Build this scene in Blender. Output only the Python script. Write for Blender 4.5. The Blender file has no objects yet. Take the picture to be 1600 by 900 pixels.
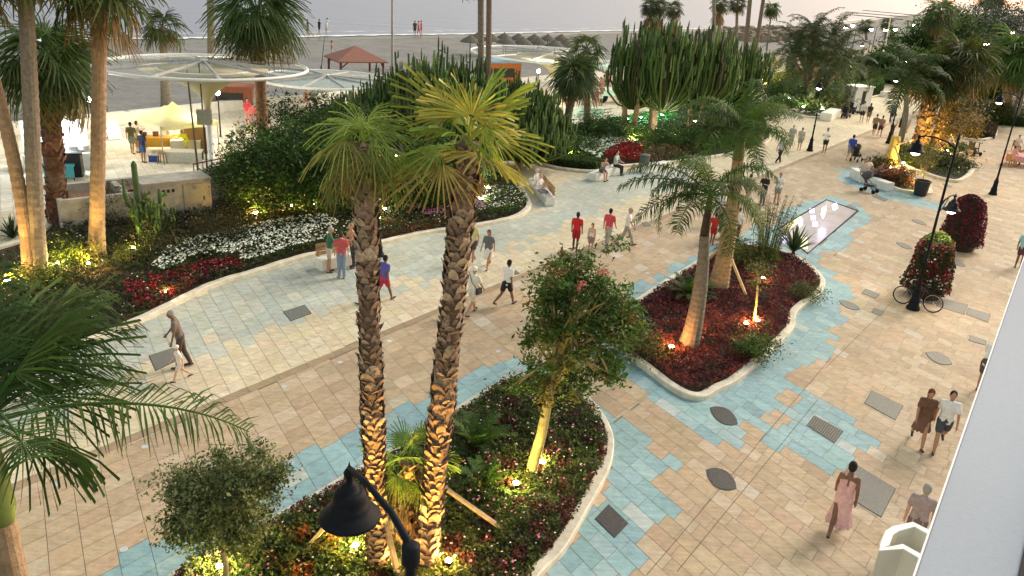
import bpy, bmesh, math, random
import numpy as np
from mathutils import Vector, Matrix

# ------------------------------------------------------------------ camera, world, sun, exposure
SC = bpy.context.scene
COL = SC.collection
F_PX, CAM_H = 1250.0, 10.9
TH, RO = math.radians(21.56), math.radians(3.85)
R0 = np.array([1.0, 0, 0]); U0 = np.array([0, math.sin(TH), math.cos(TH)]); F0 = np.array([0, math.cos(TH), -math.sin(TH)])
CX = math.cos(RO) * R0 + math.sin(RO) * U0
CY = -math.sin(RO) * R0 + math.cos(RO) * U0
cam_data = bpy.data.cameras.new('camera')
cam = bpy.data.objects.new('camera', cam_data); COL.objects.link(cam)
m = Matrix.Identity(4)
for i in range(3):
    m[i][0], m[i][1], m[i][2] = CX[i], CY[i], -F0[i]
m[2][3] = CAM_H
cam.matrix_world = m
cam_data.sensor_width = 36.0
cam_data.lens = 36.0 * F_PX / 1600.0
cam_data.clip_start = 0.05
cam_data.clip_end = 6000.0
SC.camera = cam

SUN_EL, SUN_AZ = math.radians(9), math.radians(52)       # low western sun, veiled; azimuth from +Y towards +X
world = bpy.data.worlds.new('World'); SC.world = world; world.use_nodes = True
wn = world.node_tree.nodes; wl = world.node_tree.links
bg = wn['Background']
sky = wn.new('ShaderNodeTexSky'); sky.sky_type = 'NISHITA'; sky.sun_disc = False
sky.sun_elevation = SUN_EL; sky.sun_rotation = SUN_AZ; sky.air_density = 1.3; sky.dust_density = 2.0; sky.ozone_density = 1.0
hsv = wn.new('ShaderNodeHueSaturation'); hsv.inputs['Saturation'].default_value = 0.7
mixw = wn.new('ShaderNodeMixRGB'); mixw.blend_type = 'MULTIPLY'; mixw.inputs[0].default_value = 1.0
mixw.inputs[2].default_value = (1.05, 0.95, 0.90, 1)
wl.new(sky.outputs[0], hsv.inputs['Color']); wl.new(hsv.outputs[0], mixw.inputs[1])
geo = wn.new('ShaderNodeTexCoord'); sep = wn.new('ShaderNodeSeparateXYZ'); ramp = wn.new('ShaderNodeValToRGB')
ramp.color_ramp.elements[0].position = 0.02; ramp.color_ramp.elements[0].color = (0.70, 0.55, 0.61, 1)
ramp.color_ramp.elements[1].position = 0.35; ramp.color_ramp.elements[1].color = (1.06, 0.99, 0.84, 1)
wl.new(geo.outputs['Generated'], sep.inputs[0]); wl.new(sep.outputs['Z'], ramp.inputs[0]); wl.new(ramp.outputs[0], mixw.inputs[2])
wl.new(mixw.outputs[0], bg.inputs[0]); bg.inputs[1].default_value = 0.15

sd = bpy.data.lights.new('sun', 'SUN'); sd.energy = 0.95; sd.angle = math.radians(20); sd.color = (1.0, 0.9, 0.8)
sun = bpy.data.objects.new('sun', sd); COL.objects.link(sun)
dvec = Vector((math.sin(SUN_AZ) * math.cos(math.radians(38)), math.cos(SUN_AZ) * math.cos(math.radians(38)), math.sin(math.radians(38))))
sun.rotation_euler = dvec.to_track_quat('Z', 'Y').to_euler()
SC.view_settings.view_transform = 'Standard'
SC.view_settings.look = 'None'
SC.view_settings.gamma = 1.0
SC.view_settings.use_curve_mapping = False
SC.view_settings.exposure = 1.47
SC.render.engine = 'CYCLES'
SC.cycles.max_bounces = 6
SC.cycles.diffuse_bounces = 3
SC.cycles.transparent_max_bounces = 8
SC.cycles.caustics_reflective = False
SC.cycles.caustics_refractive = False
SC.cycles.sample_clamp_indirect = 3.0
SC.cycles.use_denoising = True

# ------------------------------------------------------------------ survey: where a sight line of the photograph meets the ground
def ray(x, y):
    return F0 * F_PX + CX * (x - 800) - CY * (y - 450)
def P(x, y, z=0.0):
    d = ray(x, y); t = (z - CAM_H) / d[2]
    return Vector((d[0] * t, d[1] * t, z))
def UP(x, y, g):                                   # the point above/near base g, at g's depth
    d = ray(x, y); t = g[1] / d[1]
    return Vector((d[0] * t, g[1], CAM_H + d[2] * t))
def D(x, y, dist):
    d = ray(x, y); d = d / np.linalg.norm(d)
    return Vector((d[0] * dist, d[1] * dist, CAM_H + d[2] * dist))
def PL(pts, z=0.0): return [P(x, y, z) for x, y in pts]

RNG = np.random.default_rng(11)
RD = random.Random(5)
PI = math.pi

# ------------------------------------------------------------------ object helpers
def tag(o, label, cat, group=None, kind=None):
    if label: o['label'] = label
    if cat: o['category'] = cat
    if group: o['group'] = group
    if kind: o['kind'] = kind
    return o
def thing(name, label, cat, loc=(0, 0, 0), rz=0.0, group=None):
    o = bpy.data.objects.new(name, None); COL.objects.link(o)
    o.empty_display_size = 0.2
    o.location = loc; o.rotation_euler = (0, 0, rz)
    return tag(o, label, cat, group)
def link(name, me, parent=None, world_space=True):
    o = bpy.data.objects.new(name, me); COL.objects.link(o)
    if parent is not None:
        o.parent = parent
        if world_space:
            T = Matrix.Translation(parent.location) @ Matrix.Rotation(parent.rotation_euler[2], 4, 'Z')
            o.matrix_parent_inverse = T.inverted()
    return o
class MB:
    """collects faces, builds ONE mesh object"""
    def __init__(s): s.v = []; s.f = []; s.c = []; s.arr = []
    def add(s, vs, fs, col=None):
        b = len(s.v); s.v.extend([tuple(v) for v in vs]); s.f.extend([tuple(i + b for i in f) for f in fs])
        if col is not None: s.c.extend([col] * len(fs))
        return s
    def addq(s, V, Q, C):                           # numpy block: V (n,3), Q (m,4), C (m,3)
        s.arr.append((np.asarray(V, float), np.asarray(Q, int), np.asarray(C, float))); return s
    def box(s, c, size, rz=0.0, col=None):
        x, y, z = [a / 2 for a in size]; cs, sn = math.cos(rz), math.sin(rz)
        vs = []
        for dz in (-z, z):
            for dx, dy in ((-x, -y), (x, -y), (x, y), (-x, y)):
                vs.append((c[0] + dx * cs - dy * sn, c[1] + dx * sn + dy * cs, c[2] + dz))
        return s.add(vs, [(0, 3, 2, 1), (4, 5, 6, 7), (0, 1, 5, 4), (1, 2, 6, 5), (2, 3, 7, 6), (3, 0, 4, 7)], col)
    def bar(s, a, b, w, h=None, col=None):
        a, b = Vector(a), Vector(b); h = h or w
        d = (b - a).normalized(); u = d.cross(Vector((0, 0, 1)))
        if u.length < 1e-3: u = Vector((1, 0, 0))
        u.normalize(); n = u.cross(d)
        vs = [p + u * (sx * w / 2) + n * (sy * h / 2) for p in (a, b) for sx, sy in ((-1, -1), (1, -1), (1, 1), (-1, 1))]
        return s.add(vs, [(0, 1, 2, 3), (7, 6, 5, 4), (0, 4, 5, 1), (1, 5, 6, 2), (2, 6, 7, 3), (3, 7, 4, 0)], col)
    def tube(s, path, radii, n=8, col=None, cap=True, ry=1.0):
        path = [Vector(p) for p in path]
        if not hasattr(radii, '__len__'): radii = [radii] * len(path)
        vs = []; fs = []
        ref = None
        for i, p in enumerate(path):
            d = (path[min(i + 1, len(path) - 1)] - path[max(i - 1, 0)])
            if d.length < 1e-9: d = Vector((0, 0, 1))
            d.normalize()
            if ref is None:
                ref = d.cross(Vector((0, 1, 0)))
                if ref.length < 0.2: ref = d.cross(Vector((1, 0, 0)))
            u = (ref - d * ref.dot(d)).normalized(); ref = u; w = d.cross(u)
            for k in range(n):
                a = 2 * PI * k / n
                vs.append(p + u * (math.cos(a) * radii[i]) + w * (math.sin(a) * radii[i] * ry))
        for i in range(len(path) - 1):
            for k in range(n):
                k2 = (k + 1) % n
                fs.append((i * n + k, i * n + k2, (i + 1) * n + k2, (i + 1) * n + k))
        if cap:
            fs.append(tuple(range(n - 1, -1, -1))); fs.append(tuple((len(path) - 1) * n + k for k in range(n)))
        return s.add(vs, fs, col)
    def lathe(s, prof, c=(0, 0, 0), n=24, col=None, rz=0.0):
        vs = []; fs = []
        for r, z in prof:
            for k in range(n):
                a = 2 * PI * k / n + rz
                vs.append((c[0] + r * math.cos(a), c[1] + r * math.sin(a), c[2] + z))
        for i in range(len(prof) - 1):
            for k in range(n):
                k2 = (k + 1) % n
                fs.append((i * n + k, i * n + k2, (i + 1) * n + k2, (i + 1) * n + k))
        if prof[0][0] > 1e-4: fs.append(tuple(range(n - 1, -1, -1)))
        if prof[-1][0] > 1e-4: fs.append(tuple((len(prof) - 1) * n + k for k in range(n)))
        return s.add(vs, fs, col)
    def prism(s, poly, z0, z1, col=None):
        n = len(poly)
        vs = [(p[0], p[1], z0) for p in poly] + [(p[0], p[1], z1) for p in poly]
        area = sum(poly[i][0] * poly[(i + 1) % n][1] - poly[(i + 1) % n][0] * poly[i][1] for i in range(n))
        fs = [tuple(range(n - 1, -1, -1)), tuple(range(n, 2 * n))] + [(i, (i + 1) % n, n + (i + 1) % n, n + i) for i in range(n)]
        if area < 0: fs = [tuple(reversed(f)) for f in fs]
        return s.add(vs, fs, col)
    def mesh(s, name, mats, smooth=False):
        me = bpy.data.meshes.new(name)
        if s.arr:
            offs = len(s.v); VV = [np.array(s.v, float).reshape(-1, 3)]; LO = []; SZ = []; CC = []
            for f in s.f: LO.append(np.array(f)); SZ.append(len(f))
            LO = [np.concatenate(LO)] if LO else []; SZ = [np.array(SZ, int)] if SZ else []
            if s.f: CC.append(np.array(s.c if len(s.c) == len(s.f) else [(.1, .1, .1)] * len(s.f), float)[:, :3])
            for V, Q, C in s.arr:
                VV.append(V); LO.append((Q + offs).ravel()); SZ.append(np.full(len(Q), Q.shape[1])); CC.append(C); offs += len(V)
            VV = np.concatenate(VV); LO = np.concatenate(LO); SZ = np.concatenate(SZ); CC = np.concatenate(CC)
            me.vertices.add(len(VV)); me.vertices.foreach_set('co', VV.astype(np.float32).ravel())
            me.loops.add(len(LO)); me.loops.foreach_set('vertex_index', LO.astype(np.int32))
            me.polygons.add(len(SZ)); st = np.concatenate([[0], np.cumsum(SZ)[:-1]])
            me.polygons.foreach_set('loop_start', st.astype(np.int32)); me.polygons.foreach_set('loop_total', SZ.astype(np.int32))
            me.update(calc_edges=True)
            at = me.attributes.new('Col', 'FLOAT_COLOR', 'FACE')
            at.data.foreach_set('color', np.concatenate([CC, np.ones((len(CC), 1))], 1).astype(np.float32).ravel())
        else:
            me.from_pydata([tuple(v) for v in s.v], [], s.f)
            if len(s.c) == len(s.f) and s.c:
                at = me.attributes.new('Col', 'FLOAT_COLOR', 'FACE')
                at.data.foreach_set('color', np.array([tuple(c)[:3] + (1,) for c in s.c], np.float32).ravel())
        if mats is not None:
            for mm in (mats if isinstance(mats, (list, tuple)) else [mats]): me.materials.append(mm)
        if smooth: me.polygons.foreach_set('use_smooth', [True] * len(me.polygons))
        me.validate(); return me
    def build(s, name, mat, parent=None, smooth=False):
        return link(name, s.mesh(name, mat, smooth), parent)

# ------------------------------------------------------------------ materials
MATS = {}
def mat(name, color=(.5, .5, .5), rough=.7, metal=0.0, noise=0.25, scale=6.0, bump=0.0, bscale=40.0, use_col=False, transl=0.0, emit=None, estr=0.0, spec=.4, big=0.0, coords='Object'):
    if name in MATS: return MATS[name]
    mm = bpy.data.materials.new(name); mm.use_nodes = True; MATS[name] = mm
    nt = mm.node_tree; N = nt.nodes; L = nt.links; b = N['Principled BSDF']
    b.inputs['Roughness'].default_value = rough; b.inputs['Metallic'].default_value = metal
    b.inputs['Specular IOR Level'].default_value = spec
    tc = N.new('ShaderNodeTexCoord')
    if use_col:
        src = N.new('ShaderNodeAttribute'); src.attribute_name = 'Col'; out = src.outputs['Color']
    else:
        src = N.new('ShaderNodeRGB'); src.outputs[0].default_value = tuple(color) + (1,); out = src.outputs[0]
    if noise > 0:
        nz = N.new('ShaderNodeTexNoise'); nz.inputs['Scale'].default_value = scale; nz.inputs['Detail'].default_value = 6; nz.inputs['Roughness'].default_value = .6
        L.new(tc.outputs[coords], nz.inputs['Vector'])
        mr = N.new('ShaderNodeMapRange'); mr.inputs[1].default_value = .25; mr.inputs[2].default_value = .75
        mr.inputs[3].default_value = 1 - noise; mr.inputs[4].default_value = 1 + noise
        L.new(nz.outputs[0], mr.inputs[0])
        mx = N.new('ShaderNodeVectorMath'); mx.operation = 'SCALE'
        L.new(out, mx.inputs[0]); L.new(mr.outputs[0], mx.inputs['Scale']); out = mx.outputs[0]
    if big > 0:
        nz = N.new('ShaderNodeTexNoise'); nz.inputs['Scale'].default_value = .35; nz.inputs['Detail'].default_value = 5
        L.new(tc.outputs[coords], nz.inputs['Vector'])
        mr = N.new('ShaderNodeMapRange'); mr.inputs[1].default_value = .3; mr.inputs[2].default_value = .7
        mr.inputs[3].default_value = 1 - big; mr.inputs[4].default_value = 1 + big
        L.new(nz.outputs[0], mr.inputs[0])
        mx = N.new('ShaderNodeVectorMath'); mx.operation = 'SCALE'
        L.new(out, mx.inputs[0]); L.new(mr.outputs[0], mx.inputs['Scale']); out = mx.outputs[0]
    L.new(out, b.inputs['Base Color'])
    if bump > 0:
        nb = N.new('ShaderNodeTexNoise'); nb.inputs['Scale'].default_value = bscale; nb.inputs['Detail'].default_value = 5
        L.new(tc.outputs[coords], nb.inputs['Vector'])
        bp = N.new('ShaderNodeBump'); bp.inputs['Strength'].default_value = bump; bp.inputs['Distance'].default_value = .02
        L.new(nb.outputs[0], bp.inputs['Height']); L.new(bp.outputs[0], b.inputs['Normal'])
    if transl > 0:
        tr = N.new('ShaderNodeBsdfTranslucent'); ms = N.new('ShaderNodeMixShader'); ms.inputs[0].default_value = transl
        g = N.new('ShaderNodeVectorMath'); g.operation = 'MULTIPLY'; g.inputs[1].default_value = (1.5, 1.6, .8)
        L.new(out, g.inputs[0]); L.new(g.outputs[0], tr.inputs[0])
        L.new(b.outputs[0], ms.inputs[1]); L.new(tr.outputs[0], ms.inputs[2])
        L.new(ms.outputs[0], N['Material Output'].inputs[0])
    if emit:
        b.inputs['Emission Color'].default_value = tuple(emit) + (1,); b.inputs['Emission Strength'].default_value = estr
    return mm
def glassy(name, color, alpha):
    mm = bpy.data.materials.new(name); mm.use_nodes = True; nt = mm.node_tree; N = nt.nodes; L = nt.links; b = N['Principled BSDF']
    b.inputs['Base Color'].default_value = tuple(color) + (1,); b.inputs['Roughness'].default_value = .15; b.inputs['Alpha'].default_value = alpha
    return mm
M_LEAF = mat('leaf', use_col=True, rough=.6, noise=.3, scale=9, transl=.22, spec=.2)
M_LEAF2 = mat('needle_leaf', use_col=True, rough=.6, noise=.15, scale=5, transl=.25, spec=.18)
M_PETAL = mat('petal', use_col=True, rough=.7, noise=.1, transl=.2)
M_BARK = mat('bark', (.16, .12, .085), .9, noise=.5, scale=14, bump=.8, bscale=30)
M_GREYBARK = mat('grey_palm_bark', (.19, .165, .13), .9, noise=.4, scale=9, bump=.6, bscale=35)
M_TANBARK = mat('tan_palm_bark', (.30, .21, .13), .9, noise=.35, scale=7, bump=.6, bscale=35)
M_BOOT = mat('palm_boot', use_col=True, rough=.85, noise=.45, scale=16, bump=.5, bscale=40)
M_CACTUS = mat('cactus_skin', (.055, .10, .03), .6, noise=.35, scale=5, bump=.3)
M_SOIL = mat('soil', (.045, .032, .022), .95, noise=.5, scale=8, bump=.8, bscale=18, big=.3)
M_PAVER = mat('paver_stone', use_col=True, rough=.66, noise=.17, scale=4.5, bump=.3, bscale=14, big=.10, spec=.25)
M_MORTAR = mat('mortar', (.24, .20, .155), .9, noise=.3, scale=8)
M_KERB = mat('kerb_stone', (.62, .57, .46), .7, noise=.28, scale=2.5, bump=.5, bscale=9)
M_WHITE = mat('white_render', (.74, .73, .68), .7, noise=.12, scale=3, bump=.2)
M_WHITEP = mat('white_paint', (.78, .79, .78), .4, noise=.08, scale=4)
M_BLACK = mat('black_iron', (.010, .012, .016), .6, noise=.3, scale=20, spec=.1)
M_DARK = mat('dark_plastic', (.02, .02, .022), .5, noise=.2)
M_COVER = mat('cast_cover', (.05, .052, .05), .55, metal=.3, noise=.4, scale=25, bump=.7, bscale=60)
M_WOOD = mat('wood', (.30, .18, .09), .7, noise=.35, scale=7, bump=.3)
M_PALEWOOD = mat('pale_wood_prop', (.46, .36, .22), .75, noise=.3, scale=9, bump=.3)
M_REDWOOD = mat('red_wood', (.30, .10, .055), .7, noise=.25, scale=6)
M_SAND = mat('sand', (.205, .20, .195), .95, noise=.24, scale=1.6, bump=1.0, bscale=3.5, big=.16)
M_THATCH = mat('thatch', (.13, .115, .095), .95, noise=.4, scale=10, bump=.8)
M_STONE = mat('old_stone', (.40, .37, .32), .85, noise=.3, scale=2.5, bump=.6, bscale=12, big=.15)
M_GLOW = mat('warm_lens', (1, .8, .4), .5, noise=0, emit=(1, .62, .18), estr=60)
M_LANT = mat('lantern_glass', (1, .95, .8), .5, noise=0, emit=(1, .92, .72), estr=14)
def streak(mm, rot, amt=.11):                       # veins along the sawn length of each stone
    nt = mm.node_tree; N = nt.nodes; L = nt.links; b = N['Principled BSDF']; src = b.inputs['Base Color'].links[0].from_socket
    tc = N.new('ShaderNodeTexCoord'); mp = N.new('ShaderNodeMapping'); mp.inputs['Rotation'].default_value = (0, 0, -rot); mp.inputs['Scale'].default_value = (1.6, 13, 1)
    nz = N.new('ShaderNodeTexNoise'); nz.inputs['Scale'].default_value = 1; nz.inputs['Detail'].default_value = 5; nz.inputs['Distortion'].default_value = .6
    mr = N.new('ShaderNodeMapRange'); mr.inputs[1].default_value = .3; mr.inputs[2].default_value = .7; mr.inputs[3].default_value = 1 - amt; mr.inputs[4].default_value = 1 + amt
    v = N.new('ShaderNodeVectorMath'); v.operation = 'SCALE'
    L.new(tc.outputs['Object'], mp.inputs[0]); L.new(mp.outputs[0], nz.inputs['Vector']); L.new(nz.outputs[0], mr.inputs[0]); L.new(src, v.inputs[0]); L.new(mr.outputs[0], v.inputs['Scale'])
    # old stains and chewing gum, dark irregular specks
    n2 = N.new('ShaderNodeTexNoise'); n2.inputs['Scale'].default_value = 1.7; n2.inputs['Detail'].default_value = 9; n2.inputs['Roughness'].default_value = .75
    L.new(tc.outputs['Object'], n2.inputs['Vector']); m2 = N.new('ShaderNodeMapRange'); m2.inputs[1].default_value = .60; m2.inputs[2].default_value = .72; m2.inputs[3].default_value = 1; m2.inputs[4].default_value = .74
    v2 = N.new('ShaderNodeVectorMath'); v2.operation = 'SCALE'; L.new(n2.outputs[0], m2.inputs[0]); L.new(v.outputs[0], v2.inputs[0]); L.new(m2.outputs[0], v2.inputs['Scale']); L.new(v2.outputs[0], b.inputs['Base Color'])
def colmat(name, c, rough=.8, noise=.12, scale=12): return mat(name, c, rough, noise=noise, scale=scale)
# ------------------------------------------------------------------ foliage generators
def rot_from(xdir, roll):
    x = np.array(xdir, float); x /= np.linalg.norm(x)
    up = np.array([0, 0, 1.0])
    if abs(x[2]) > .98: up = np.array([0, 1.0, 0])
    y = np.cross(up, x); y /= np.linalg.norm(y); z = np.cross(x, y)
    c, s = math.cos(roll), math.sin(roll)
    return np.stack([x, c * y + s * z, -s * y + c * z], 1)
def leaves(mb, pts, cols, size, aspect=.5, rng=RNG, up=.4, jit=.25):
    """one small folded leaf face at each point"""
    n = len(pts); pts = np.asarray(pts, float)
    d = rng.normal(size=(n, 3)); d /= np.linalg.norm(d, axis=1)[:, None]
    nr = rng.normal(size=(n, 3)); nr[:, 2] = np.abs(nr[:, 2]) + up; nr /= np.linalg.norm(nr, axis=1)[:, None]
    s = np.cross(d, nr); s /= (np.linalg.norm(s, axis=1)[:, None] + 1e-9); d = np.cross(nr, s)
    L = size * (1 + jit * rng.normal(size=(n, 1))); L = np.clip(L, size * .4, size * 1.8); W = L * aspect
    V = np.empty((n, 4, 3))
    V[:, 0] = pts - d * L * .5; V[:, 2] = pts + d * L * .5
    V[:, 1] = pts + s * W * .5 + d * L * .05 - nr * L * .06; V[:, 3] = pts - s * W * .5 + d * L * .05 - nr * L * .06
    Q = np.arange(4 * n).reshape(n, 4)
    mb.addq(V.reshape(-1, 3), Q, cols)
def shade(base, n, rng=RNG, v=.3, hue=.12):
    base = np.array(base, float); c = base[None] * (1 + v * rng.normal(size=(n, 1))) * (1 + hue * rng.normal(size=(n, 3)))
    return np.clip(c, .003, .95)
def cloud(mb, blobs, n_clump, per, size, pal, rng=RNG, spread=.35, aspect=.5, shell=.55, up=.4, flat=1.0):
    """clumps of leaves in a union of ellipsoids; pal = list of (colour, weight); returns the clump centres"""
    vol = np.array([b[3] * b[4] * b[5] for b in blobs]) ** .8; vol = vol / vol.sum()
    pc = np.array([p[0] for p in pal]); pw = np.array([p[1] for p in pal], float); pw /= pw.sum()
    which = rng.choice(len(blobs), n_clump, p=vol); cs = []
    for i in which:
        b = blobs[i]; d = rng.normal(size=3); d /= np.linalg.norm(d); r = shell + (1 - shell) * rng.random() ** .6
        r *= 1 + .12 * rng.normal()
        cs.append([b[0] + d[0] * b[3] * r, b[1] + d[1] * b[4] * r, b[2] + d[2] * b[5] * r])
    cs = np.array(cs)
    sp = spread * (0.6 + .8 * rng.random((n_clump, 1, 1)))
    off = rng.normal(size=(n_clump, per, 3)) * sp; off[:, :, 2] *= .7 * flat
    pts = (cs[:, None, :] + off).reshape(-1, 3)
    cl = pc[rng.choice(len(pc), n_clump, p=pw)] * (1 + .28 * rng.normal(size=(n_clump, 1)))
    cols = np.clip(np.repeat(cl, per, 0) * (1 + .25 * rng.normal(size=(n_clump * per, 1))), .004, .9)
    keep = pts[:, 2] > .02
    leaves(mb, pts[keep], cols[keep], size, aspect, rng, up)
    return cs
GREEN = [((.035, .075, .016), 3), ((.055, .11, .022), 2), ((.085, .15, .03), 1)]
DGREEN = [((.026, .060, .014), 3), ((.042, .088, .021), 2), ((.070, .125, .030), 1)]
OLIVE = [((.055, .075, .025), 3), ((.085, .10, .035), 2), ((.12, .125, .045), 1)]
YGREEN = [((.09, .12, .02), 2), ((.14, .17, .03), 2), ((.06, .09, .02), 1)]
RUST = [((.16, .09, .035), 2), ((.10, .07, .03), 2)]
REDL = [((.105, .017, .020), 3), ((.06, .012, .016), 2), ((.17, .03, .028), 1.3), ((.05, .035, .018), .5)]
def shrub(name, px, py, w, h, label, cat='shrub', pal=GREEN, d=None, n=60, per=40, leaf=.09, z0=0.0, group=None, lift=0.0, seed=None, spread=.16, stems=True, aspect=.5):
    g = P(px, py); rng = np.random.default_rng(seed if seed is not None else int(px * 7 + py * 3) & 0xffff)
    d = d or w
    blobs = [(g.x, g.y, h * .5 + lift, w * .45, d * .45, h * .47)]
    for k in range(4):
        a = rng.random() * 2 * PI
        blobs.append((g.x + math.cos(a) * w * .3, g.y + math.sin(a) * d * .3, h * (.35 + .3 * rng.random()) + lift, w * .27, d * .27, h * .3))
    mb = MB(); cs = cloud(mb, blobs, n, per, leaf, pal, rng, spread, aspect)
    t = thing(name, label, cat, g, 0, group); mb.build('foliage', M_LEAF, t)
    st = MB()
    for c in cs[:7]:
        st.tube([(g.x, g.y, 0), ((g.x + c[0]) / 2, (g.y + c[1]) / 2, c[2] * .55), tuple(c)], [.03, .022, .01], 5)
    st.build('stem', M_BARK, t)
    return t
def leafy_tree(name, px, py, tpx, tpy, blobs, label, pal, leaf, n, per, trunk_r=.12, trunk_mat=None, cat='tree', spread=.22, fork=.75, aspect=.5, group=None, seed=3, limbs=16, shell=.4):
    """blobs: (pixel x, pixel y, rx, rz) at the depth of the trunk"""
    rng = np.random.default_rng(seed); g = P(px, py); top = UP(tpx, tpy, g)
    bl = []
    for bx, by, rx, rz, *dy in blobs:
        c = UP(bx, by, g); bl.append((c.x, c.y + (dy[0] if dy else 0), c.z, rx, rx, rz))
    mb = MB(); cs = cloud(mb, bl, n, per, leaf, pal, rng, spread, aspect, shell)
    t = thing(name, label, cat, g, 0, group); tm = trunk_mat or M_BARK
    tr = MB(); f = g.lerp(top, fork); mid = g.lerp(f, .5) + Vector((.04, .03, 0))
    tr.tube([g - Vector((0, 0, .1)), g + Vector((0, 0, .08)), mid, f, top], [trunk_r * 1.35, trunk_r, trunk_r * .85, trunk_r * .7, trunk_r * .35], 10)
    for c in cs[:limbs]:
        s = f.lerp(top, rng.random() * .8); c = Vector(c); m_ = s.lerp(c, .5) + Vector((0, 0, .12 * (c - s).length))
        tr.tube([s, m_, c], [trunk_r * .38, trunk_r * .22, trunk_r * .07], 6)
        for _ in range(2):
            e = c + Vector(rng.normal(size=3)) * spread * 1.3
            tr.tube([m_, m_.lerp(e, .6), e], [trunk_r * .16, trunk_r * .1, trunk_r * .04], 5, cap=False)
    tr.build('trunk', tm, t, smooth=True); mb.build('crown', M_LEAF, t)
    return t

# fan leaf, built once in several droops: along +X, petiole then blade
def fan_template(nseg=32, petiole=.9, blade=1.0, droop=.5, span=215, seed=1, split=.42, wmul=1.0):
    rng = np.random.default_rng(seed); V = []; Q = []
    # petiole: a flat strip (two crossed quads)
    pw = .022
    for ax in (0, 1):
        b = len(V)
        o = (0, pw, 0) if ax == 0 else (0, 0, pw)
        for x in (0, petiole):
            sag = 0
            V.append((x, -o[1], -o[2] + sag)); V.append((x, o[1], o[2] + sag))
        Q.append((b, b + 1, b + 3, b + 2))
    da = math.radians(span) / nseg
    for k in range(nseg):
        a = -math.radians(span) / 2 + da * (k + .5)
        L = blade * (1 - .22 * (abs(a) / math.radians(span / 2)) ** 2) * (1 + .08 * rng.normal())
        hub = petiole + .0; ca, sa = math.cos(a), math.sin(a)
        fold = .035 * blade * (1 if k % 2 else -1)
        rs = (.06 * L, split * L, .72 * L, L)
        tw = (da * rs[0] * .5, da * rs[1] * .52 * wmul, da * rs[1] * .36 * wmul, .004)
        b = len(V); dr = droop * (1 + .25 * rng.normal())
        for r, w in zip(rs, tw):
            z = -dr * max(0, (r / L - .3)) ** 2 * L * 1.6 + .10 * L * math.cos(a * .8) * (r / L) * 0 - .12 * abs(sa) * r
            c = (hub + ca * r, sa * r, z)
            V.append((c[0] + sa * w, c[1] - ca * w, c[2] + fold * (r / L))); V.append((c[0] - sa * w, c[1] + ca * w, c[2] - fold * (r / L) * .2))
        for j in range(3): Q.append((b + 2 * j, b + 2 * j + 1, b + 2 * j + 3, b + 2 * j + 2))
    return np.array(V), np.array(Q)
FANS = {}
def fan(key, **kw):
    if key not in FANS: FANS[key] = [fan_template(seed=s, **kw) for s in range(4)]
    return FANS[key]
def fan_crown(mb, top, radius, n, pal, rng, key='near', nseg=32, emin=-45, emax=80, petiole=.5, droop=.5, sag=.10, old=None, split=.42, wmul=1.0):
    """n fan leaves round the point top; radius = reach of a leaf"""
    T = fan(key, nseg=nseg, petiole=petiole, blade=1.0 - petiole * .45, droop=droop, split=split, wmul=wmul)
    R = radius / (petiole + 1.0 - petiole * .45)
    for i in range(n):
        t = (i + .5) / n; el = math.radians(emax + (emin - emax) * t ** .8 + rng.normal() * 6); az = i * 2.39996 + rng.normal() * .2
        V, Q = T[rng.integers(4)]
        M = rot_from((math.cos(az) * math.cos(el), math.sin(az) * math.cos(el), math.sin(el)), rng.normal() * .35)
        s = R * (.85 + .25 * rng.random()) * (1 - .25 * (t < .12))
        W = (V * s) @ M.T
        hd = np.hypot(W[:, 0], W[:, 1]); W[:, 2] -= sag / R * hd ** 2 * (0.6 + t)
        W += np.array(top) + np.array([0, 0, .12 * R * (1 - 2 * t)])
        ci = min(int(t * len(pal)), len(pal) - 1) if rng.random() > .25 else rng.integers(len(pal))
        if old is not None and t > .86: base = old
        else: base = pal[ci]
        C = shade(base, len(Q), rng, .18, .05) * (1 + .15 * rng.normal()); C = np.clip(C, .004, .9)
        C[:2] = np.array(base) * 1.15
        mb.addq(W, Q, C)
def skirt(mb, top, radius, length, n, rng, col=(.23, .15, .08), key='skirt', nseg=12):
    T = fan(key, nseg=nseg, petiole=.5, blade=.8, droop=.2, span=120)
    for i in range(n):
        el = math.radians(-62 - 22 * rng.random()); az = i * 2.39996; V, Q = T[rng.integers(4)]
        M = rot_from((math.cos(az) * math.cos(el), math.sin(az) * math.cos(el), math.sin(el)), rng.normal() * .5)
        W = (V * np.array([length, radius, radius]) / 1.3) @ M.T + np.array(top) + np.array([math.cos(az) * .12, math.sin(az) * .12, -.1 - rng.random() * length * .35])
        mb.addq(W, Q, shade(col, len(Q), rng, .3, .08))
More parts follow.
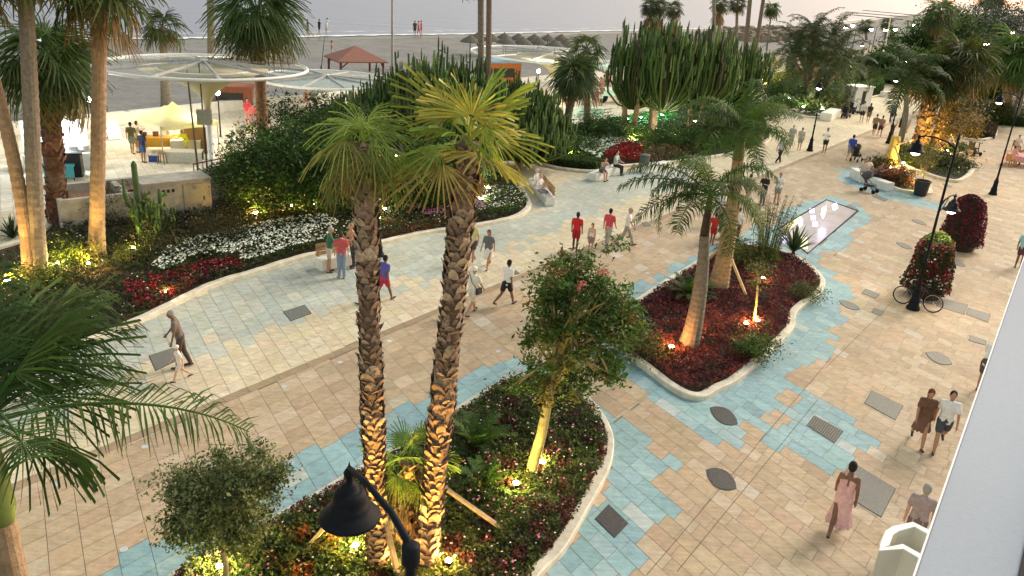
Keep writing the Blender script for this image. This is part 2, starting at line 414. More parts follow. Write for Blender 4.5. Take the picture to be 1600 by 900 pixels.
def pinnate_crown(mb, top, L, n, pal, rng, nl=46, e0=75, e1=-15, bend=95, ll=.55, lw=.035, hang=.6, az0=0, custom=None):
    """feather fronds; custom = list of (azimuth, elevation, length, bend)"""
    specs = custom or [(az0 + i * 2.39996 + rng.normal() * .15, e0 + (e1 - e0) * ((i + .5) / n) + rng.normal() * 5, L * (.85 + .25 * rng.random()), bend * (.8 + .4 * rng.random())) for i in range(n)]
    for az, el, LL, bd in specs:
        m_ = 14; p = np.array(top, float); e = math.radians(el); pts = [p.copy()]; dirs = []
        for j in range(m_):
            d = np.array([math.cos(az) * math.cos(e), math.sin(az) * math.cos(e), math.sin(e)]); dirs.append(d)
            p = p + d * LL / m_; pts.append(p.copy()); e -= math.radians(bd) / m_ * (.5 + 1.0 * j / m_); az += rng.normal() * .02
        pts = np.array(pts); dirs.append(dirs[-1]); dirs = np.array(dirs)
        base = np.array(pal[rng.integers(len(pal))]) * (1 + .15 * rng.normal())
        mb.tube([tuple(q) for q in pts], list(np.linspace(.028, .006, m_ + 1) * (L / 2.2)), 5, tuple(np.clip(base * 1.4, .01, .9)), cap=False)
        t = np.linspace(.16, .99, nl); idx = t * m_; i0 = np.minimum(idx.astype(int), m_ - 1); fr = (idx - i0)[:, None]
        pp = pts[i0] * (1 - fr) + pts[i0 + 1] * fr; dd = dirs[i0]
        side = np.cross(dd, [0, 0, 1.0]); side /= (np.linalg.norm(side, axis=1)[:, None] + 1e-6); nn = np.cross(side, dd)
        for sg in (-1, 1):
            ln = ll * (.35 + .75 * np.sin(PI * (t * .85 + .12)))[:, None] * (1 + .12 * rng.normal(size=(nl, 1)))
            fw = .45 + .15 * rng.normal(size=(nl, 1))
            d1 = side * sg + dd * fw + nn * (.25 + .3 * rng.normal(size=(nl, 1))) * .5; d1 /= np.linalg.norm(d1, axis=1)[:, None]
            q1 = pp + d1 * ln * .5; d2 = d1 + np.array([0, 0, -hang * 1.6]) * (1 + .3 * rng.normal(size=(nl, 1))); d2 /= np.linalg.norm(d2, axis=1)[:, None]
            q2 = q1 + d2 * ln * .5
            wv = dd * lw * .5
            V = np.stack([pp - wv * .5, pp + wv * .5, q1 + wv, q1 - wv, q2 + wv * .12, q2 - wv * .12], 1).reshape(-1, 3)
            b = np.arange(nl)[:, None] * 6
            Q = np.concatenate([b + np.array([0, 1, 2, 3]), b + np.array([3, 2, 4, 5])])
            C = shade(base, nl, rng, .18, .05); mb.addq(V, Q, np.concatenate([C, C]))
def curve(a, b, bow=(0, 0, 0), n=9):
    a, b, bow = Vector(a), Vector(b), Vector(bow)
    return [a.lerp(b, i / n) + bow * (4 * (i / n) * (1 - i / n)) for i in range(n + 1)]
def ring_trunk(t, a, b, r0, r1, mt, bow=(0, 0, 0), n=60, flare=1.5, step=.03):
    path = curve(a - Vector((0, 0, .15)), b, bow, n); mb = MB(); rr = []
    for i in range(n + 1):
        q = i / n; rr.append((r0 + (r1 - r0) * q) * (1 + (flare - 1) * math.exp(-q * 14)) * (1 + step * (1 if i % 2 else -1)))
    mb.tube(path, rr, 14); return mb.build('trunk', mt, t, smooth=False)
def boot_trunk(t, a, b, r0, r1, rng, col=(.20, .13, .075), bow=(0, 0, 0), per_m=34, size=.17, out=.5, hi=(.34, .23, .12)):
    """palm trunk wrapped in the cut bases of old leaves"""
    a, b = Vector(a), Vector(b); H = (b - a).length; path = curve(a - Vector((0, 0, .15)), b, bow, 16); mb = MB()
    mb.tube(path, [r0 * .86 + (r1 - r0) * .86 * i / 16 for i in range(17)], 12, (.13, .088, .06))
    n = int(H * per_m); bw = Vector(bow)
    V = []; Q = []; C = []
    for i in range(n):
        q = (i + .5) / n; az = i * 2.39996 + rng.normal() * .12; c = a.lerp(b, q) + bw * (4 * q * (1 - q)); r = (r0 + (r1 - r0) * q) * .86
        o = Vector((math.cos(az), math.sin(az), 0)); s = Vector((-o.y, o.x, 0)); sv = 1 + .22 * math.sin(q * 17) + .12 * rng.normal(); w = size * (.60 + .14 * rng.normal()) * sv; h = size * (.66 + .2 * rng.normal()) * sv; out_ = size * out * (.62 + .35 * rng.normal())
        base = c + o * r; k = len(V)
        tip = base + Vector((0, 0, h)) + o * out_
        th = o * .035
        for p in (base - s * w - Vector((0, 0, h * .35)), base + s * w - Vector((0, 0, h * .35)), base + s * w * .8 + Vector((0, 0, h * .45)) + o * out_ * .55, base - s * w * .8 + Vector((0, 0, h * .45)) + o * out_ * .55, tip + s * w * .3, tip - s * w * .3,
                  tip + s * w * .38 - o * .03 - Vector((0, 0, .03)), tip - s * w * .38 - o * .03 - Vector((0, 0, .03)), base + s * w * .8 + Vector((0, 0, h * .2)), base - s * w * .8 + Vector((0, 0, h * .2))):
            V.append(tuple(p))
        Q += [(k, k + 1, k + 2, k + 3), (k + 3, k + 2, k + 4, k + 5), (k + 5, k + 4, k + 6, k + 7), (k + 7, k + 6, k + 8, k + 9)]
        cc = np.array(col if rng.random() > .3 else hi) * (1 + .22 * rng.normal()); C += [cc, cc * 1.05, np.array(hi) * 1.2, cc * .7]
    mb.addq(np.array(V), np.array(Q), np.clip(np.array(C), .01, .8))
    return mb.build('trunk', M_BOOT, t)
PGREEN = [(.10, .15, .035), (.07, .115, .03), (.055, .09, .028), (.045, .07, .025)]
PYEL = [(.16, .20, .045), (.15, .17, .035), (.17, .16, .035), (.20, .15, .04)]
PDARK = [(.07, .105, .035), (.055, .085, .03), (.045, .07, .028)]
def fan_palm(base, top, R, r0, r1, label, kind='ring', tmat=None, n=30, nseg=24, pal=PGREEN, group=None, seed=1, bow=(0, 0, 0), skl=0.0, skn=26, name='fan_palm_tree', emin=-50, emax=80, droop=.6, sag=.14, old=(.16, .12, .05), per_m=34, bsize=.17, bcol=(.20, .13, .075), bhi=(.34, .23, .12), petiole=.5, key=None, split=.42, wmul=1.0):
    rng = np.random.default_rng(seed); t = thing(name, label, 'palm tree', (base[0], base[1], 0), 0, group)
    if kind == 'boot': boot_trunk(t, base, top, r0, r1, rng, bcol, bow, per_m, bsize, hi=bhi)
    else: ring_trunk(t, Vector(base), Vector(top), r0, r1, tmat or M_GREYBARK, bow, n=max(20, int((Vector(top) - Vector(base)).length * 7)))
    mb = MB(); fan_crown(mb, top, R, n, pal, rng, key or 'f%d_%.2f_%.2f' % (nseg, petiole, droop), nseg, emin, emax, petiole, droop, sag, old, split, wmul)
    mb.build('crown', M_LEAF2, t)
    if skl > 0:
        sk = MB(); skirt(sk, Vector(top) - Vector((0, 0, .1)), R * .4, skl, skn, rng); sk.build('dead_frond_skirt', M_LEAF2, t)
    return t
def candelabra(name, g, W, Dp, H, n_arm, label, seed=1, r=.075, lean=(0, 0), cat='cactus', group=None, hmin=.35, dome=.5, trunk=.3, z0=1.0, rot=0):
    """tree euphorbia: trunk, arms sweeping out, then vertical ribbed stems"""
    rng = np.random.default_rng(seed); g = Vector(g); t = thing(name, label, cat, g, 0, group)
    tr = MB()
    for k in range(3 if W > 3 else 1):
        a = rng.random() * 6.28; o = Vector((math.cos(a) * W * .12, math.sin(a) * Dp * .12, 0)) if W > 3 else Vector((0, 0, 0))
        tr.tube([g + o - Vector((0, 0, .1)), g + o * 1.2 + Vector((0, 0, z0 * .6)), g + o * 1.5 + Vector((0, 0, z0 * 1.2))], [trunk * .5, trunk * .42, trunk * .3], 9)
    tr.build('trunk', M_TANBARK, t, smooth=True)
    mb = MB(); V = []; Q = []; C = []; cr, sr = math.cos(rot), math.sin(rot)
    for i in range(n_arm):
        q = (i + .5) / n_arm; rad = math.sqrt(q); az = i * 2.39996 + rng.normal() * .1
        ex, ey = math.cos(az) * rad * W / 2, math.sin(az) * rad * Dp / 2
        ex, ey = ex * cr - ey * sr, ex * sr + ey * cr
        ztop = H * (1 - dome * rad ** 2) * (1 + .11 * rng.normal()); zb = z0 + (ztop - z0) * (.15 + .35 * rad * rng.random())
        s = g + Vector((ex * .12, ey * .12, z0 * .7)); e = g + Vector((ex, ey, zb)); m1 = s.lerp(e, .55) + Vector((0, 0, -.05 * H * rad))
        tp = Vector((g.x + ex * 1.06, g.y + ey * 1.06, ztop))
        wob = Vector((rng.normal() * .07, rng.normal() * .07, 0)); path = [s, m1, e, e.lerp(tp, .4) + wob, e.lerp(tp, .75) + wob * .5, tp - Vector((0, 0, .05)), tp]
        rr = [r * .6, r * .75, r * .95, r * 1.05, r * .9, r * .75, r * .2]
        base = np.array([(.05, .10, .024), (.075, .135, .033), (.11, .175, .045)][rng.integers(3)]) * (1 + .2 * rng.normal())
        if rng.random() < .025: base = np.array((.10, .085, .045))
        nb = 10
        sub = MB(); sub.tube(path, rr, nb)
        vv = np.array([tuple(x) for x in sub.v]); ctr = np.repeat(np.array([tuple(x) for x in path]), nb, 0)
        ks = np.tile(np.where(np.arange(nb) % 2, .55, 1.2), len(path))[:, None]
        vv = ctr + (vv - ctr) * ks; k = len(V) and sum(len(x) for x in V)
        qs = np.array([f for f in sub.f if len(f) == 4])
        V.append(vv); Q.append(qs + k); C.append(np.repeat(np.clip(base, .01, .5)[None], len(qs), 0))
        # short side stems
        for _ in range(5):
            a2 = rng.random() * 6.28; zz = .2 + .75 * rng.random(); b0 = e.lerp(tp, zz); b1 = b0 + Vector((math.cos(a2), math.sin(a2), 0)) * (.16 + .1 * rng.random()); ln = H * (.05 + .09 * rng.random())
            sub = MB(); sub.tube([b0, b1 + Vector((0, 0, .05)), b1 + Vector((0, 0, ln * .6)), b1 + Vector((0, 0, ln))], [r * .5, r * .75, r * .8, r * .2], 6)
            k = sum(len(x) for x in V); qs = np.array([f for f in sub.f if len(f) == 4])
            V.append(np.array([tuple(x) for x in sub.v])); Q.append(qs + k); C.append(np.repeat(np.clip(base * 1.1, .01, .5)[None], len(qs), 0))
    mb.addq(np.concatenate(V), np.concatenate(Q), np.concatenate(C)); mb.build('stems', M_LEAF2C, t)
    return t
M_LEAF2C = mat('succulent_skin', use_col=True, rough=.55, noise=.2, scale=6)
def inside(poly, X, Y):
    px = np.array([p[0] for p in poly]); py = np.array([p[1] for p in poly]); r = np.zeros(len(X), bool); n = len(px); j = n - 1
    for i in range(n):
        c = ((py[i] > Y) != (py[j] > Y)) & (X < (px[j] - px[i]) * (Y - py[i]) / (py[j] - py[i] + 1e-12) + px[i]); r ^= c; j = i
    return r
def scatter(poly, n, rng):
    px = [p[0] for p in poly]; py = [p[1] for p in poly]; X = []; Y = []; tot = 0
    while tot < n:
        x = rng.uniform(min(px), max(px), n * 3); y = rng.uniform(min(py), max(py), n * 3); k = inside(poly, x, y)
        X.append(x[k]); Y.append(y[k]); tot += k.sum()
        if tot == 0: break
    return np.concatenate(X)[:n], np.concatenate(Y)[:n]
def lump(x, y, s=1.3, seed=0):
    return .5 + .25 * (np.sin(x * 2.1 * s + seed) * np.cos(y * 1.7 * s + 1.3 * seed) + np.sin(x * 3.7 * s - y * 2.9 * s + seed * 2))
def ground_cover(name, pix, label, cat, density, h, leaf, pal, flowers=None, seed=1, layers=1.0, aspect=.5, up=.6, pxl=True):
    """low planting over a bed: countless small leaves, so ONE stuff object. flowers = [(colour, per m2, size)]"""
    poly = [tuple(P(x, y))[:2] for x, y in pix] if pxl else pix
    rng = np.random.default_rng(seed); A = abs(sum(poly[i][0] * poly[(i + 1) % len(poly)][1] - poly[(i + 1) % len(poly)][0] * poly[i][1] for i in range(len(poly)))) / 2
    n = int(A * density); X, Y = scatter(poly, n, rng); top = h * (.55 + .55 * lump(X, Y, .8, seed)) * (.7 + .6 * np.random.default_rng(seed + 7).random(65536)[(np.floor(X / .38).astype(int) * 73856093 ^ np.floor(Y / .38).astype(int) * 19349663) & 0xffff]); z = .05 + top * (rng.random(len(X)) ** .45)
    pc = np.array([p[0] for p in pal]); pw = np.array([p[1] for p in pal], float); pw /= pw.sum()
    # colour varies by plant: cells of about 0.35 m
    cell = (np.floor(X / .33).astype(int) * 73856093 ^ np.floor(Y / .33).astype(int) * 19349663) & 0xffff
    cr = np.random.default_rng(seed + 5).random((65536, 2))
    idx = np.searchsorted(np.cumsum(pw), cr[cell, 0] * .999); C = pc[idx] * (.75 + .5 * cr[cell, 1])[:, None] * (1 + .25 * rng.normal(size=(len(X), 1)))
    mb = MB(); leaves(mb, np.stack([X, Y, z], 1), np.clip(C, .003, .9), leaf, aspect, rng, up)
    if flowers:
        for col, dens, sz in flowers:
            k = int(A * dens); fx, fy = scatter(poly, k, rng)
            keep = rng.random(len(fx)) < (.35 + .65 * np.random.default_rng(seed + 9).random(65536)[(np.floor((fx + .2 * np.sin(fy * 4)) / .42).astype(int) * 73856093 ^ np.floor((fy + .2 * np.sin(fx * 5)) / .42).astype(int) * 19349663) & 0xffff]); fx, fy = fx[keep], fy[keep]
            fz = .06 + h * (.55 + .55 * lump(fx, fy, .8, seed)) + .05 * rng.random(len(fx)) + .04
            c = shade(col, len(fx), rng, .12, .04)
            for rr in range(2): leaves(mb, np.stack([fx + .01 * rr, fy, fz + .012 * rr], 1), c, sz, .85, rng, 2.0)
    o = mb.build(name, M_LEAF); tag(o, label, cat, kind='stuff'); return o
# ------------------------------------------------------------------ people: one continuous body, clothes and hair as children
def capsule_mb(mb, a, b, ra, rb, n=10, sx=1.0):
    a, b = Vector(a), Vector(b); d = b - a
    if d.length < 1e-5: d = Vector((0, 0, 1e-3)); b = a + d
    u = d.normalized(); path = []; rr = []
    for k in range(4): t = math.sin((k / 4) * PI / 2); c = math.cos((k / 4) * PI / 2); path.append(a - u * ra * c); rr.append(max(ra * t, ra * .12))
    path += [a, a.lerp(b, .5), b]; rr += [ra, (ra + rb) / 2, rb]
    for k in range(3, -1, -1): t = math.sin((k / 4) * PI / 2); c = math.cos((k / 4) * PI / 2); path.append(b + u * rb * c); rr.append(max(rb * t, rb * .12))
    mb.tube(path, rr, n, ry=sx)
def ellipsoid_mb(mb, c, rx, ry, rz, n=14):
    prof = [(max(math.cos(a), .02), math.sin(a)) for a in np.linspace(-PI / 2, PI / 2, 10)]
    k0 = len(mb.v); mb.lathe(prof, (0, 0, 0), n)
    for i in range(k0, len(mb.v)):
        v = mb.v[i]; mb.v[i] = (c[0] + v[0] * rx, c[1] + v[1] * ry, c[2] + v[2] * rz)
def fused(name, mb, voxel, smooth=2):
    me = mb.mesh(name, None); o = bpy.data.objects.new('tmp', me); COL.objects.link(o)
    md = o.modifiers.new('r', 'REMESH'); md.mode = 'VOXEL'; md.voxel_size = voxel; md.use_smooth_shade = True
    if smooth: s = o.modifiers.new('s', 'SMOOTH'); s.iterations = smooth; s.factor = .5
    dg = bpy.context.evaluated_depsgraph_get(); out = bpy.data.meshes.new_from_object(o.evaluated_get(dg)); out.name = name
    bpy.data.objects.remove(o); out.materials.clear(); out.materials.append(None); return out
POSES = {  # left/right thigh swing, knee bend, arm swing, elbow bend, torso lean
    'walk_a': dict(th=(26, -20), kn=(8, 30), ar=(-24, 22), el=(25, 15), lean=4),
    'walk_b': dict(th=(-22, 24), kn=(38, 6), ar=(20, -20), el=(12, 30), lean=5),
    'step': dict(th=(12, -10), kn=(10, 16), ar=(-8, 12), el=(14, 20), lean=2),
    'stand': dict(th=(2, -2), kn=(3, 3), ar=(3, -3), el=(12, 12), lean=1),
    'hold': dict(th=(3, -3), kn=(4, 4), ar=(22, 26), el=(85, 90), lean=5),
    'stoop': dict(th=(10, -4), kn=(12, 10), ar=(30, 34), el=(50, 60), lean=24),
    'lead': dict(th=(12, -8), kn=(8, 12), ar=(6, 16), el=(10, 22), lean=13),
    'sit': dict(th=(84, 80), kn=(82, 76), ar=(28, 30), el=(48, 55), lean=2),
    'sit_fwd': dict(th=(86, 82), kn=(88, 70), ar=(55, 50), el=(60, 70), lean=22),
}
PC = {}
def person_meshes(pose, lod, female=False):
    key = (pose, lod, female)
    if key in PC: return PC[key]
    p = POSES[pose]; vx = {0: .0115, 1: .02, 2: .036}[lod]; out = {}
    rad = math.radians; lean = rad(p['lean']); sw = .88 if female else 1.0; hw = 1.08 if female else 1.0
    def swing(o, ang, L): return Vector((o[0], o[1] + math.sin(ang) * L, o[2] - math.cos(ang) * L))
    pel = Vector((0, 0, .94)); legs = []
    for i, sx in enumerate((-1, 1)):
        hip = pel + Vector((sx * .09, 0, -.03)); k = swing(hip, rad(p['th'][i]), .43); a = rad(p['th'][i] - p['kn'][i]); an = swing(k, a, .41)
        fa = a * .6 if not pose.startswith('sit') else 0.0
        toe = an + Vector((sx * .02, math.cos(fa) * .16, math.sin(fa) * .16 - .035)); heel = an + Vector((0, -.05 * math.cos(fa), -.04)); legs.append((hip, k, an, toe, heel))
    low = min(min(l[3].z, l[4].z) for l in legs) - .03
    T = Vector((0, math.sin(lean), math.cos(lean)))
    chest = pel + T * .33; neck = pel + T * .56; head = neck + Vector((0, math.sin(lean * 1.1) * .13 + .02, math.cos(lean * 1.1) * .15))
    arms = []
    for i, sx in enumerate((-1, 1)):
        sh = pel + T * .49 + Vector((sx * .185 * sw, 0, 0)); a = rad(p['ar'][i]); el = sh + Vector((sx * .05, math.sin(a) * .28, -math.cos(a) * .28)); b = a + rad(p['el'][i]); inw = -sx * (.10 if p['el'][i] > 40 else 0)
        wr = el + Vector((inw + sx * .01, math.sin(b) * .245, -math.cos(b) * .245)); d = (wr - el).normalized(); pm = wr + d * .075; arms.append((sh, el, wr, pm, d, sx))
    W = (1, lambda *x: None)
    B = MB()
    def cap(m_, a, b, ra, rb, g=0, n=10): capsule_mb(m_, a, b, ra + g, rb + g, n)
    def torso(m_, g, lo=0.0):
        for sx in (-1, 1):
            cap(m_, pel + Vector((sx * .065 * hw, 0, lo)), pel + T * .2 + Vector((sx * .055, 0, 0)), .105, .095, g)
            cap(m_, pel + T * .2 + Vector((sx * .055, 0, 0)), pel + T * .43 + Vector((sx * .095 * sw, 0, 0)), .095, .092, g)
        cap(m_, pel + T * .48 + Vector((-.15 * sw, 0, 0)), pel + T * .48 + Vector((.15 * sw, 0, 0)), .062, .062, g)
        cap(m_, chest, neck - T * .03, .09, .06, g)
        if female:
            for sx in (-1, 1): cap(m_, pel + T * .36 + Vector((sx * .07, .06, 0)), pel + T * .36 + Vector((sx * .07, .075, -.01)), .055, .05, g)
    torso(B, 0)
    cap(B, neck - T * .05, head, .055, .05)
    ellipsoid_mb(B, head + Vector((0, .0, .02)), .076, .095, .118); ellipsoid_mb(B, head + Vector((0, .035, -.055)), .052, .055, .05)
    ellipsoid_mb(B, head + Vector((0, .1, -.01)), .014, .022, .028)           # nose
    for sx in (-1, 1):
        ellipsoid_mb(B, head + Vector((sx * .078, -.005, -.005)), .012, .022, .032)
        ellipsoid_mb(B, head + Vector((sx * .03, .078, .035)), .03, .018, .012)     # brow
    ellipsoid_mb(B, head + Vector((0, .085, -.052)), .024, .012, .012)             # lips
    for hip, k, an, toe, heel in legs:
        cap(B, hip, k, .088 * hw, .056); cap(B, k, k.lerp(an, .35), .054, .058); cap(B, k.lerp(an, .35), an, .057, .036); cap(B, heel, toe, .034, .028); cap(B, an, heel, .036, .033)
    for sh, el, wr, pm, d, sx in arms:
        cap(B, sh, el, .05, .037); cap(B, el, wr, .038, .026); cap(B, wr, pm, .026, .03)
        side = Vector((0, 1, 0)) - d * d.y; side = side.normalized() if side.length > .1 else Vector((0, 0, 1))
        cur = Vector((-sx, 0, 0)) * .5
        if lod < 2:
            for q, (o_, L_) in enumerate(((-.03, .058), (-.010, .072), (.010, .078), (.030, .068))):
                b0 = pm + side * o_; b1 = b0 + (d + cur * .3).normalized() * L_ * .55 + side * o_ * .25; b2 = b1 + (d + cur * 1.4).normalized() * L_ * .45
                capsule_mb(B, b0, b1, .0105, .0095, 6); capsule_mb(B, b1, b2, .0095, .008, 6)
            tb = wr + d * .03 + side * .022; capsule_mb(B, tb, tb + side * .035 + d * .025, .013, .011, 6); capsule_mb(B, tb + side * .035 + d * .025, tb + side * .045 + d * .055, .011, .009, 6)
        else: cap(B, pm, pm + d * .08, .028, .018)
    out['body'] = fused('body', B, vx)
    v2 = vx * 1.35
    S = MB(); torso(S, .016, -.02)
    for sh, el, wr, pm, d, sx in arms: cap(S, sh, sh.lerp(el, .62), .05, .05, .018)
    out['shirt'] = fused('shirt', S, v2)
    S = MB()
    for sx in (-1, 1): cap(S, pel + Vector((sx * .06 * hw, 0, .02)), pel + T * .16 + Vector((sx * .055, 0, 0)), .105, .092, .012)
    for sx in (-1, 1): cap(S, pel + T * .16 + Vector((sx * .055, 0, 0)), pel + T * .40 + Vector((sx * .085 * sw, 0, 0)), .094, .088, .012)
    for sx in (-1, 1): cap(S, pel + T * .38 + Vector((sx * .09, 0, 0)), pel + T * .52 + Vector((sx * .08, -.01, 0)), .05, .03, .012)
    out['vest'] = fused('vest', S, v2)
    def low_wear(frac, g, calf=0):
        S = MB()
        cap(S, pel + Vector((-.065 * hw, 0, 0)), pel + Vector((.065 * hw, 0, 0)), .108, .108, .014)
        cap(S, pel + Vector((-.06, 0, .05)), pel + Vector((.06, 0, .05)), .10, .10, .012)
        for hip, k, an, toe, heel in legs:
            cap(S, hip, hip.lerp(k, frac), .09 * hw, .078 if frac < 1 else .062, g)
            if calf: cap(S, k, k.lerp(an, .93), .062, .052, g)
        return S
    out['shorts'] = fused('shorts', low_wear(.62, .02), v2)
    out['trousers'] = fused('trousers', low_wear(1, .012, 1), v2)
    def skirt_m(L):
        S = low_wear(.2, .015); z0 = pel.z + .04
        for q in range(12):
            a = q * PI / 6; kk = [l[0].lerp(l[1], min(1, L / .43)) for l in legs]
            mid = (kk[0] + kk[1]) / 2 if not pose.startswith('sit') else (legs[0][1] + legs[1][1]) / 2
            fl = .17 + .10 * L
            e = Vector((math.cos(a) * fl, mid.y * .7 + math.sin(a) * fl * .85, pel.z - L)) if not pose.startswith('sit') else mid + Vector((math.cos(a) * .17, 0, math.sin(a) * .1))
            cap(S, pel + Vector((math.cos(a) * .08, math.sin(a) * .05, .02)), e, .07, .045)
        return fused('skirt', S, v2 * 1.2)
    if lod < 2 or female: out['skirt'] = skirt_m(.38); out['long_skirt'] = skirt_m(.62)
    S = MB(); ellipsoid_mb(S, head + Vector((0, -.018, .042)), .088, .102, .105)
    ellipsoid_mb(S, head + Vector((0, -.045, .0)), .082, .075, .09)
    hair = fused('hair', S, v2)
    out['hair'] = hair
    S = MB(); ellipsoid_mb(S, head + Vector((0, -.018, .042)), .092, .108, .108); ellipsoid_mb(S, head + Vector((0, -.05, -.03)), .09, .07, .12)
    cap(S, head + Vector((0, -.06, -.05)), neck + Vector((0, -.095, -.14)), .075, .05)
    out['long_hair'] = fused('long_hair', S, v2)
    S = MB(); ellipsoid_mb(S, head + Vector((0, -.01, .055)), .094, .112, .095); cap(S, head + Vector((-.04, .11, .055)), head + Vector((.04, .11, .055)), .022, .022)
    out['cap'] = fused('cap', S, v2)
    for nm, (hip, k, an, toe, heel) in zip(('shoe_l', 'shoe_r'), legs):
        S = MB(); cap(S, heel + Vector((0, 0, -.004)), toe + Vector((0, 0, -.004)), .04, .036); out[nm] = fused('shoe', S, v2)
    dz = -low if not pose.startswith('sit') else -low
    for me in set(out.values()):
        me.transform(Matrix.Translation((0, 0, dz)))
        for a in list(me.attributes):
            pass
    PC[key] = out
    return out
SKIN = {'tan': (.42, .23, .14), 'fair': (.56, .34, .24), 'brown': (.20, .10, .06), 'dark': (.09, .045, .03)}
HAIR = {'black': (.012, .010, .010), 'brown': (.05, .028, .015), 'grey': (.34, .32, .30), 'blond': (.33, .22, .10), 'auburn': (.14, .045, .02)}
def cmat(c):
    k = 'cloth_%d_%d_%d' % tuple(int(x * 255) for x in c); return mat(k, c, .85, noise=.2, scale=11, bump=.6, bscale=13)
NPERSON = [0]
def person(px, py, face, pose, top, bottom, label, skin='tan', hair='black', scale=1.0, female=False, long_hair=False, cap=None, bag=None, shoes=(.05, .04, .04), group='people out on the promenade', z=0.0, lod=None, pos=None):
    """feet at pixel (px, py) on the ground; face = world heading in degrees (0 = +X, 90 = +Y)"""
    g = Vector(pos) if pos else P(px, py, z); dist = (g - Vector((0, 0, CAM_H))).length
    if lod is None: lod = 0 if dist < 28 else (1 if dist < 62 else 2)
    M = person_meshes(pose, lod, female); rz = math.radians(face - 90)
    if pose.startswith('sit'):                    # px,py marks the ground under the seat: body comes down to the seat height
        pass
    t = thing('person', label, 'person', g, rz, group); t.scale = (scale,) * 3
    def part(n, key, m_):
        o = bpy.data.objects.new(n, M[key]); COL.objects.link(o); o.parent = t; o.material_slots[0].link = 'OBJECT'; o.material_slots[0].material = m_; return o
    part('body', 'body', mat('skin_' + skin, SKIN[skin], .6, noise=.08, scale=8))
    tk, tc = top; bk, bc = bottom
    if tk: part('vest' if tk == 'vest' else 'shirt', tk, tc if not isinstance(tc, tuple) else cmat(tc))
    if bk: part({'long_skirt': 'skirt'}.get(bk, bk), bk, bc if not isinstance(bc, tuple) else cmat(bc))
    if cap: part('cap', 'cap', cmat(cap))
    else: part('hair', 'long_hair' if long_hair else 'hair', cmat(HAIR[hair]))
    if shoes:
        for nm in ('shoe_l', 'shoe_r'): part('shoe', nm, cmat(shoes))
    if bag:
        mb = MB(); mb.tube([(-.17, .1, 1.42), (.0, .13, 1.2), (.2, .08, .98)], .012, 6); mb.tube([(-.17, .0, 1.48), (.05, -.14, 1.2), (.2, -.05, .98)], .012, 6)
        mb.box((.23, .02, .9), (.09, .26, .2)); o = mb.build('shoulder_bag', cmat(bag)); o.parent = t; o.matrix_parent_inverse = Matrix.Identity(4)
    return t
# ------------------------------------------------------------------ the setting
def structure(o, label=None, cat=None): o['kind'] = 'structure'; return o
def flat(name, poly, z, mt):
    mb = MB(); mb.add([(p[0], p[1], z) for p in poly], [tuple(range(len(poly)))]); me = mb.mesh(name, mt)
    if me.polygons[0].normal.z < 0: me.flip_normals()
    return structure(link(name, me))
flat('beach_ground', [(-3500, -300), (3500, -300), (3500, 5200), (-3500, 5200)], -.06, M_SAND)
# sea
shore_px = [(-60, 67), (0, 65), (60, 64), (160, 61.5), (260, 61), (350, 59), (480, 57.5), (600, 55), (700, 54), (800, 52), (900, 49.5), (1000, 47.5), (1100, 45), (1200, 43), (1260, 40), (1300, 36.5), (1340, 31), (1400, 24), (1450, 19)]
shore = [Vector((-170, 70, 0))] + PL(shore_px)
M_SEA = bpy.data.materials.new('sea_water'); M_SEA.use_nodes = True
nt = M_SEA.node_tree; N = nt.nodes; L = nt.links; b = N['Principled BSDF']
b.inputs['Base Color'].default_value = (.17, .20, .31, 1); b.inputs['Roughness'].default_value = .32; b.inputs['Specular IOR Level'].default_value = .5
tc = N.new('ShaderNodeTexCoord'); mp = N.new('ShaderNodeMapping'); mp.inputs['Rotation'].default_value = (0, 0, math.radians(-30)); mp.inputs['Scale'].default_value = (.05, .28, 1)
nz = N.new('ShaderNodeTexNoise'); nz.inputs['Scale'].default_value = 1; nz.inputs['Detail'].default_value = 8
L.new(tc.outputs['Object'], mp.inputs[0]); L.new(mp.outputs[0], nz.inputs['Vector'])
bp = N.new('ShaderNodeBump'); bp.inputs['Strength'].default_value = .5; bp.inputs['Distance'].default_value = 1.2
L.new(nz.outputs[0], bp.inputs['Height']); L.new(bp.outputs[0], b.inputs['Normal'])
sea_poly = [(p[0], p[1]) for p in shore] + [(3400, 4000), (3400, 5100), (-3400, 5100), (-3400, 0)]
flat('sea', sea_poly, .02, M_SEA)
# wet sand and foam strips follow the shoreline
def strip(name, pts, w0, w1, z, mt, wob=0.0):
    mb = MB(); n = len(pts); vs = []
    for i, p in enumerate(pts):
        d = (pts[min(i + 1, n - 1)] - pts[max(i - 1, 0)]); d.z = 0; d.normalize(); s = Vector((d.y, -d.x, 0)); q = wob * math.sin(i * 2.3) + wob * math.sin(i * 5.1)
        vs += [tuple(p + s * (w0 + q * .3))[:2] + (z,), tuple(p + s * (w1 + q))[:2] + (z,)]
    mb.add(vs, [(2 * i, 2 * i + 1, 2 * i + 3, 2 * i + 2) for i in range(n - 1)]); return structure(mb.build(name, mt))
fine = []
for a_, b_ in zip(shore[:-1], shore[1:]):
    for k in range(12): fine.append(a_.lerp(b_, k / 12))
strip('wet_sand', fine, -1, 4.5, -.045, mat('wet_sand', (.12, .115, .11), .35, noise=.2, scale=.4), .5)
strip('sea_foam', fine, -1.4, 0.25, .035, mat('foam', (.8, .82, .84), .6, noise=.1, scale=1), .35)
strip('breaking_wave', fine, -7, -5.6, .035, mat('wavelet', (.42, .44, .48), .5, noise=.3, scale=.3), .8)
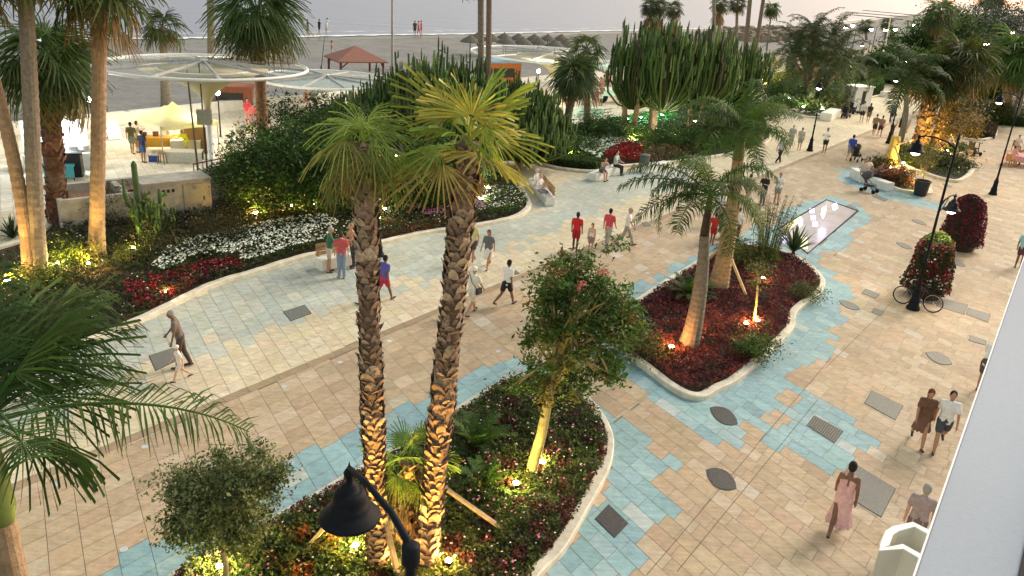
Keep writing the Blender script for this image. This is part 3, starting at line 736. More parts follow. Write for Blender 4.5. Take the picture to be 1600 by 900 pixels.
# mortar bed under all paving, as wide as the promenade
prom = PL([(-400, 215), (-200, 213), (60, 205), (200, 188), (345, 168), (480, 160), (640, 141), (800, 120), (940, 104), (1100, 88), (1250, 86), (1340, 76)])
prom_poly = [(p.x, p.y) for p in prom] + [(95, 225), (160, 225), (150, 60), (30, -8), (-50, -8), (-70, 20)]
flat('promenade_bed', prom_poly, -.012, M_MORTAR)

AX = ray(1800, 22); eA = Vector((AX[0], AX[1], 0)).normalized()
BX = ray(-10, -100); eB = -Vector((BX[0], BX[1], 0)).normalized()
ORG = P(12, 759)
streak(M_PAVER, math.atan2(eB.y, eB.x))
def W2(poly): return [tuple(P(x, y))[:2] for x, y in poly]
BED1 = [(200, 960), (290, 885), (340, 862), (430, 812), (500, 772), (560, 737), (640, 690), (712, 643), (760, 612), (800, 590), (850, 585), (890, 598), (912, 616), (945, 655), (960, 690), (957, 725), (945, 755), (925, 790), (900, 835), (880, 870), (850, 897), (800, 960)]
BED2 = [(952, 520), (960, 540), (975, 557), (1010, 582), (1045, 610), (1072, 625), (1100, 628), (1120, 615), (1150, 602), (1170, 585), (1200, 557), (1225, 535), (1242, 515), (1241, 497), (1252, 483), (1280, 467), (1290, 450), (1286, 436), (1268, 418), (1240, 400), (1200, 388), (1160, 384), (1110, 398), (1060, 428), (1010, 460), (965, 492)]
BED3 = [(-90, 640), (0, 585), (70, 557), (117, 545), (200, 515), (250, 492), (312, 460), (345, 445), (400, 430), (450, 413), (497, 400), (600, 383), (662, 367), (732, 359), (800, 346), (820, 337), (832, 325), (827, 312), (812, 292), (795, 276), (770, 262), (700, 246), (600, 235), (450, 240), (400, 250), (330, 262), (95, 330), (60, 370), (-40, 400), (-200, 450)]
BED4 = [(812, 245), (840, 258), (880, 267), (930, 272), (972, 262), (1000, 260), (1042, 257), (1100, 250), (1170, 238), (1205, 222), (1208, 205), (1190, 180), (1150, 165), (1060, 165), (990, 178), (930, 190), (850, 208), (818, 225)]
BED5 = [(1200, 152), (1212, 168), (1235, 178), (1265, 185), (1290, 185), (1310, 172), (1335, 160), (1360, 154), (1385, 148), (1372, 134), (1330, 118), (1250, 108), (1210, 115), (1195, 135)]
BED6 = [(1360, 268), (1375, 287), (1398, 298), (1425, 303), (1457, 306), (1457, 299), (1433, 284), (1400, 262), (1378, 255)]
BED7 = [(1393, 250), (1412, 262), (1450, 275), (1480, 284), (1500, 286), (1516, 277), (1525, 263), (1502, 247), (1470, 236), (1430, 226), (1400, 230)]
BED8 = [(1462, 231), (1485, 222), (1508, 229), (1511, 239), (1495, 245), (1475, 242)]
BED9 = [(1500, 208), (1512, 195), (1535, 192), (1556, 198), (1560, 208), (1550, 219), (1520, 221), (1502, 217)]
BED10 = [(1530, 185), (1560, 180), (1640, 188), (1660, 200), (1600, 198), (1550, 193)]
GLASS = [(1214, 358), (1291, 312), (1342, 330), (1262, 397)]
PB1 = [(890, 600), (925, 612), (1000, 680), (1065, 730), (1035, 745), (1035, 765), (1045, 785), (1012, 805), (1015, 825), (1018, 850), (985, 880), (950, 895), (900, 930), (840, 960), (940, 760)]
PB2 = [(120, 960), (125, 905), (215, 855), (262, 838), (300, 790), (440, 735), (480, 710), (560, 670), (660, 620), (740, 580), (800, 560), (860, 572), (900, 600), (720, 660), (560, 750), (300, 900), (240, 960)]
PB3 = [(930, 500), (1000, 445), (1090, 395), (1140, 375), (1185, 355), (1205, 352), (1215, 338), (1240, 322), (1290, 305), (1345, 318), (1362, 335), (1332, 365), (1325, 388), (1290, 398), (1275, 410), (1305, 430), (1325, 455), (1330, 480), (1310, 510), (1300, 540), (1268, 568), (1236, 592), (1214, 618), (1188, 650), (1195, 668), (1160, 672), (1158, 708), (1087, 672), (965, 585), (920, 540)]
PB4 = [(1264, 604), (1282, 615), (1340, 669), (1355, 690), (1349, 699), (1337, 720), (1313, 725), (1275, 725), (1222, 693), (1209, 707), (1187, 693)]
PB5 = [(1310, 268), (1345, 256), (1380, 255), (1440, 310), (1484, 322), (1470, 330), (1430, 322), (1400, 317), (1365, 302), (1318, 287)]
PP1 = [(-100, 660), (100, 545), (400, 415), (660, 355), (820, 330), (890, 285), (940, 268), (1080, 262), (1090, 290), (1000, 312), (950, 325), (860, 365), (760, 405), (640, 445), (480, 500), (300, 545), (130, 625), (0, 690)]
DRK = [(400, 420), (500, 398), (800, 350), (800, 380), (640, 420), (450, 470), (380, 490)]
cull_mask_polys = [W2(b) for b in (BED1, BED2, BED3, BED4, BED5, BED6, BED7, BED8, BED9, GLASS)]
def shrink(poly, d):
    n = len(poly); ar = sum(poly[i][0] * poly[(i + 1) % n][1] - poly[(i + 1) % n][0] * poly[i][1] for i in range(n)); sg = 1 if ar > 0 else -1; out = []
    for i in range(n):
        a, b_, c = Vector(poly[i - 1]), Vector(poly[i]), Vector(poly[(i + 1) % n]); d1 = (b_ - a).normalized(); d2 = (c - b_).normalized()
        nn = Vector((-(d1.y + d2.y), d1.x + d2.x)) * sg
        if nn.length < 1e-3: nn = Vector((-d1.y, d1.x)) * sg
        nn.normalize(); out.append(tuple(b_ + nn * d))
    return out
def smooth_poly(p, it=2):
    for _ in range(it):
        q = []
        for i in range(len(p)):
            a, b_ = p[i], p[(i + 1) % len(p)]; q += [(a[0] * .75 + b_[0] * .25, a[1] * .75 + b_[1] * .25), (a[0] * .25 + b_[0] * .75, a[1] * .25 + b_[1] * .75)]
        p = q
    return p

# pavers: every stone a face of its own, tinted one by one
TAN = [(.45, .342, .228), (.435, .328, .218), (.465, .36, .245), (.43, .322, .215), (.455, .335, .224), (.49, .39, .28)]
CREAM = [(.60, .51, .355), (.58, .49, .335), (.62, .54, .39), (.59, .51, .37)]
GREYB = [(.45, .475, .41), (.43, .465, .42), (.48, .49, .42), (.46, .47, .395)]
BLUE = [(.26, .40, .43), (.24, .375, .41), (.285, .43, .455), (.255, .39, .425), (.31, .435, .45)]
PALE = [(.70, .63, .50), (.66, .60, .49), (.72, .66, .54), (.64, .58, .48)]
def build_pavers():
    rng = np.random.default_rng(4); o = np.array(ORG[:2]); A = np.array(eA[:2]); B = np.array(eB[:2])
    cells = []
    def columns(a0, a1, w, b0, b1, l0, l1, flag):
        a = a0
        while a < a1:
            ww = w * (1 + .0 * rng.normal()); b = b0 - rng.random() * l1
            while b < b1:
                l = rng.uniform(l0, l1); s_, e_ = max(b, b0), min(b + l, b1)
                if e_ - s_ > .08: cells.append((a, a + ww, s_, e_, flag))
                b += l
            a += ww
    columns(-8, 110, .62, .32, 9.0, .42, .62, 0)       # wide tan carpet south of the kerb line
    columns(-6, 110, .46, 9.0, 34, .5, .85, 1)         # narrower stones towards the buildings
    columns(-12, 110, .5, -40, 0.0, .42, .7, 2)        # pale path to the north
    a = -12.0
    while a < 110: cells.append((a, a + 1.0, 0.0, .32, 3)); a += 1.0   # the edge course itself
    C = np.array(cells); fl = C[:, 4].astype(int)
    ce = o + ((C[:, 0] + C[:, 1]) / 2)[:, None] * A + ((C[:, 2] + C[:, 3]) / 2)[:, None] * B
    # visible range, with a wide margin
    q = np.stack([ce[:, 0], ce[:, 1], np.full(len(ce), -CAM_H)], 1); w = q @ F0; px = 800 + F_PX * (q @ CX) / np.maximum(w, .1); py = 450 - F_PX * (q @ CY) / np.maximum(w, .1)
    k = (w > 1) & (px > -500) & (px < 2100) & (py < 1250) & (py > -20)
    for p in cull_mask_polys: k &= ~inside(shrink(p, .28), ce[:, 0], ce[:, 1])
    pp = prom_poly; k &= inside(shrink(pp, .3), ce[:, 0], ce[:, 1])
    C, fl, ce = C[k], fl[k], ce[k]; n = len(C)
    def IN(p, j=0.0):
        e = rng.normal(size=(n, 2)) * j; return inside(W2(p), ce[:, 0] + e[:, 0], ce[:, 1] + e[:, 1])
    col = np.array(TAN)[rng.integers(len(TAN), size=n)]
    cr = np.array(CREAM)[rng.integers(len(CREAM), size=n)]; col[fl == 2] = cr[fl == 2]
    far = (fl == 2) & IN([(300, 270), (0, 330), (-200, 420), (-400, 210), (60, 200), (480, 155), (940, 100), (1000, 180), (800, 250), (560, 250)]); pal = np.array(PALE)[rng.integers(len(PALE), size=n)]; col[far] = pal[far]
    gb = np.array(GREYB)[rng.integers(len(GREYB), size=n)]; kk = (fl == 2) & IN(PP1, .35); col[kk] = gb[kk]
    kk = (fl == 2) & IN(DRK, .5); col[kk] *= .9
    bl = np.array(BLUE)[rng.integers(len(BLUE), size=n)]
    for p in (PB1, PB2, PB3, PB4, PB5):
        kk = (fl != 2) & IN(p, .06); col[kk] = bl[kk]
    e = fl == 3; col[e] = np.array((.33, .24, .155))
    # scattered odd stones
    odd = (rng.random(n) < .022) & (fl < 2); col[odd] = col[odd] * .5 + np.array((.55, .52, .46)) * .5
    odd = (rng.random(n) < .05) & (fl < 2); col[odd] *= .86
    # the warm carpet turns greyer close to the buildings
    b_ = (C[:, 2] + C[:, 3]) / 2; kk = (fl == 1) & (b_ > 15); col[kk] = col[kk] * .92 + np.array((.36, .33, .27)) * .08
    col = np.clip(col * (1 + .035 * rng.normal(size=(n, 1))) * (1 + .012 * rng.normal(size=(n, 3))), .02, .85)
    g = .0055
    V = np.empty((n, 4, 2))
    for i, (ia, ib, sa, sb) in enumerate(((0, 2, 1, 1), (1, 2, -1, 1), (1, 3, -1, -1), (0, 3, 1, -1))):
        V[:, i] = o + (C[:, ia] + sa * g)[:, None] * A + (C[:, ib] + sb * g)[:, None] * B
    z = rng.normal(size=(n, 1, 1)) * .0006
    V = np.concatenate([V, np.broadcast_to(z, (n, 4, 1))], 2)
    nrm = (V[0, 1, 0] - V[0, 0, 0]) * (V[0, 3, 1] - V[0, 0, 1]) - (V[0, 1, 1] - V[0, 0, 1]) * (V[0, 3, 0] - V[0, 0, 0])
    if nrm < 0: V = V[:, ::-1]
    mb = MB(); mb.addq(V.reshape(-1, 3), np.arange(4 * n).reshape(n, 4), col)
    structure(mb.build('promenade_paving', M_PAVER))
build_pavers()
# long drainage joints on the seaward side of the shops
mb = MB()
for a_, b_ in (((1298, 560), (1180, 698)), ((1278, 624), (1058, 893)), ((1400, 466), (1290, 575)), ((1180, 699), (1010, 899))):
    a3, b3 = P(*a_), P(*b_); d = (b3 - a3).normalized(); s = Vector((d.y, -d.x, 0)) * .007
    mb.add([tuple(a3 - s)[:2] + (.004,), tuple(a3 + s)[:2] + (.004,), tuple(b3 + s)[:2] + (.004,), tuple(b3 - s)[:2] + (.004,)], [(0, 1, 2, 3), (3, 2, 1, 0)][0:1])
structure(mb.build('drainage_joint', mat('joint_brown', (.10, .075, .05), .9)))  # thin joint lines in one even dark brown

def kerbed_bed(pix, label_kerb, h=.16, w=.27, soil=True, closed=True, group='pale stone kerbs round the flower beds'):
    poly = smooth_poly(W2(pix), 2); inn = shrink(poly, w); n = len(poly); mb = MB()
    prof = [(0, 0), (0, h * .86), (.12, h), (.88, h), (1, h * .86), (1, 0)]
    vs = []
    for (ox, oy), (ix, iy) in zip(poly, inn):
        for t, z in prof: vs.append((ox + (ix - ox) * t, oy + (iy - oy) * t, z + (.008 * math.sin(ox * 3 + oy * 5) if z else -.01)))
    m_ = len(prof); fs = []
    for i in range(n):
        j = (i + 1) % n
        for k in range(m_ - 1): fs.append((i * m_ + k, j * m_ + k, j * m_ + k + 1, i * m_ + k + 1))
    mb.add(vs, fs); o = mb.build('bed_kerb', M_KERB); o.data.update()
    tag(o, label_kerb, 'kerb', group)
    if soil: flat('bed_soil', inn, .05, M_SOIL)
    return inn
kerbed_bed(BED1, 'thick pale kerb curving round the flower bed nearest the camera')
kerbed_bed(BED2, 'wavy pale kerb round the dark red leaved bed')
kerbed_bed(BED3, 'long pale kerb along the white and red flower garden on the seaward side')
kerbed_bed(BED4, 'pale curved kerb in front of the tall cactus garden')
kerbed_bed(BED5, 'low pale kerb round the mound with the clumped date palm')
kerbed_bed(BED6, 'short pale kerb round the small rust red shrub island')
kerbed_bed(BED7, 'pale kerb round the green bed holding two shaggy palms')
kerbed_bed(BED8, 'kerb of the tiny bed between the bronze tree and the mobility scooter')
kerbed_bed(BED9, 'kerb of the dark round hedge bed beyond the bronze tree')

# ---- covers and gratings let into the paving
def cover(pix, label, name='drain_cover', grate=False, group='metal covers set in the paving', mt=None):
    poly = W2(pix); mb = MB(); inn = shrink(poly, .03)
    mb.prism(poly, -.008, .007); t = mb.build(name, mt or M_COVER); tag(t, label, 'drain cover', group)
    m2 = MB(); m2.prism(inn, .0075, .011)
    if grate:
        a, b_, c, d = [Vector(p) for p in inn[:4]]
        m2 = MB()
        for k in range(13):
            u = (k + .5) / 13; p0 = a.lerp(b_, u); p1 = d.lerp(c, u); m2.bar((p0.x, p0.y, .011), (p1.x, p1.y, .011), .022, .008)
    c_ = m2.build('lid', mat('cover_lid', (.16, .165, .15), .6, metal=.1, noise=.3, scale=20, bump=.6, bscale=70) if not mt else mt, t); c_.matrix_parent_inverse = Matrix.Identity(4)
    return t
def lens(cx, cy, hx, hy, w, n=8):
    """pointed oval between the tips (cx-hx, cy-hy) and (cx+hx, cy+hy), w = half width in pixels"""
    L_ = math.hypot(hx, hy); nx, ny = -hy / L_, hx / L_; out = []
    for sg in (1, -1):
        for k in range(n):
            t = k / n; s = -1 + 2 * t; q = (1 - s * s) ** .8 * w
            out.append((cx + hx * s * sg + nx * q * sg, cy + hy * s * sg + ny * q * sg))
    return out
CDK = mat('dark_cover', (.045, .048, .05), .5, metal=.4, noise=.4, scale=20, bump=.7, bscale=60)
cover([(951, 788), (982, 818), (960, 841), (929, 811)], 'small square black cover on blue paving beside the nearest bed', mt=CDK)
cover(lens(1131, 650, 22, 13, 12), 'dark pointed oval cover on blue paving off the tip of the red bed', mt=CDK)
cover(lens(1127, 749, 24, 15, 15), 'darkest pointed oval cover, on tan paving between the near bed and the woman in pink', mt=CDK)
cover(lens(1327, 477, 17, 7, 5.5), 'grey pointed oval cover by the right side of the red bed')
cover(lens(1467, 560, 21, 9, 8), 'grey pointed oval cover left of the man leaning by the ledge')
cover(lens(1413, 384, 13, 5, 3.5), 'small pointed oval cover left of the nearer flower tower')
cover(lens(1436, 347, 12, 4, 3), 'small pointed oval cover left of the farther flower tower')
cover(lens(1497, 411, 12, 5, 4), 'pointed oval cover right of the nearer flower tower')
cover(lens(1480, 290, 8, 2.6, 2), 'tiny oval cover by the kerb of the green palm bed')
cover([(1272, 649), (1318, 674), (1304, 693), (1260, 665)], 'slatted grating in the middle of the square blue patch', 'drain_grating', True)
cover([(1362, 610), (1412, 634), (1399, 657), (1350, 630)], 'grey rectangular cover beside the couple walking arm in arm')
cover([(1331, 722), (1400, 764), (1377, 809), (1304, 764)], 'largest grey rectangular cover, under the woman in the pink dress')
cover([(1352, 451), (1375, 460), (1368, 467), (1346, 458)], 'small grating nearest the bicycle front wheel')
cover([(1366, 481), (1382, 487), (1376, 494), (1361, 488)], 'smallest square grating below the bicycle front wheel')
cover([(1470, 466), (1513, 476), (1507, 492), (1462, 478)], 'long grey cover under the bicycle rear wheel')
cover([(1513, 481), (1548, 491), (1544, 504), (1509, 491)], 'long grey cover right of the bicycle cover')
cover([(1516, 524), (1541, 532), (1541, 540), (1513, 532)], 'grey cover behind the man leaning by the ledge')
cover([(442, 487), (476, 476), (487, 490), (454, 502)], 'grey rectangular cover alone on the pale seaward path')
cover([(232, 556), (270, 544), (284, 560), (243, 580)], 'grey rectangular cover behind the old man and the child')
cover([(1002, 348), (1010, 346), (1018, 353), (1008, 354)], 'small dark grating beside the edge course past the man in white')
cover([(800, 424), (806, 422), (812, 428), (805, 430)], 'small dark grating on the edge course left of the tree crown')
cover([(1362, 306), (1369, 304), (1388, 312), (1382, 315)], 'narrow grey grating beside the bench with the pushchair')
cover([(1322, 322), (1329, 320), (1341, 327), (1336, 330)], 'narrow steel strip at the far corner of the glass panel')
# ---- small round ground lights, set in the tan carpet, mostly unlit glass
k = 0
for (x, y, lb) in [(87, 757, 'by the trunk of the dark near palm'), (226, 698, 'under the hanging frond tips'), (193, 858, 'left of the grey green little tree'), (454, 722, 'above the big lantern'), (531, 566, 'left of the first shaggy trunk'), (444, 604, 'on the carpet far from any tree'), (608, 533, 'just right of the first shaggy trunk'), (778, 549, 'between the second shaggy trunk and the flowering tree'), (1011, 427, 'right of the flowering tree crown'), (1043, 409, 'near the tip of the red bed'), (1074, 394, 'left of the ringed palm trunk')]:
    c = P(x, y, .0); mb = MB(); mb.lathe([(.0, .004), (.065, .006), (.08, .003), (.08, -.005)][::-1], tuple(c), 14)
    tag(mb.build('ground_light', mat('ground_light_glass', (.36, .38, .40), .3, noise=0, emit=(.9, .95, 1), estr=.06)), 'round glass paving light ' + lb, 'ground light', 'round lights set in the tan carpet')
# ------------------------------------------------------------------ palms and trees
def above(x, y, z):                                 # ground pixel lifted to height z
    g = P(x, y); return g
def palm_at(bx, by, tx, ty, R, r0, r1, label, **k):
    g = P(bx, by); return fan_palm(g, UP(tx, ty, g), R, r0, r1, label, **k)
LIT = [(.14, .19, .05), (.17, .21, .055), (.20, .21, .06), (.22, .18, .06)]
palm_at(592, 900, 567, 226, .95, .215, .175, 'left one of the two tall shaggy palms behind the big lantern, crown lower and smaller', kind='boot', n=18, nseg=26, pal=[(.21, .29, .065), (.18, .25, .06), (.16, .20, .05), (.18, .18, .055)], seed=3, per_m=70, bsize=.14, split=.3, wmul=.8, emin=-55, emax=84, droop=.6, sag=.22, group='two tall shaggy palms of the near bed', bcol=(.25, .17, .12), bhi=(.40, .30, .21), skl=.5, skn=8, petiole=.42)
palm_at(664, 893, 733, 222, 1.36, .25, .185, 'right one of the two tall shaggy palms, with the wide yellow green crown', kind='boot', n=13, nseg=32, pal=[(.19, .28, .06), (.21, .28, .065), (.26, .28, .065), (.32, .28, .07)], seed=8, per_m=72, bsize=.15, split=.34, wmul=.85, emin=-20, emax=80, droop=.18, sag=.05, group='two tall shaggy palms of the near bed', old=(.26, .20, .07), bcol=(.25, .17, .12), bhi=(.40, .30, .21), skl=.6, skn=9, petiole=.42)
# the small fan palm between them
g = P(628, 868); fan_palm(g, UP(640, 722, g), .95, .17, .15, 'short young fan palm squeezed between the two tall shaggy palms', kind='boot', n=14, nseg=34, pal=[(.10, .18, .05), (.13, .20, .05)], seed=5, emin=-55, emax=85, droop=.25, sag=.03, skl=1.3, skn=22, per_m=40, petiole=.6)

# the dark palm at the left edge, close to the camera
Cp = D(-30, 655, 9.4); t = thing('feather_palm_tree', 'dark feathery palm at the left edge, closest to the camera', 'palm tree', (Cp.x, Cp.y, 0))
rng = np.random.default_rng(2)
ring_trunk(t, Vector((Cp.x, Cp.y, 0)), Cp - Vector((0, 0, 1.2)), .17, .13, M_TANBARK, n=40)
cs = MB(); cs.tube([Cp - Vector((0, 0, 1.25)), Cp - Vector((0, 0, 1.0)), Cp - Vector((0, 0, .5)), Cp], [.12, .155, .13, .08], 14); cs.build('crownshaft', mat('crownshaft_green', (.13, .19, .045), .45, noise=.2), t, smooth=True)
mb = MB(); DK = [(.045, .085, .022), (.035, .07, .018), (.065, .11, .028)]
specs = [(math.radians(a), e, l, bd) for a, e, l, bd in [(8, 18, 2.6, 56), (56, 40, 1.75, 62), (78, 48, 2.0, 70), (108, 60, 2.0, 70), (-40, 40, 1.8, 70), (150, 40, 1.9, 70), (200, 35, 1.9, 70), (-80, 45, 1.8, 80), (66, 22, 1.6, 60), (95, 25, 1.8, 70), (125, 20, 1.7, 60)]]
pinnate_crown(mb, Cp - Vector((0, 0, .05)), 2.3, 0, DK, rng, nl=56, ll=.62, lw=.026, hang=.55, custom=specs)
T_ = fan('dark', nseg=30, petiole=.6, blade=1.0, droop=.35, span=170, split=.3, wmul=.75)
for az, el, s in [(62, 36, 1.1), (48, 4, .85), (96, 46, 1.0), (20, -30, .8), (-15, -16, .8), (40, 50, .9)]:
    V, Q = T_[rng.integers(4)]; a, e = math.radians(az), math.radians(el); M_ = rot_from((math.cos(a) * math.cos(e), math.sin(a) * math.cos(e), math.sin(e)), rng.normal() * .3)
    mb.addq(V * s @ M_.T + np.array(Cp), Q, shade(DK[rng.integers(3)], len(Q), rng, .2, .05))
mb.build('crown', M_LEAF2, t)

# left group behind the fan of the near palm
palm_at(60, 432, 36, -95, 2.2, .26, .22, 'thick grey palm trunk with dark bands, rising out of the frame at left', tmat=M_GREYBARK, seed=11, n=26, group='tall palms of the left garden', bow=(0, 0, 0))
palm_at(48, 434, -72, -60, 2.0, .22, .18, 'tan palm trunk bending left out of the frame at the left edge', tmat=M_TANBARK, seed=12, n=24, group='tall palms of the left garden', bow=(.4, 0, 0))
palm_at(150, 404, 157, -42, 2.0, .26, .22, 'smooth tan palm trunk crossing the plaza view, one brown frond hanging at the top', tmat=M_TANBARK, seed=13, n=26, group='tall palms of the left garden', skl=2.3, skn=7)
palm_at(92, 352, 72, 92, 2.35, .42, .40, 'bushy fan palm with dark red brown trunk at the upper left', kind='boot', bcol=(.10, .045, .03), bhi=(.17, .08, .05), n=34, nseg=30, pal=[(.05, .09, .03), (.06, .10, .03), (.045, .075, .025), (.08, .10, .035)], seed=14, per_m=40, bsize=.24, droop=.7, sag=.09, emin=-60, skl=1.2, skn=18)
palm_at(412, 240, 402, 22, 2.7, .34, .30, 'fan palm with slim red brown trunk by the round shade canopy', tmat=mat('reddish_bark', (.25, .14, .08), .9, noise=.35, scale=7, bump=.5), n=34, nseg=30, pal=[(.045, .085, .03), (.06, .10, .03), (.05, .08, .03)], seed=15, droop=.8, sag=.12, emin=-50)
palm_at(260, 178, 254, 42, 1.75, .36, .22, 'small lone fan palm on the dark beach sand behind the cream tent', n=20, nseg=22, pal=[(.05, .075, .03), (.07, .09, .035)], seed=16, droop=.6, sag=.12, group='fan palms on the beach edge')
palm_at(124, 204, 108, 95, 1.8, .34, .24, 'pale palm trunk at the seawall beside the bright white stall', n=18, nseg=20, pal=PDARK, seed=17, skl=1.0, skn=10, group='fan palms on the beach edge')
palm_at(96, 182, 92, 92, 1.8, .34, .24, 'pale palm trunk on the sand left of the seawall gap', n=16, nseg=20, pal=PDARK, seed=27, group='fan palms on the beach edge')
palm_at(331, 172, 328, -60, 1.8, .27, .23, 'slim grey trunk seen above the round shade canopy', n=16, nseg=18, seed=18, group='fan palms on the beach edge')
palm_at(752, 262, 751, -70, 2.0, .20, .16, 'left trunk of the close pair rising out of the cactus mass', tmat=M_GREYBARK, n=18, nseg=18, seed=19, group='pair of slim palms in the cactus mass')
palm_at(762, 268, 765, -90, 2.0, .17, .14, 'darker right trunk of the close pair rising out of the cactus mass', tmat=M_BARK, n=18, nseg=18, seed=20, group='pair of slim palms in the cactus mass')
palm_at(873, 255, 900, 118, 1.75, .30, .20, 'small leaning palm with a dense round green head above the plaza', tmat=M_BARK, n=44, nseg=22, pal=[(.05, .08, .035), (.065, .095, .04), (.04, .065, .03)], seed=21, droop=.5, sag=.16, emin=-50)
palm_at(918, 208, 916, 78, 1.7, .26, .18, 'palm with a tan skirt of dead leaves left of the tall cactus trees', n=18, nseg=20, pal=PDARK, seed=22, skl=2.2, skn=46, tmat=M_BARK)
for i, (bx, by, tx, ty, lb) in enumerate([(1014, 96, 1017, 10, 'leftmost of the three shaggy palms against the sea'), (1028, 97, 1030, 12, 'middle one of the three shaggy palms against the sea'), (1048, 94, 1053, 14, 'rightmost and broadest of the three shaggy palms against the sea'), (1120, 100, 1126, 6, 'shaggy palm with a narrow skirt further right against the sea'), (1150, 98, 1152, 5, 'greener palm touching the narrow skirted one against the sea')]):
    palm_at(bx, by, tx, ty, 1.75, .27, .2, lb, n=24, nseg=18, pal=[(.07, .09, .045), (.06, .075, .04)], seed=30 + i, skl=(3.0, 3.2, 3.6, 2.6, 1.0)[i], skn=46, group='skirted palms in a row before the sea', droop=.5, sag=.12)
palm_at(1198, 78, 1206, 14, 2.0, .17, .13, 'slender palm standing alone left of the big clumped date palm', n=20, nseg=14, pal=PDARK, seed=36, petiole=.35)
palm_at(1158, 152, 1177, -55, 2.0, .26, .2, 'left dark slender trunk leaning right above the tall cactus trees', tmat=M_BARK, n=16, nseg=16, seed=37, group='dark slender trunks leaning right')
palm_at(1170, 146, 1202, -60, 2.0, .24, .18, 'right dark slender trunk leaning right above the tall cactus trees', tmat=M_BARK, n=16, nseg=16, seed=38, group='dark slender trunks leaning right')
palm_at(1117, 128, 1115, -70, 1.8, .24, .19, 'grey slender trunk crossing the skirted palms at the top', tmat=M_GREYBARK, n=14, nseg=16, seed=39)
for i, (bx, by, tx, ty, R) in enumerate([(1354, 62, 1352, 40, 2.6), (1386, 58, 1386, 36, 2.6), (1400, 66, 1392, 52, 2.4)]):
    palm_at(bx, by, tx, ty, R, .3, .22, ('tiny distant palm left of the flagpole by the far plaza', 'tiny distant palm behind the flagpole by the far plaza', 'low tiny distant palm right of the flagpole by the far plaza')[i], n=22, nseg=12, pal=PDARK, seed=41 + i, group='tiny palms by the far plaza')
# mast and flagpole
def pole(bx, by, tx, ty, r, label, name='mast', mt=None):
    g = P(bx, by); tp = UP(tx, ty, g); mb = MB(); mb.tube([g, g.lerp(tp, .5), tp], [r, r * .85, r * .6], 10); mb.tube([g, g + Vector((0, 0, .35))], r * 2.0, 10)
    return tag(mb.build(name, mt or mat('grey_steel', (.33, .32, .31), .5, metal=.4)), label, 'pole')
pole(613, 108, 613, -60, .16, 'bare grey mast standing on the beach behind the gazebo')
pole(1380, 88, 1392, 26, .17, 'tall pale leaning flagpole over the far crowd', 'flagpole', M_WHITE)
pole(502, 108, 507, 58, .04, 'thin stick upright in the sand left of the gazebo', 'beach_stake', M_DARK)

# ---- feather palms of the red bed
def feather_palm(bx, by, tx, ty, L_, r0, r1, label, n=14, pal=None, tmat=None, shaft=None, seed=1, group=None, nl=46, ll=.6, e0=80, e1=-10, bend=105, hang=.8, bow=(0, 0, 0), lw=.04, shaft_len=.9, extra=None, sh_r=1.0):
    g = P(bx, by); tp = UP(tx, ty, g); rng = np.random.default_rng(seed); t = thing('feather_palm_tree', label, 'palm tree', g, 0, group)
    ax = (tp - g).normalized(); s0 = tp - ax * shaft_len if shaft else tp
    ring_trunk(t, g, s0, r0, r1, tmat or M_GREYBARK, bow, n=max(30, int((s0 - g).length * 12)))
    if shaft: m_ = MB(); m_.tube([s0 - ax * .05, s0 + ax * .15, s0 + ax * shaft_len * .6, tp], [r1 * .95, r1 * 1.05 * sh_r, r1 * .8 * sh_r, r1 * .5 * sh_r], 14); m_.build('crownshaft', shaft, t, smooth=True)
    mb = MB(); pinnate_crown(mb, tp - ax * .1, L_, n, pal or [(.06, .115, .024), (.05, .095, .02), (.09, .14, .032)], rng, nl, e0, e1, bend, ll, lw, hang, rng.random() * 6)
    if extra: pinnate_crown(mb, tp - ax * .1, L_, 0, pal or [(.07, .11, .035), (.055, .09, .03)], rng, nl, ll=ll, lw=lw, hang=hang, custom=[(math.radians(a), e, l, b) for a, e, l, b in extra])
    mb.build('crown', M_LEAF2, t); return t
feather_palm(1074, 545, 1111, 300, 2.3, .32, .15, 'leaning ringed grey palm with drooping fronds, nearest in the red leaved bed', n=12, shaft=mat('crownshaft_brown', (.05, .025, .016), .5, noise=.4, scale=5), seed=7, shaft_len=1.35, sh_r=.9, bow=(.12, 0, 0), hang=1.0, bend=125, extra=[(178, 25, 2.9, 70), (195, 5, 2.6, 70), (165, 40, 2.7, 80), (20, 30, 2.2, 90)], group='two ringed palms of the red bed')
feather_palm(1120, 455, 1160, 206, 2.5, .36, .2, 'taller ringed palm lit from below, with the larger crown, in the red leaved bed', n=16, shaft=mat('crownshaft_olive', (.10, .12, .035), .5, noise=.3), seed=9, shaft_len=1.0, bow=(.1, 0, 0), bend=115, hang=.9, tmat=M_TANBARK, extra=[(200, 40, 2.6, 80), (20, 45, 2.8, 90), (60, 50, 2.6, 80), (150, 50, 2.6, 90)], group='two ringed palms of the red bed', e0=85, e1=5)
feather_palm(1398, 240, 1421, 118, 3.3, .26, .16, 'pale slim palm beyond the glass panel, base wrapped and propped with poles', n=16, pal=[(.035, .06, .02), (.045, .075, .025)], seed=10, shaft=M_CACTUS, shaft_len=1.3, bow=(.3, 0, 0), nl=34, ll=.9, lw=.08, hang=.6, bend=95)
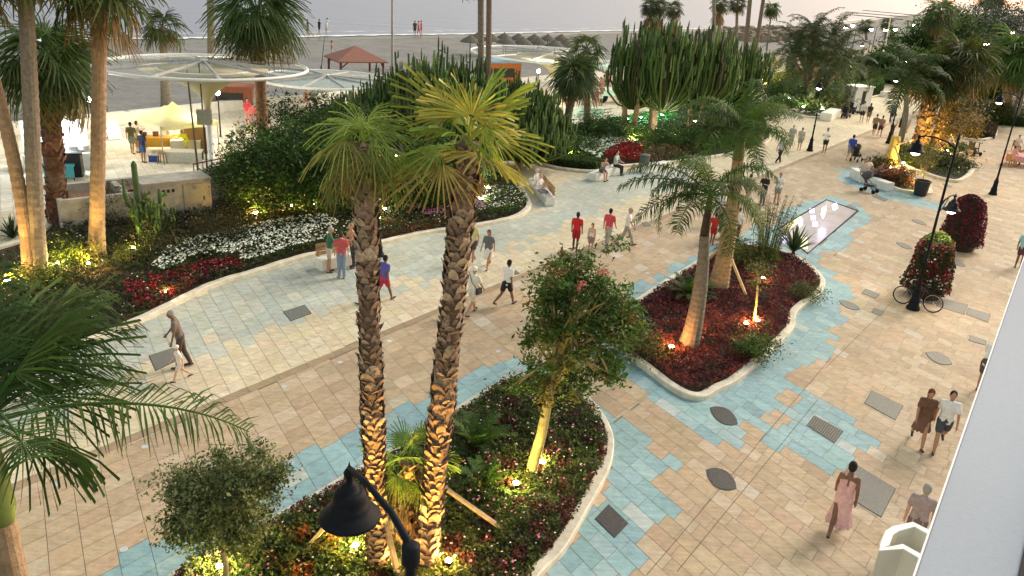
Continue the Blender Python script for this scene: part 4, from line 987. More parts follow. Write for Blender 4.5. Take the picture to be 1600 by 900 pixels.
# multi stemmed date palm on the mound
g = P(1262, 163); t = thing('date_palm_cluster', 'huge dark date palm clump with several bare stems on the mound', 'palm tree', g); rng = np.random.default_rng(14)
for i, (tx, ty, dy) in enumerate([(1228, 88, -2), (1250, 70, 1), (1272, 52, 0), (1296, 62, -1), (1318, 78, 1), (1262, 98, -3), (1300, 100, -3), (1278, 74, 3)]):
    tp = UP(tx, ty, g) + Vector((0, dy, 0)); ang = i * .8; b0 = g + Vector((math.cos(ang) * .7, math.sin(ang) * .5, -.1)); mid = b0.lerp(tp, .55) + Vector((0, 0, .4)); m_ = MB(); m_.tube([b0, b0.lerp(mid, .5), mid, tp], [.27, .24, .22, .22], 9); m_.build('stem', M_TANBARK if i % 2 else M_BARK, t, smooth=True)
    mb = MB(); pinnate_crown(mb, tp, 3.7, 17, [(.06, .08, .035), (.048, .066, .03), (.07, .09, .042)], rng, 36, 85, -35, 100, .62, .075, .35); mb.build('crown', M_LEAF2, t)
# shaggy lit pair and the palms at the upper right
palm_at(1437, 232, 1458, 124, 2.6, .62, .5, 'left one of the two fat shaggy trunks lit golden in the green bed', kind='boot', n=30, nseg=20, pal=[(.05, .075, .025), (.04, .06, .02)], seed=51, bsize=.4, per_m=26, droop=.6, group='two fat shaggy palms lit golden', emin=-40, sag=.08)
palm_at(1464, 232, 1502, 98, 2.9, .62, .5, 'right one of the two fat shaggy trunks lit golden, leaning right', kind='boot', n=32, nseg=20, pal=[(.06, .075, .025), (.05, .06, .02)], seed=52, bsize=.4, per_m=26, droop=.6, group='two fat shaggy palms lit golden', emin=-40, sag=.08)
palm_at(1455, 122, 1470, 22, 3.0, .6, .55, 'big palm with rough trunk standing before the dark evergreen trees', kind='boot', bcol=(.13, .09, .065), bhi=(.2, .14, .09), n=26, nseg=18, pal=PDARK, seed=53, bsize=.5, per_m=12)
palm_at(1514, 180, 1526, 98, 3.1, .42, .36, 'broad dark green palm left of the far double lamp post', kind='boot', n=34, nseg=20, pal=[(.05, .07, .022), (.065, .085, .025)], seed=54, bsize=.35, per_m=20, droop=.5)
palm_at(1568, 192, 1584, 88, 3.4, .48, .4, 'bright green palm at the upper right edge with thick brown trunk', tmat=M_TANBARK, n=38, nseg=22, pal=[(.09, .15, .045), (.075, .125, .04)], seed=55, droop=.5)
palm_at(1584, 196, 1606, 96, 3.0, .34, .3, 'second thick trunk behind the bright green palm at the right edge', tmat=M_GREYBARK, n=24, nseg=18, pal=[(.08, .13, .04)], seed=56)
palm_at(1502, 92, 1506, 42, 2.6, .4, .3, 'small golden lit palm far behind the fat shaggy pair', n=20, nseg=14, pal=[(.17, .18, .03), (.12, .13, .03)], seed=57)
for i, (bx, by, tx, ty) in enumerate([(1536, 66, 1541, -2), (1556, 66, 1561, -4)]):
    palm_at(bx, by, tx, ty, 3.6, .35, .3, ('left silhouetted palm above the dark trees in the far right corner', 'right silhouetted palm above the dark trees in the far right corner')[i], n=24, nseg=12, pal=PDARK, seed=61 + i, group='silhouetted palms of the far right corner')

# ---- broad trees
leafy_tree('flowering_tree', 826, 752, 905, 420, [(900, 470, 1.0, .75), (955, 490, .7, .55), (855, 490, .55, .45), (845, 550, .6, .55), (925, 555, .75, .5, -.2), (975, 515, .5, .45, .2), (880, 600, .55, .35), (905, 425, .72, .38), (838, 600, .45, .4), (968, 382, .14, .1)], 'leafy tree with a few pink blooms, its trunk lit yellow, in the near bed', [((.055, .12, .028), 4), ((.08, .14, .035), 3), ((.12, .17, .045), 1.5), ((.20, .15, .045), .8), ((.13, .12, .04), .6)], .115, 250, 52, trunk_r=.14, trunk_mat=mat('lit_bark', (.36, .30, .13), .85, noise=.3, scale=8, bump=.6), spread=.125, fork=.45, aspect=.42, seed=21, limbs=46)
tr_ = bpy.data.objects['flowering_tree']
mb = MB(); g = P(826, 752); rng = np.random.default_rng(3)
for (x, y) in [(941, 412), (906, 428), (900, 436)]:
    c = UP(x, y, g); pts = np.array(c)[None] + rng.normal(size=(26, 3)) * .05 + np.array([0, -.62, .05]); leaves(mb, pts, shade((.55, .20, .20), 26, rng, .15, .05), .07, .8)
mb.build('blossom', M_PETAL, tr_)
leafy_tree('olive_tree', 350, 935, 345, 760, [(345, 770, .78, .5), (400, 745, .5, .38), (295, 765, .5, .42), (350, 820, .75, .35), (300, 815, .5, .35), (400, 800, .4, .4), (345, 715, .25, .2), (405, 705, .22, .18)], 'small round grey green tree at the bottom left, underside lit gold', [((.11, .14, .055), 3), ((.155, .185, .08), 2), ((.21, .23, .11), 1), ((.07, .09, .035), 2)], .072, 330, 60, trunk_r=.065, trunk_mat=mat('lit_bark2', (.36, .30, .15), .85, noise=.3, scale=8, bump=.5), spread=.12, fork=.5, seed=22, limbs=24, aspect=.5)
leafy_tree('bronze_tree', 1496, 246, 1490, 195, [(1490, 190, 1.9, 1.3), (1475, 205, 1.2, .8), (1510, 198, 1.1, .8), (1492, 175, 1.0, .7)], 'small round bronze leaved tree right of the two fat shaggy palms', [((.20, .13, .035), 3), ((.15, .11, .03), 2), ((.11, .09, .03), 1)], .17, 110, 36, trunk_r=.12, trunk_mat=M_PALEWOOD, spread=.34, fork=.5, seed=23)
leafy_tree('tree_in_pot', 1437, 298, 1446, 262, [(1446, 250, .75, .55), (1440, 238, .5, .4), (1456, 232, .5, .5), (1440, 258, .4, .25)], 'thin young golden green tree growing out of the black pot', [((.14, .13, .035), 3), ((.10, .11, .03), 2)], .10, 50, 30, trunk_r=.07, trunk_mat=M_PALEWOOD, spread=.22, fork=.6, seed=24)
for i, (bx, by, tx, ty, bl, lb) in enumerate([
    (1478, 104, 1482, 40, [(1478, 60, 6.5, 5), (1462, 80, 5, 4), (1494, 72, 5, 5), (1484, 40, 4, 3)], 'tall black green evergreen behind the rough trunked palm'),
    (1530, 78, 1532, 30, [(1532, 38, 9, 6), (1518, 52, 7, 6), (1548, 50, 7, 6)], 'grey green tree mass under the two silhouetted palms'),
    (1585, 76, 1588, 30, [(1585, 38, 10, 6), (1605, 42, 9, 7), (1568, 48, 8, 6)], 'dark bluish tree mass in the far right corner'),
    (1430, 118, 1432, 60, [(1432, 84, 4, 3.4), (1422, 98, 3.5, 3), (1442, 70, 3, 2.6)], 'dark rounded tree left of the tall black green evergreen'),
    (1392, 128, 1392, 104, [(1392, 108, 4.4, 2.4), (1408, 112, 3.2, 2.2)], 'low dark bushy tree at the end of the far hedge'),
    (1530, 150, 1532, 118, [(1535, 122, 4.2, 2.6), (1560, 112, 3.6, 2.6)], 'mid green bushy tree behind the broad dark green palm')]):
    leafy_tree('evergreen_tree', bx, by, tx, ty, bl, lb, DGREEN if i not in (1, 2, 5) else ([((.035, .05, .04), 3), ((.05, .065, .05), 2)] if i != 5 else GREEN), .50, 230, 46, trunk_r=.35, spread=.95, fork=.5, seed=70 + i, group='background trees of the upper right', limbs=10)
# a sprawling lit shrub tree behind
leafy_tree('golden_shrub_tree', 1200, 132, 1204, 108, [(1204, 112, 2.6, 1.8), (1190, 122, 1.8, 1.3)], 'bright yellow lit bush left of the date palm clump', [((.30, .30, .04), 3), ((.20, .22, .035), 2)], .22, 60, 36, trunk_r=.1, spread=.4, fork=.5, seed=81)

# ------------------------------------------------------------------ cacti
candelabra('candelabra_cactus', P(612, 256), 8.0, 6.5, 4.3, 430, 'wide dark mass of upright cactus stems, left half of the central thicket', 1, .056, group='candelabra cacti of the seaward gardens', dome=.42, z0=.8, rot=.3)
candelabra('candelabra_cactus', P(690, 262), 8.0, 6.0, 5.7, 430, 'tallest upright cactus mass in the central thicket, top against the sea', 2, .062, group='candelabra cacti of the seaward gardens', dome=.3, z0=.8, rot=.3)
candelabra('candelabra_cactus', P(806, 262), 6.4, 4.8, 4.8, 280, 'rounded cactus bush behind the wide palm crown, right end of the thicket', 3, .06, group='candelabra cacti of the seaward gardens', dome=.5, z0=.7)
for i, (bx, by, W_, H_, n_, lb) in enumerate([(985, 205, 4.2, 6.8, 60, 'leftmost tall cactus tree with open curving arms over the green lamps'), (1030, 208, 5.6, 7.2, 100, 'second tall cactus tree from the left, dense top, over the green lamps'), (1085, 205, 6.0, 7.0, 110, 'third tall cactus tree from the left with one thick pale leg'), (1135, 195, 5.5, 6.2, 90, 'rightmost tall cactus tree next to the dark slender trunks')]):
    candelabra('candelabra_cactus', P(bx, by), W_, W_ * .8, H_, n_, lb, 5 + i, .075, group='tall cactus trees of the middle garden', dome=.18, z0=2.4, trunk=.5)
candelabra('candelabra_cactus', P(240, 385), 1.7, 1.4, 2.1, 12, 'small branching cactus in front of the old stone planter', 9, .075, dome=.4, z0=.5, trunk=.2)
g = P(222, 372); mb = MB(); mb.tube([P(236, 392), g + Vector((.1, 0, .5)), g + Vector((0, 0, 1.2)), g + Vector((0, 0, 3.0)), g + Vector((0, 0, 3.15))], [.09, .11, .12, .11, .04], 9); mb.tube([g + Vector((0, 0, 1.2)), g + Vector((-.35, 0, 1.3)), g + Vector((-.5, 0, 1.7)), g + Vector((-.5, 0, 2.4))], [.07, .08, .08, .04], 8)
tag(mb.build('column_cactus', M_CACTUS, None, True), 'single tall column cactus with one side arm before the stone planter', 'cactus')

# ------------------------------------------------------------------ shrubs
shrub('dense_shrub', 455, 335, 6.4, 4.3, 'broad dark rounded evergreen shrub left of the shaggy palm trunks', pal=DGREEN, n=390, per=60, leaf=.15, d=5, spread=.28, group='dark evergreen shrubs of the seaward garden')
shrub('dense_shrub', 392, 322, 4.2, 3.0, 'dark evergreen shrub touching the end of the stone planter', pal=DGREEN, n=170, per=55, leaf=.11, d=3.6, spread=.24, group='dark evergreen shrubs of the seaward garden')
shrub('dense_shrub', 545, 305, 6.0, 4.6, 'tallest dark evergreen shrub just below the cactus mass', pal=DGREEN, n=360, per=60, leaf=.15, d=4.5, spread=.28, group='dark evergreen shrubs of the seaward garden')
shrub('dense_shrub', 655, 322, 5.6, 3.6, 'dark evergreen shrub between the two shaggy trunks, lantern above it', pal=DGREEN, n=345, per=60, leaf=.15, d=4, spread=.27, group='dark evergreen shrubs of the seaward garden')
shrub('dense_shrub', 478, 285, 5.4, 4.6, 'dark evergreen shrub at the edge of the plaza by the seaside wall', pal=[((.022, .045, .014), 3), ((.045, .07, .018), 1)], n=300, per=50, leaf=.15, d=4, spread=.3, group='dark evergreen shrubs of the seaward garden')
shrub('dense_shrub', 728, 290, 3.2, 2.2, 'small dark shrub behind the wide palm trunk near the bench corner', pal=DGREEN, n=110, per=50, leaf=.10, spread=.22, group='dark evergreen shrubs of the seaward garden')
shrub('thin_shrub', 185, 352, 2.2, 1.9, 'thin brownish bush against the stone planter', pal=[((.05, .055, .025), 2), ((.08, .06, .03), 1)], n=60, per=40, leaf=.08)
shrub('thin_shrub', 280, 392, 3.6, 1.5, 'brown green low bush right of the small branching cactus', pal=[((.045, .05, .02), 2), ((.08, .06, .03), 1)], n=90, per=46, leaf=.085)
shrub('thin_shrub', 345, 372, 3.4, 1.3, 'brown green low bush left of the first spotlit corner', pal=[((.045, .05, .02), 2), ((.08, .055, .03), 1)], n=90, per=46, leaf=.085)
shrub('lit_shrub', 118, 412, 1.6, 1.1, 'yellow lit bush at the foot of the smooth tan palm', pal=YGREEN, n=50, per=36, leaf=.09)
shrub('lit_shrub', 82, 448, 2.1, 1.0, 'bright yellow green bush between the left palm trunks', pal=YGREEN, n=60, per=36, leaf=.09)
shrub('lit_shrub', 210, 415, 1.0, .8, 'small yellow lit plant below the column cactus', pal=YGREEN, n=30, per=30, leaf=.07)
shrub('garden_shrub', 1185, 562, 1.5, .75, 'glossy green shrub at the right front edge of the red bed', pal=GREEN, n=70, per=40, leaf=.075)
shrub('garden_shrub', 1262, 472, 1.3, .6, 'low bright green shrub at the right corner of the red bed', pal=[((.05, .09, .02), 2), ((.075, .12, .03), 1)], n=60, per=40, leaf=.06)
shrub('garden_shrub', 1000, 562, 1.9, .8, 'olive green shrub along the left kerb of the red bed', pal=OLIVE, n=70, per=40, leaf=.08, d=1.6)
shrub('garden_shrub', 1165, 415, 2.2, .9, 'olive lit bushes at the back of the red bed behind the taller palm', pal=[((.07, .09, .025), 2), ((.12, .13, .03), 1)], n=80, per=40, leaf=.09)
shrub('garden_shrub', 880, 240, 7.0, 1.5, 'long low dark green shrub along the front of the cactus garden', pal=DGREEN, n=170, per=46, leaf=.14, d=3, spread=.3, group='shrubs of the cactus garden')
shrub('garden_shrub', 950, 222, 6.0, 1.8, 'dark green shrub under the leftmost tall cactus tree', pal=DGREEN, n=150, per=46, leaf=.14, d=3.5, spread=.3, group='shrubs of the cactus garden')
shrub('garden_shrub', 1060, 232, 5.5, 1.6, 'green shrub under the thick legged cactus tree', pal=GREEN, n=130, per=46, leaf=.14, d=3.5, spread=.3, group='shrubs of the cactus garden')
shrub('garden_shrub', 1130, 225, 5.0, 2.2, 'tall olive shrub at the right end of the cactus garden', pal=OLIVE, n=130, per=46, leaf=.15, d=4, spread=.32, group='shrubs of the cactus garden')
shrub('garden_shrub', 1180, 200, 4.5, 2.6, 'bushy green shrub by the foot of the dark slender trunks', pal=GREEN, n=120, per=46, leaf=.15, d=4, spread=.32, group='shrubs of the cactus garden')
shrub('rust_shrub', 1400, 288, 3.0, 1.2, 'rounded rust red shrub lit from inside on its small island', pal=[((.11, .03, .018), 3), ((.16, .06, .02), 1), ((.05, .06, .02), 1)], n=110, per=44, leaf=.11, d=2)
shrub('rust_shrub', 1378, 268, 1.8, 1.0, 'spiky green brown plant behind the bench with the pushchair', pal=[((.06, .07, .02), 2), ((.10, .05, .02), 1)], n=60, per=40, leaf=.12)
shrub('green_mound_shrub', 1470, 262, 5.0, 1.1, 'mixed green mound filling the bed beneath the fat shaggy palms', pal=[((.05, .065, .02), 2), ((.08, .09, .03), 1)], n=150, per=46, leaf=.14, d=2.4, spread=.3)
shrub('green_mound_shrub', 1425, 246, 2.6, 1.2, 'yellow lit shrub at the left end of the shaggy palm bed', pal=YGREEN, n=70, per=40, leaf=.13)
shrub('round_shrub', 1490, 236, 2.0, .8, 'low round shrub in the tiny bed by the mobility scooter', pal=DGREEN, n=60, per=40, leaf=.12)
shrub('far_shrub', 1240, 165, 8, 2.0, 'dark underplanting along the left of the date palm mound', pal=DGREEN, n=150, per=40, leaf=.2, d=5, spread=.4, group='shrubs of the date palm mound')
shrub('far_shrub', 1292, 170, 6, 1.6, 'grey green underplanting at the right of the date palm mound', pal=OLIVE, n=110, per=40, leaf=.2, d=4, spread=.4, group='shrubs of the date palm mound')
shrub('far_shrub', 1330, 128, 9, 2.4, 'grey olive bushes behind the date palm mound', pal=OLIVE, n=130, per=40, leaf=.24, d=6, spread=.5, group='shrubs of the date palm mound')
shrub('far_shrub', 1300, 112, 9, 3.2, 'dark bushes between the date palm mound and the beach', pal=DGREEN, n=130, per=40, leaf=.26, d=6, spread=.5, group='shrubs of the date palm mound')
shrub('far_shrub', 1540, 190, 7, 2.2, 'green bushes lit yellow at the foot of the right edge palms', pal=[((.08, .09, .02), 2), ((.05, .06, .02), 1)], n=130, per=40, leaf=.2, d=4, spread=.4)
# clipped hedges
def hedge(pix, h, label, pal=GREEN, dens=900, name='hedge', leaf=.09):
    poly = W2(pix); mb = MB(); mb.prism(shrink(poly, .08), .0, h - .06, (.02, .03, .012)); rng = np.random.default_rng(len(label)); V = []
    n = len(poly)
    for i in range(n):
        a, b_ = Vector(poly[i]), Vector(poly[(i + 1) % n]); k = int((b_ - a).length * h * dens * .6); u = rng.random(k); z = rng.random(k) * h; p = np.array(a)[None] + (np.array(b_) - np.array(a))[None] * u[:, None] + rng.normal(size=(k, 2)) * .04; V.append(np.concatenate([p, z[:, None]], 1))
    A_ = abs(sum(poly[i][0] * poly[(i + 1) % n][1] - poly[(i + 1) % n][0] * poly[i][1] for i in range(n))) / 2
    X, Y = scatter(poly, int(A_ * dens), rng); V.append(np.stack([X, Y, h + rng.normal(size=len(X)) * .04], 1)); V = np.concatenate(V)
    pc = np.array([p[0] for p in pal]); C = pc[rng.integers(len(pc), size=len(V))] * (1 + .3 * rng.normal(size=(len(V), 1))); leaves(mb, V, np.clip(C, .004, .9), leaf, .55, rng)
    return tag(mb.build(name, M_LEAF), label, 'hedge')
hedge([(822, 243), (845, 255), (885, 264), (930, 268), (938, 262), (890, 254), (852, 247), (835, 238)], .55, 'low dark clipped hedge along the front kerb of the cactus garden', DGREEN)
hedge([(1352, 152), (1378, 146), (1374, 134), (1350, 142)], 1.2, 'short clipped green hedge right of the white booth', GREEN, 260, leaf=.2)
hedge([(1504, 216), (1552, 217), (1556, 203), (1510, 200)], .7, 'dark brown round clipped hedge beyond the bronze tree', [((.05, .025, .014), 2), ((.035, .03, .014), 1)], 260, leaf=.15)
hedge([(1548, 195), (1640, 201), (1640, 188), (1556, 182)], .9, 'dark clipped hedge under the right edge palms', DGREEN, 200, leaf=.18)

# cycads, yucca, bamboo like thicket
def rosette(px, py, L_, n, label, pal=GREEN, name='cycad', lw=.03, ll=.16, z=.15, e1=5, bend=60, nl=26, cat='cycad', group=None):
    g = P(px, py); t = MB(); rng = np.random.default_rng(int(px)); t.tube([g - Vector((0, 0, .05)), g + Vector((0, 0, z))], .09, 8, (.06, .045, .03))
    pinnate_crown(t, g + Vector((0, 0, z)), L_, n, [p[0] for p in pal], rng, nl, 80, e1, bend, ll, lw, .1); return tag(t.build(name, M_LEAF2), label, cat, group)
rosette(1076, 470, 1.15, 30, 'dark spiky cycad behind the nearest ringed palm trunk', DGREEN)
rosette(742, 712, 1.15, 30, 'large dark cycad right of the second shaggy trunk', DGREEN, ll=.2)
rosette(752, 770, .75, 22, 'small cycad below the large one in the near bed', GREEN, ll=.12)
rosette(1143, 395, .9, 22, 'small cycad at the back of the red bed', DGREEN)
def blades(px, py, L_, n, w, label, pal, name, cat, e0=85, e1=25, bend=.25, trunk=0.0, seed=1):
    g = P(px, py); mb = MB(); rng = np.random.default_rng(seed)
    if trunk: mb.tube([g, g + Vector((0, 0, trunk))], [.1, .08], 8, (.10, .08, .05))
    V = []; Q = []; C = []
    for i in range(n):
        az = i * 2.39996; el = math.radians(e0 + (e1 - e0) * (i / n) + rng.normal() * 6); l = L_ * (.7 + .4 * rng.random()); o = np.array(g) + np.array([0, 0, trunk]); k = len(V); s = np.array([-math.sin(az), math.cos(az), 0])
        for j, (q, ww) in enumerate(((0, .7), (.35, 1), (.7, .8), (1, .06))):
            p = o + np.array([math.cos(az) * math.cos(el), math.sin(az) * math.cos(el), math.sin(el)]) * l * q; p[2] -= bend * l * q * q * math.cos(el); V.append(p - s * w * ww / 2); V.append(p + s * w * ww / 2)
        c = np.array(pal[i % len(pal)]) * (1 + .2 * rng.normal())
        for j in range(3): Q.append((k + 2 * j, k + 2 * j + 1, k + 2 * j + 3, k + 2 * j + 2)); C.append(c)
    mb.addq(np.array(V), np.array(Q), np.clip(np.array(C), .005, .9)); return tag(mb.build(name, M_LEAF2), label, cat)
blades(1238, 402, 1.5, 46, .11, 'dark sword leaved yucca in front of the glass panel', [(.03, .055, .03), (.045, .075, .035)], 'yucca', 'yucca', trunk=.25, seed=3)
blades(20, 372, 1.0, 26, .10, 'dark agave at the left edge beside the pale paving', [(.02, .04, .022), (.03, .05, .025)], 'agave', 'agave', e1=10, seed=4)
blades(1100, 232, 1.9, 90, .10, 'fountain shaped grassy palm in the right of the cactus garden', [(.07, .11, .035), (.05, .085, .03)], 'grass_tree', 'plant', bend=1.1, trunk=1.2, seed=5)
# reedy thicket behind the ringed palms
g = P(1192, 415); mb = MB(); st = MB(); rng = np.random.default_rng(31); t = thing('reed_thicket', 'upright feathery olive green thicket right of the taller ringed palm', 'shrub', g)
for i in range(46):
    a = rng.random() * 6.28; r = rng.random() ** .7; b0 = g + Vector((math.cos(a) * r * .4, math.sin(a) * r * .35, 0)); h = 2.1 + 1.2 * rng.random(); tp = b0 + Vector((math.cos(a) * r * .75, math.sin(a) * r * .6, h)); st.tube([b0, b0.lerp(tp, .5) - Vector((math.cos(a), math.sin(a), 0)) * .1, tp], [.014, .011, .005], 5)
    m_ = 46; q = .18 + .8 * rng.random(m_); p = np.array(b0)[None] * (1 - q[:, None]) + np.array(tp)[None] * q[:, None] + rng.normal(size=(m_, 3)) * .06; leaves(mb, p, shade([(.085, .10, .035), (.12, .13, .04), (.06, .075, .03)][i % 3], m_, rng), .15, .16, rng, .1)
st.build('stem', M_CACTUS, t); mb.build('foliage', M_LEAF, t)
# sapling tied to a stake
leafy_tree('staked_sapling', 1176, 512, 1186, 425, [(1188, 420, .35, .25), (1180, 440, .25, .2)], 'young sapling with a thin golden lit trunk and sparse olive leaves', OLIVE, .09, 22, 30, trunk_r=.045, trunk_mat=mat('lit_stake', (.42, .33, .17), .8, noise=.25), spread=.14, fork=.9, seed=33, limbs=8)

# ------------------------------------------------------------------ ground planting (countless leaves)
ground_cover('red_leaf_groundcover', [(962, 540), (1012, 574), (1048, 600), (1075, 614), (1100, 618), (1118, 606), (1145, 595), (1165, 578), (1192, 552), (1216, 530), (1232, 512), (1232, 494), (1244, 478), (1272, 462), (1280, 450), (1278, 438), (1262, 422), (1236, 406), (1200, 394), (1160, 390), (1112, 405), (1064, 434), (1016, 466), (972, 498)], 'low dark wine red foliage carpeting the palm bed', 'ground cover', 820, .34, .09, REDL, None, 2, aspect=.42)
ground_cover('dark_leaf_groundcover', [(190, 1000), (300, 892), (345, 870), (435, 820), (505, 780), (563, 745), (645, 698), (716, 652), (764, 620), (802, 598), (848, 593), (885, 606), (904, 622), (936, 660), (948, 690), (946, 723), (934, 750), (914, 786), (890, 828), (868, 862), (838, 890), (785, 1000)], 'dark low leafy planting dotted with pink and white blooms in the near bed', 'ground cover', 1250, .42, .085, [((.045, .055, .018), 4), ((.065, .085, .022), 3), ((.09, .125, .03), 2), ((.085, .03, .022), 1.5)], [((.62, .22, .34), 9, .055), ((.75, .68, .68), 9, .04)], 3)
ground_cover('orange_flowers', [(430, 850), (500, 822), (560, 815), (590, 860), (640, 850), (640, 930), (520, 990), (330, 990), (340, 910)], 'orange and green croton like planting under the big lantern', 'ground cover', 560, .5, .10, [((.30, .08, .015), .8), ((.16, .12, .02), 1.4), ((.05, .075, .02), 5)], None, 4)
ground_cover('garden_groundcover', [(-70, 625), (70, 550), (200, 508), (312, 452), (400, 424), (497, 394), (600, 377), (732, 354), (812, 336), (824, 322), (818, 310), (795, 282), (700, 256), (600, 250), (450, 262), (400, 290), (330, 325), (110, 352), (60, 390), (-60, 430)], 'dark mixed low greenery under the shrubs of the seaward garden', 'ground cover', 260, .4, .12, [((.03, .045, .016), 3), ((.05, .06, .022), 2), ((.06, .045, .02), 1)], [((.7, .7, .66), 3.5, .05)], 5)
WF = ((.80, .82, .80), 75, .075)
ground_cover('white_flowers', [(236, 434), (262, 404), (330, 382), (400, 366), (455, 355), (510, 350), (530, 362), (505, 388), (470, 400), (440, 408), (400, 421), (378, 426), (372, 412), (330, 413), (290, 424), (258, 438)], 'drift of small white flowers beside the long pale kerb', 'flower bed', 330, .4, .08, DGREEN, [((.80, .83, .80), 120, .085)], 6)
ground_cover('crimson_flowers', [(196, 452), (232, 438), (258, 440), (292, 424), (331, 414), (372, 411), (382, 426), (345, 437), (310, 450), (252, 482), (212, 496), (196, 480)], 'crimson and deep red flowers along the kerb in front of the white drift', 'flower bed', 420, .38, .09, [((.24, .012, .014), 3), ((.13, .012, .035), 2), ((.05, .03, .015), 1)], [((.45, .02, .05), 30, .07)], 7)
ground_cover('rust_flowers', [(592, 378), (598, 356), (640, 342), (684, 348), (694, 360), (640, 371)], 'rusty brown low plants at the kerb between the shaggy trunks', 'flower bed', 330, .32, .09, RUST + [((.16, .04, .02), 2)], None, 8)
ground_cover('pink_flowers', [(632, 342), (655, 316), (700, 306), (742, 314), (756, 340), (744, 350), (692, 356)], 'purple pink flowers behind the second shaggy trunk', 'flower bed', 260, .45, .09, DGREEN, [((.45, .17, .36), 85, .08)], 9)
ground_cover('white_flowers', [(745, 346), (752, 318), (790, 300), (815, 306), (824, 322), (810, 336), (775, 342)], 'green planting with scattered white flowers at the rounded garden corner', 'flower bed', 330, .42, .08, GREEN, [((.8, .8, .76), 32, .07)], 10)
ground_cover('white_flowers', [(500, 392), (532, 362), (600, 352), (594, 376), (540, 386)], 'dark planting with scattered white dots behind the seated group', 'flower bed', 260, .4, .08, DGREEN, [((.7, .7, .66), 22, .06)], 11)
ground_cover('white_flowers', [(902, 242), (912, 226), (945, 221), (985, 224), (1000, 232), (960, 236), (945, 250), (932, 258)], 'pale white flower drift in the cactus garden', 'flower bed', 170, .5, .13, DGREEN, [((.78, .84, .80), 70, .15)], 12)
ground_cover('red_flowers', [(942, 258), (950, 243), (972, 233), (992, 234), (1004, 245), (1002, 256), (972, 259)], 'round drift of deep red flowers behind the white bench', 'flower bed', 300, .7, .13, [((.22, .008, .01), 3), ((.33, .015, .015), 1)], None, 13)
ground_cover('rust_flowers', [(1004, 246), (1020, 236), (1060, 234), (1100, 240), (1042, 254), (1004, 257)], 'rusty plants right of the red drift in the cactus garden', 'flower bed', 220, .6, .12, RUST, None, 14)
ground_cover('garden_groundcover', [(820, 243), (880, 262), (970, 258), (1042, 253), (1100, 246), (1165, 234), (1198, 220), (1200, 206), (1186, 184), (1150, 170), (1060, 170), (990, 182), (930, 194), (850, 212)], 'dark low greenery under the cactus trees', 'ground cover', 60, .45, .17, DGREEN, [((.7, .7, .66), 1.5, .08)], 15)
ground_cover('garden_groundcover', [(1204, 152), (1216, 166), (1238, 175), (1266, 181), (1288, 181), (1306, 170), (1332, 158), (1358, 152), (1378, 146), (1368, 136), (1328, 121), (1250, 112), (1214, 118), (1200, 136)], 'dark low greenery covering the date palm mound', 'ground cover', 30, .6, .26, DGREEN, None, 16)
ground_cover('garden_groundcover', [(1398, 250), (1415, 259), (1452, 272), (1481, 281), (1498, 282), (1511, 275), (1518, 264), (1500, 250), (1470, 239), (1430, 229), (1404, 233)], 'green planting with white blossoms in the shaggy palm bed', 'ground cover', 90, .4, .14, [((.05, .07, .02), 2), ((.035, .05, .018), 2)], [((.7, .68, .5), 3, .12)], 17)
# ------------------------------------------------------------------ lamps
def point_light(parent, loc, energy, color, radius=.06, spot=None):
    ld = bpy.data.lights.new('lamp_light', 'SPOT' if spot else 'POINT'); ld.energy = energy; ld.color = color; ld.shadow_soft_size = radius
    o = bpy.data.objects.new('lamp_light', ld); COL.objects.link(o); o.parent = parent; o.location = Vector(loc) - parent.location
    if spot: ld.spot_size = math.radians(spot[0]); ld.spot_blend = .6; o.rotation_euler = (-(Vector(spot[1]) - Vector(loc))).to_track_quat('Z', 'Y').to_euler()
    return o
def lantern(parent, c, s=1.0, energy=60, lit=True):
    """hanging bell lantern: c = top hook"""
    mb = MB(); x, y, z = c
    mb.lathe([(.31, -.50), (.32, -.485), (.30, -.46), (.235, -.405), (.195, -.37), (.20, -.35), (.175, -.335), (.17, -.25), (.155, -.19), (.12, -.165), (.10, -.17), (.085, -.10), (.04, -.07), (.035, .0), (.055, .02), (.06, .05), (.035, .09), (.012, .13), (.0001, .19)] if s == 1 else [(r * s, q * s) for r, q in [(.27, -.43), (.28, -.41), (.2, -.39), (.17, -.34), (.155, -.2), (.11, -.16), (.05, -.08), (.045, .02), (.0001, .15)]], (x, y, z), 28 if s == 1 else 14)
    mb.lathe([(.17 * s, -.40 * s), (.25 * s, -.452 * s), (.285 * s, -.465 * s)], (x, y, z), 24)
    h = mb.build('lantern', M_BLACK, parent, True)
    g = MB(); g.lathe([(.0001, -.62 * s), (.08 * s, -.61 * s), (.145 * s, -.56 * s), (.17 * s, -.47 * s), (.165 * s, -.42 * s)], (x, y, z), 20)
    gl = g.build('glass_bowl', M_LANT, h, True); gl.matrix_parent_inverse = Matrix.Identity(4)
    if lit: point_light(parent, (x, y, z - .70 * s), energy, (1, .86, .62), .12)
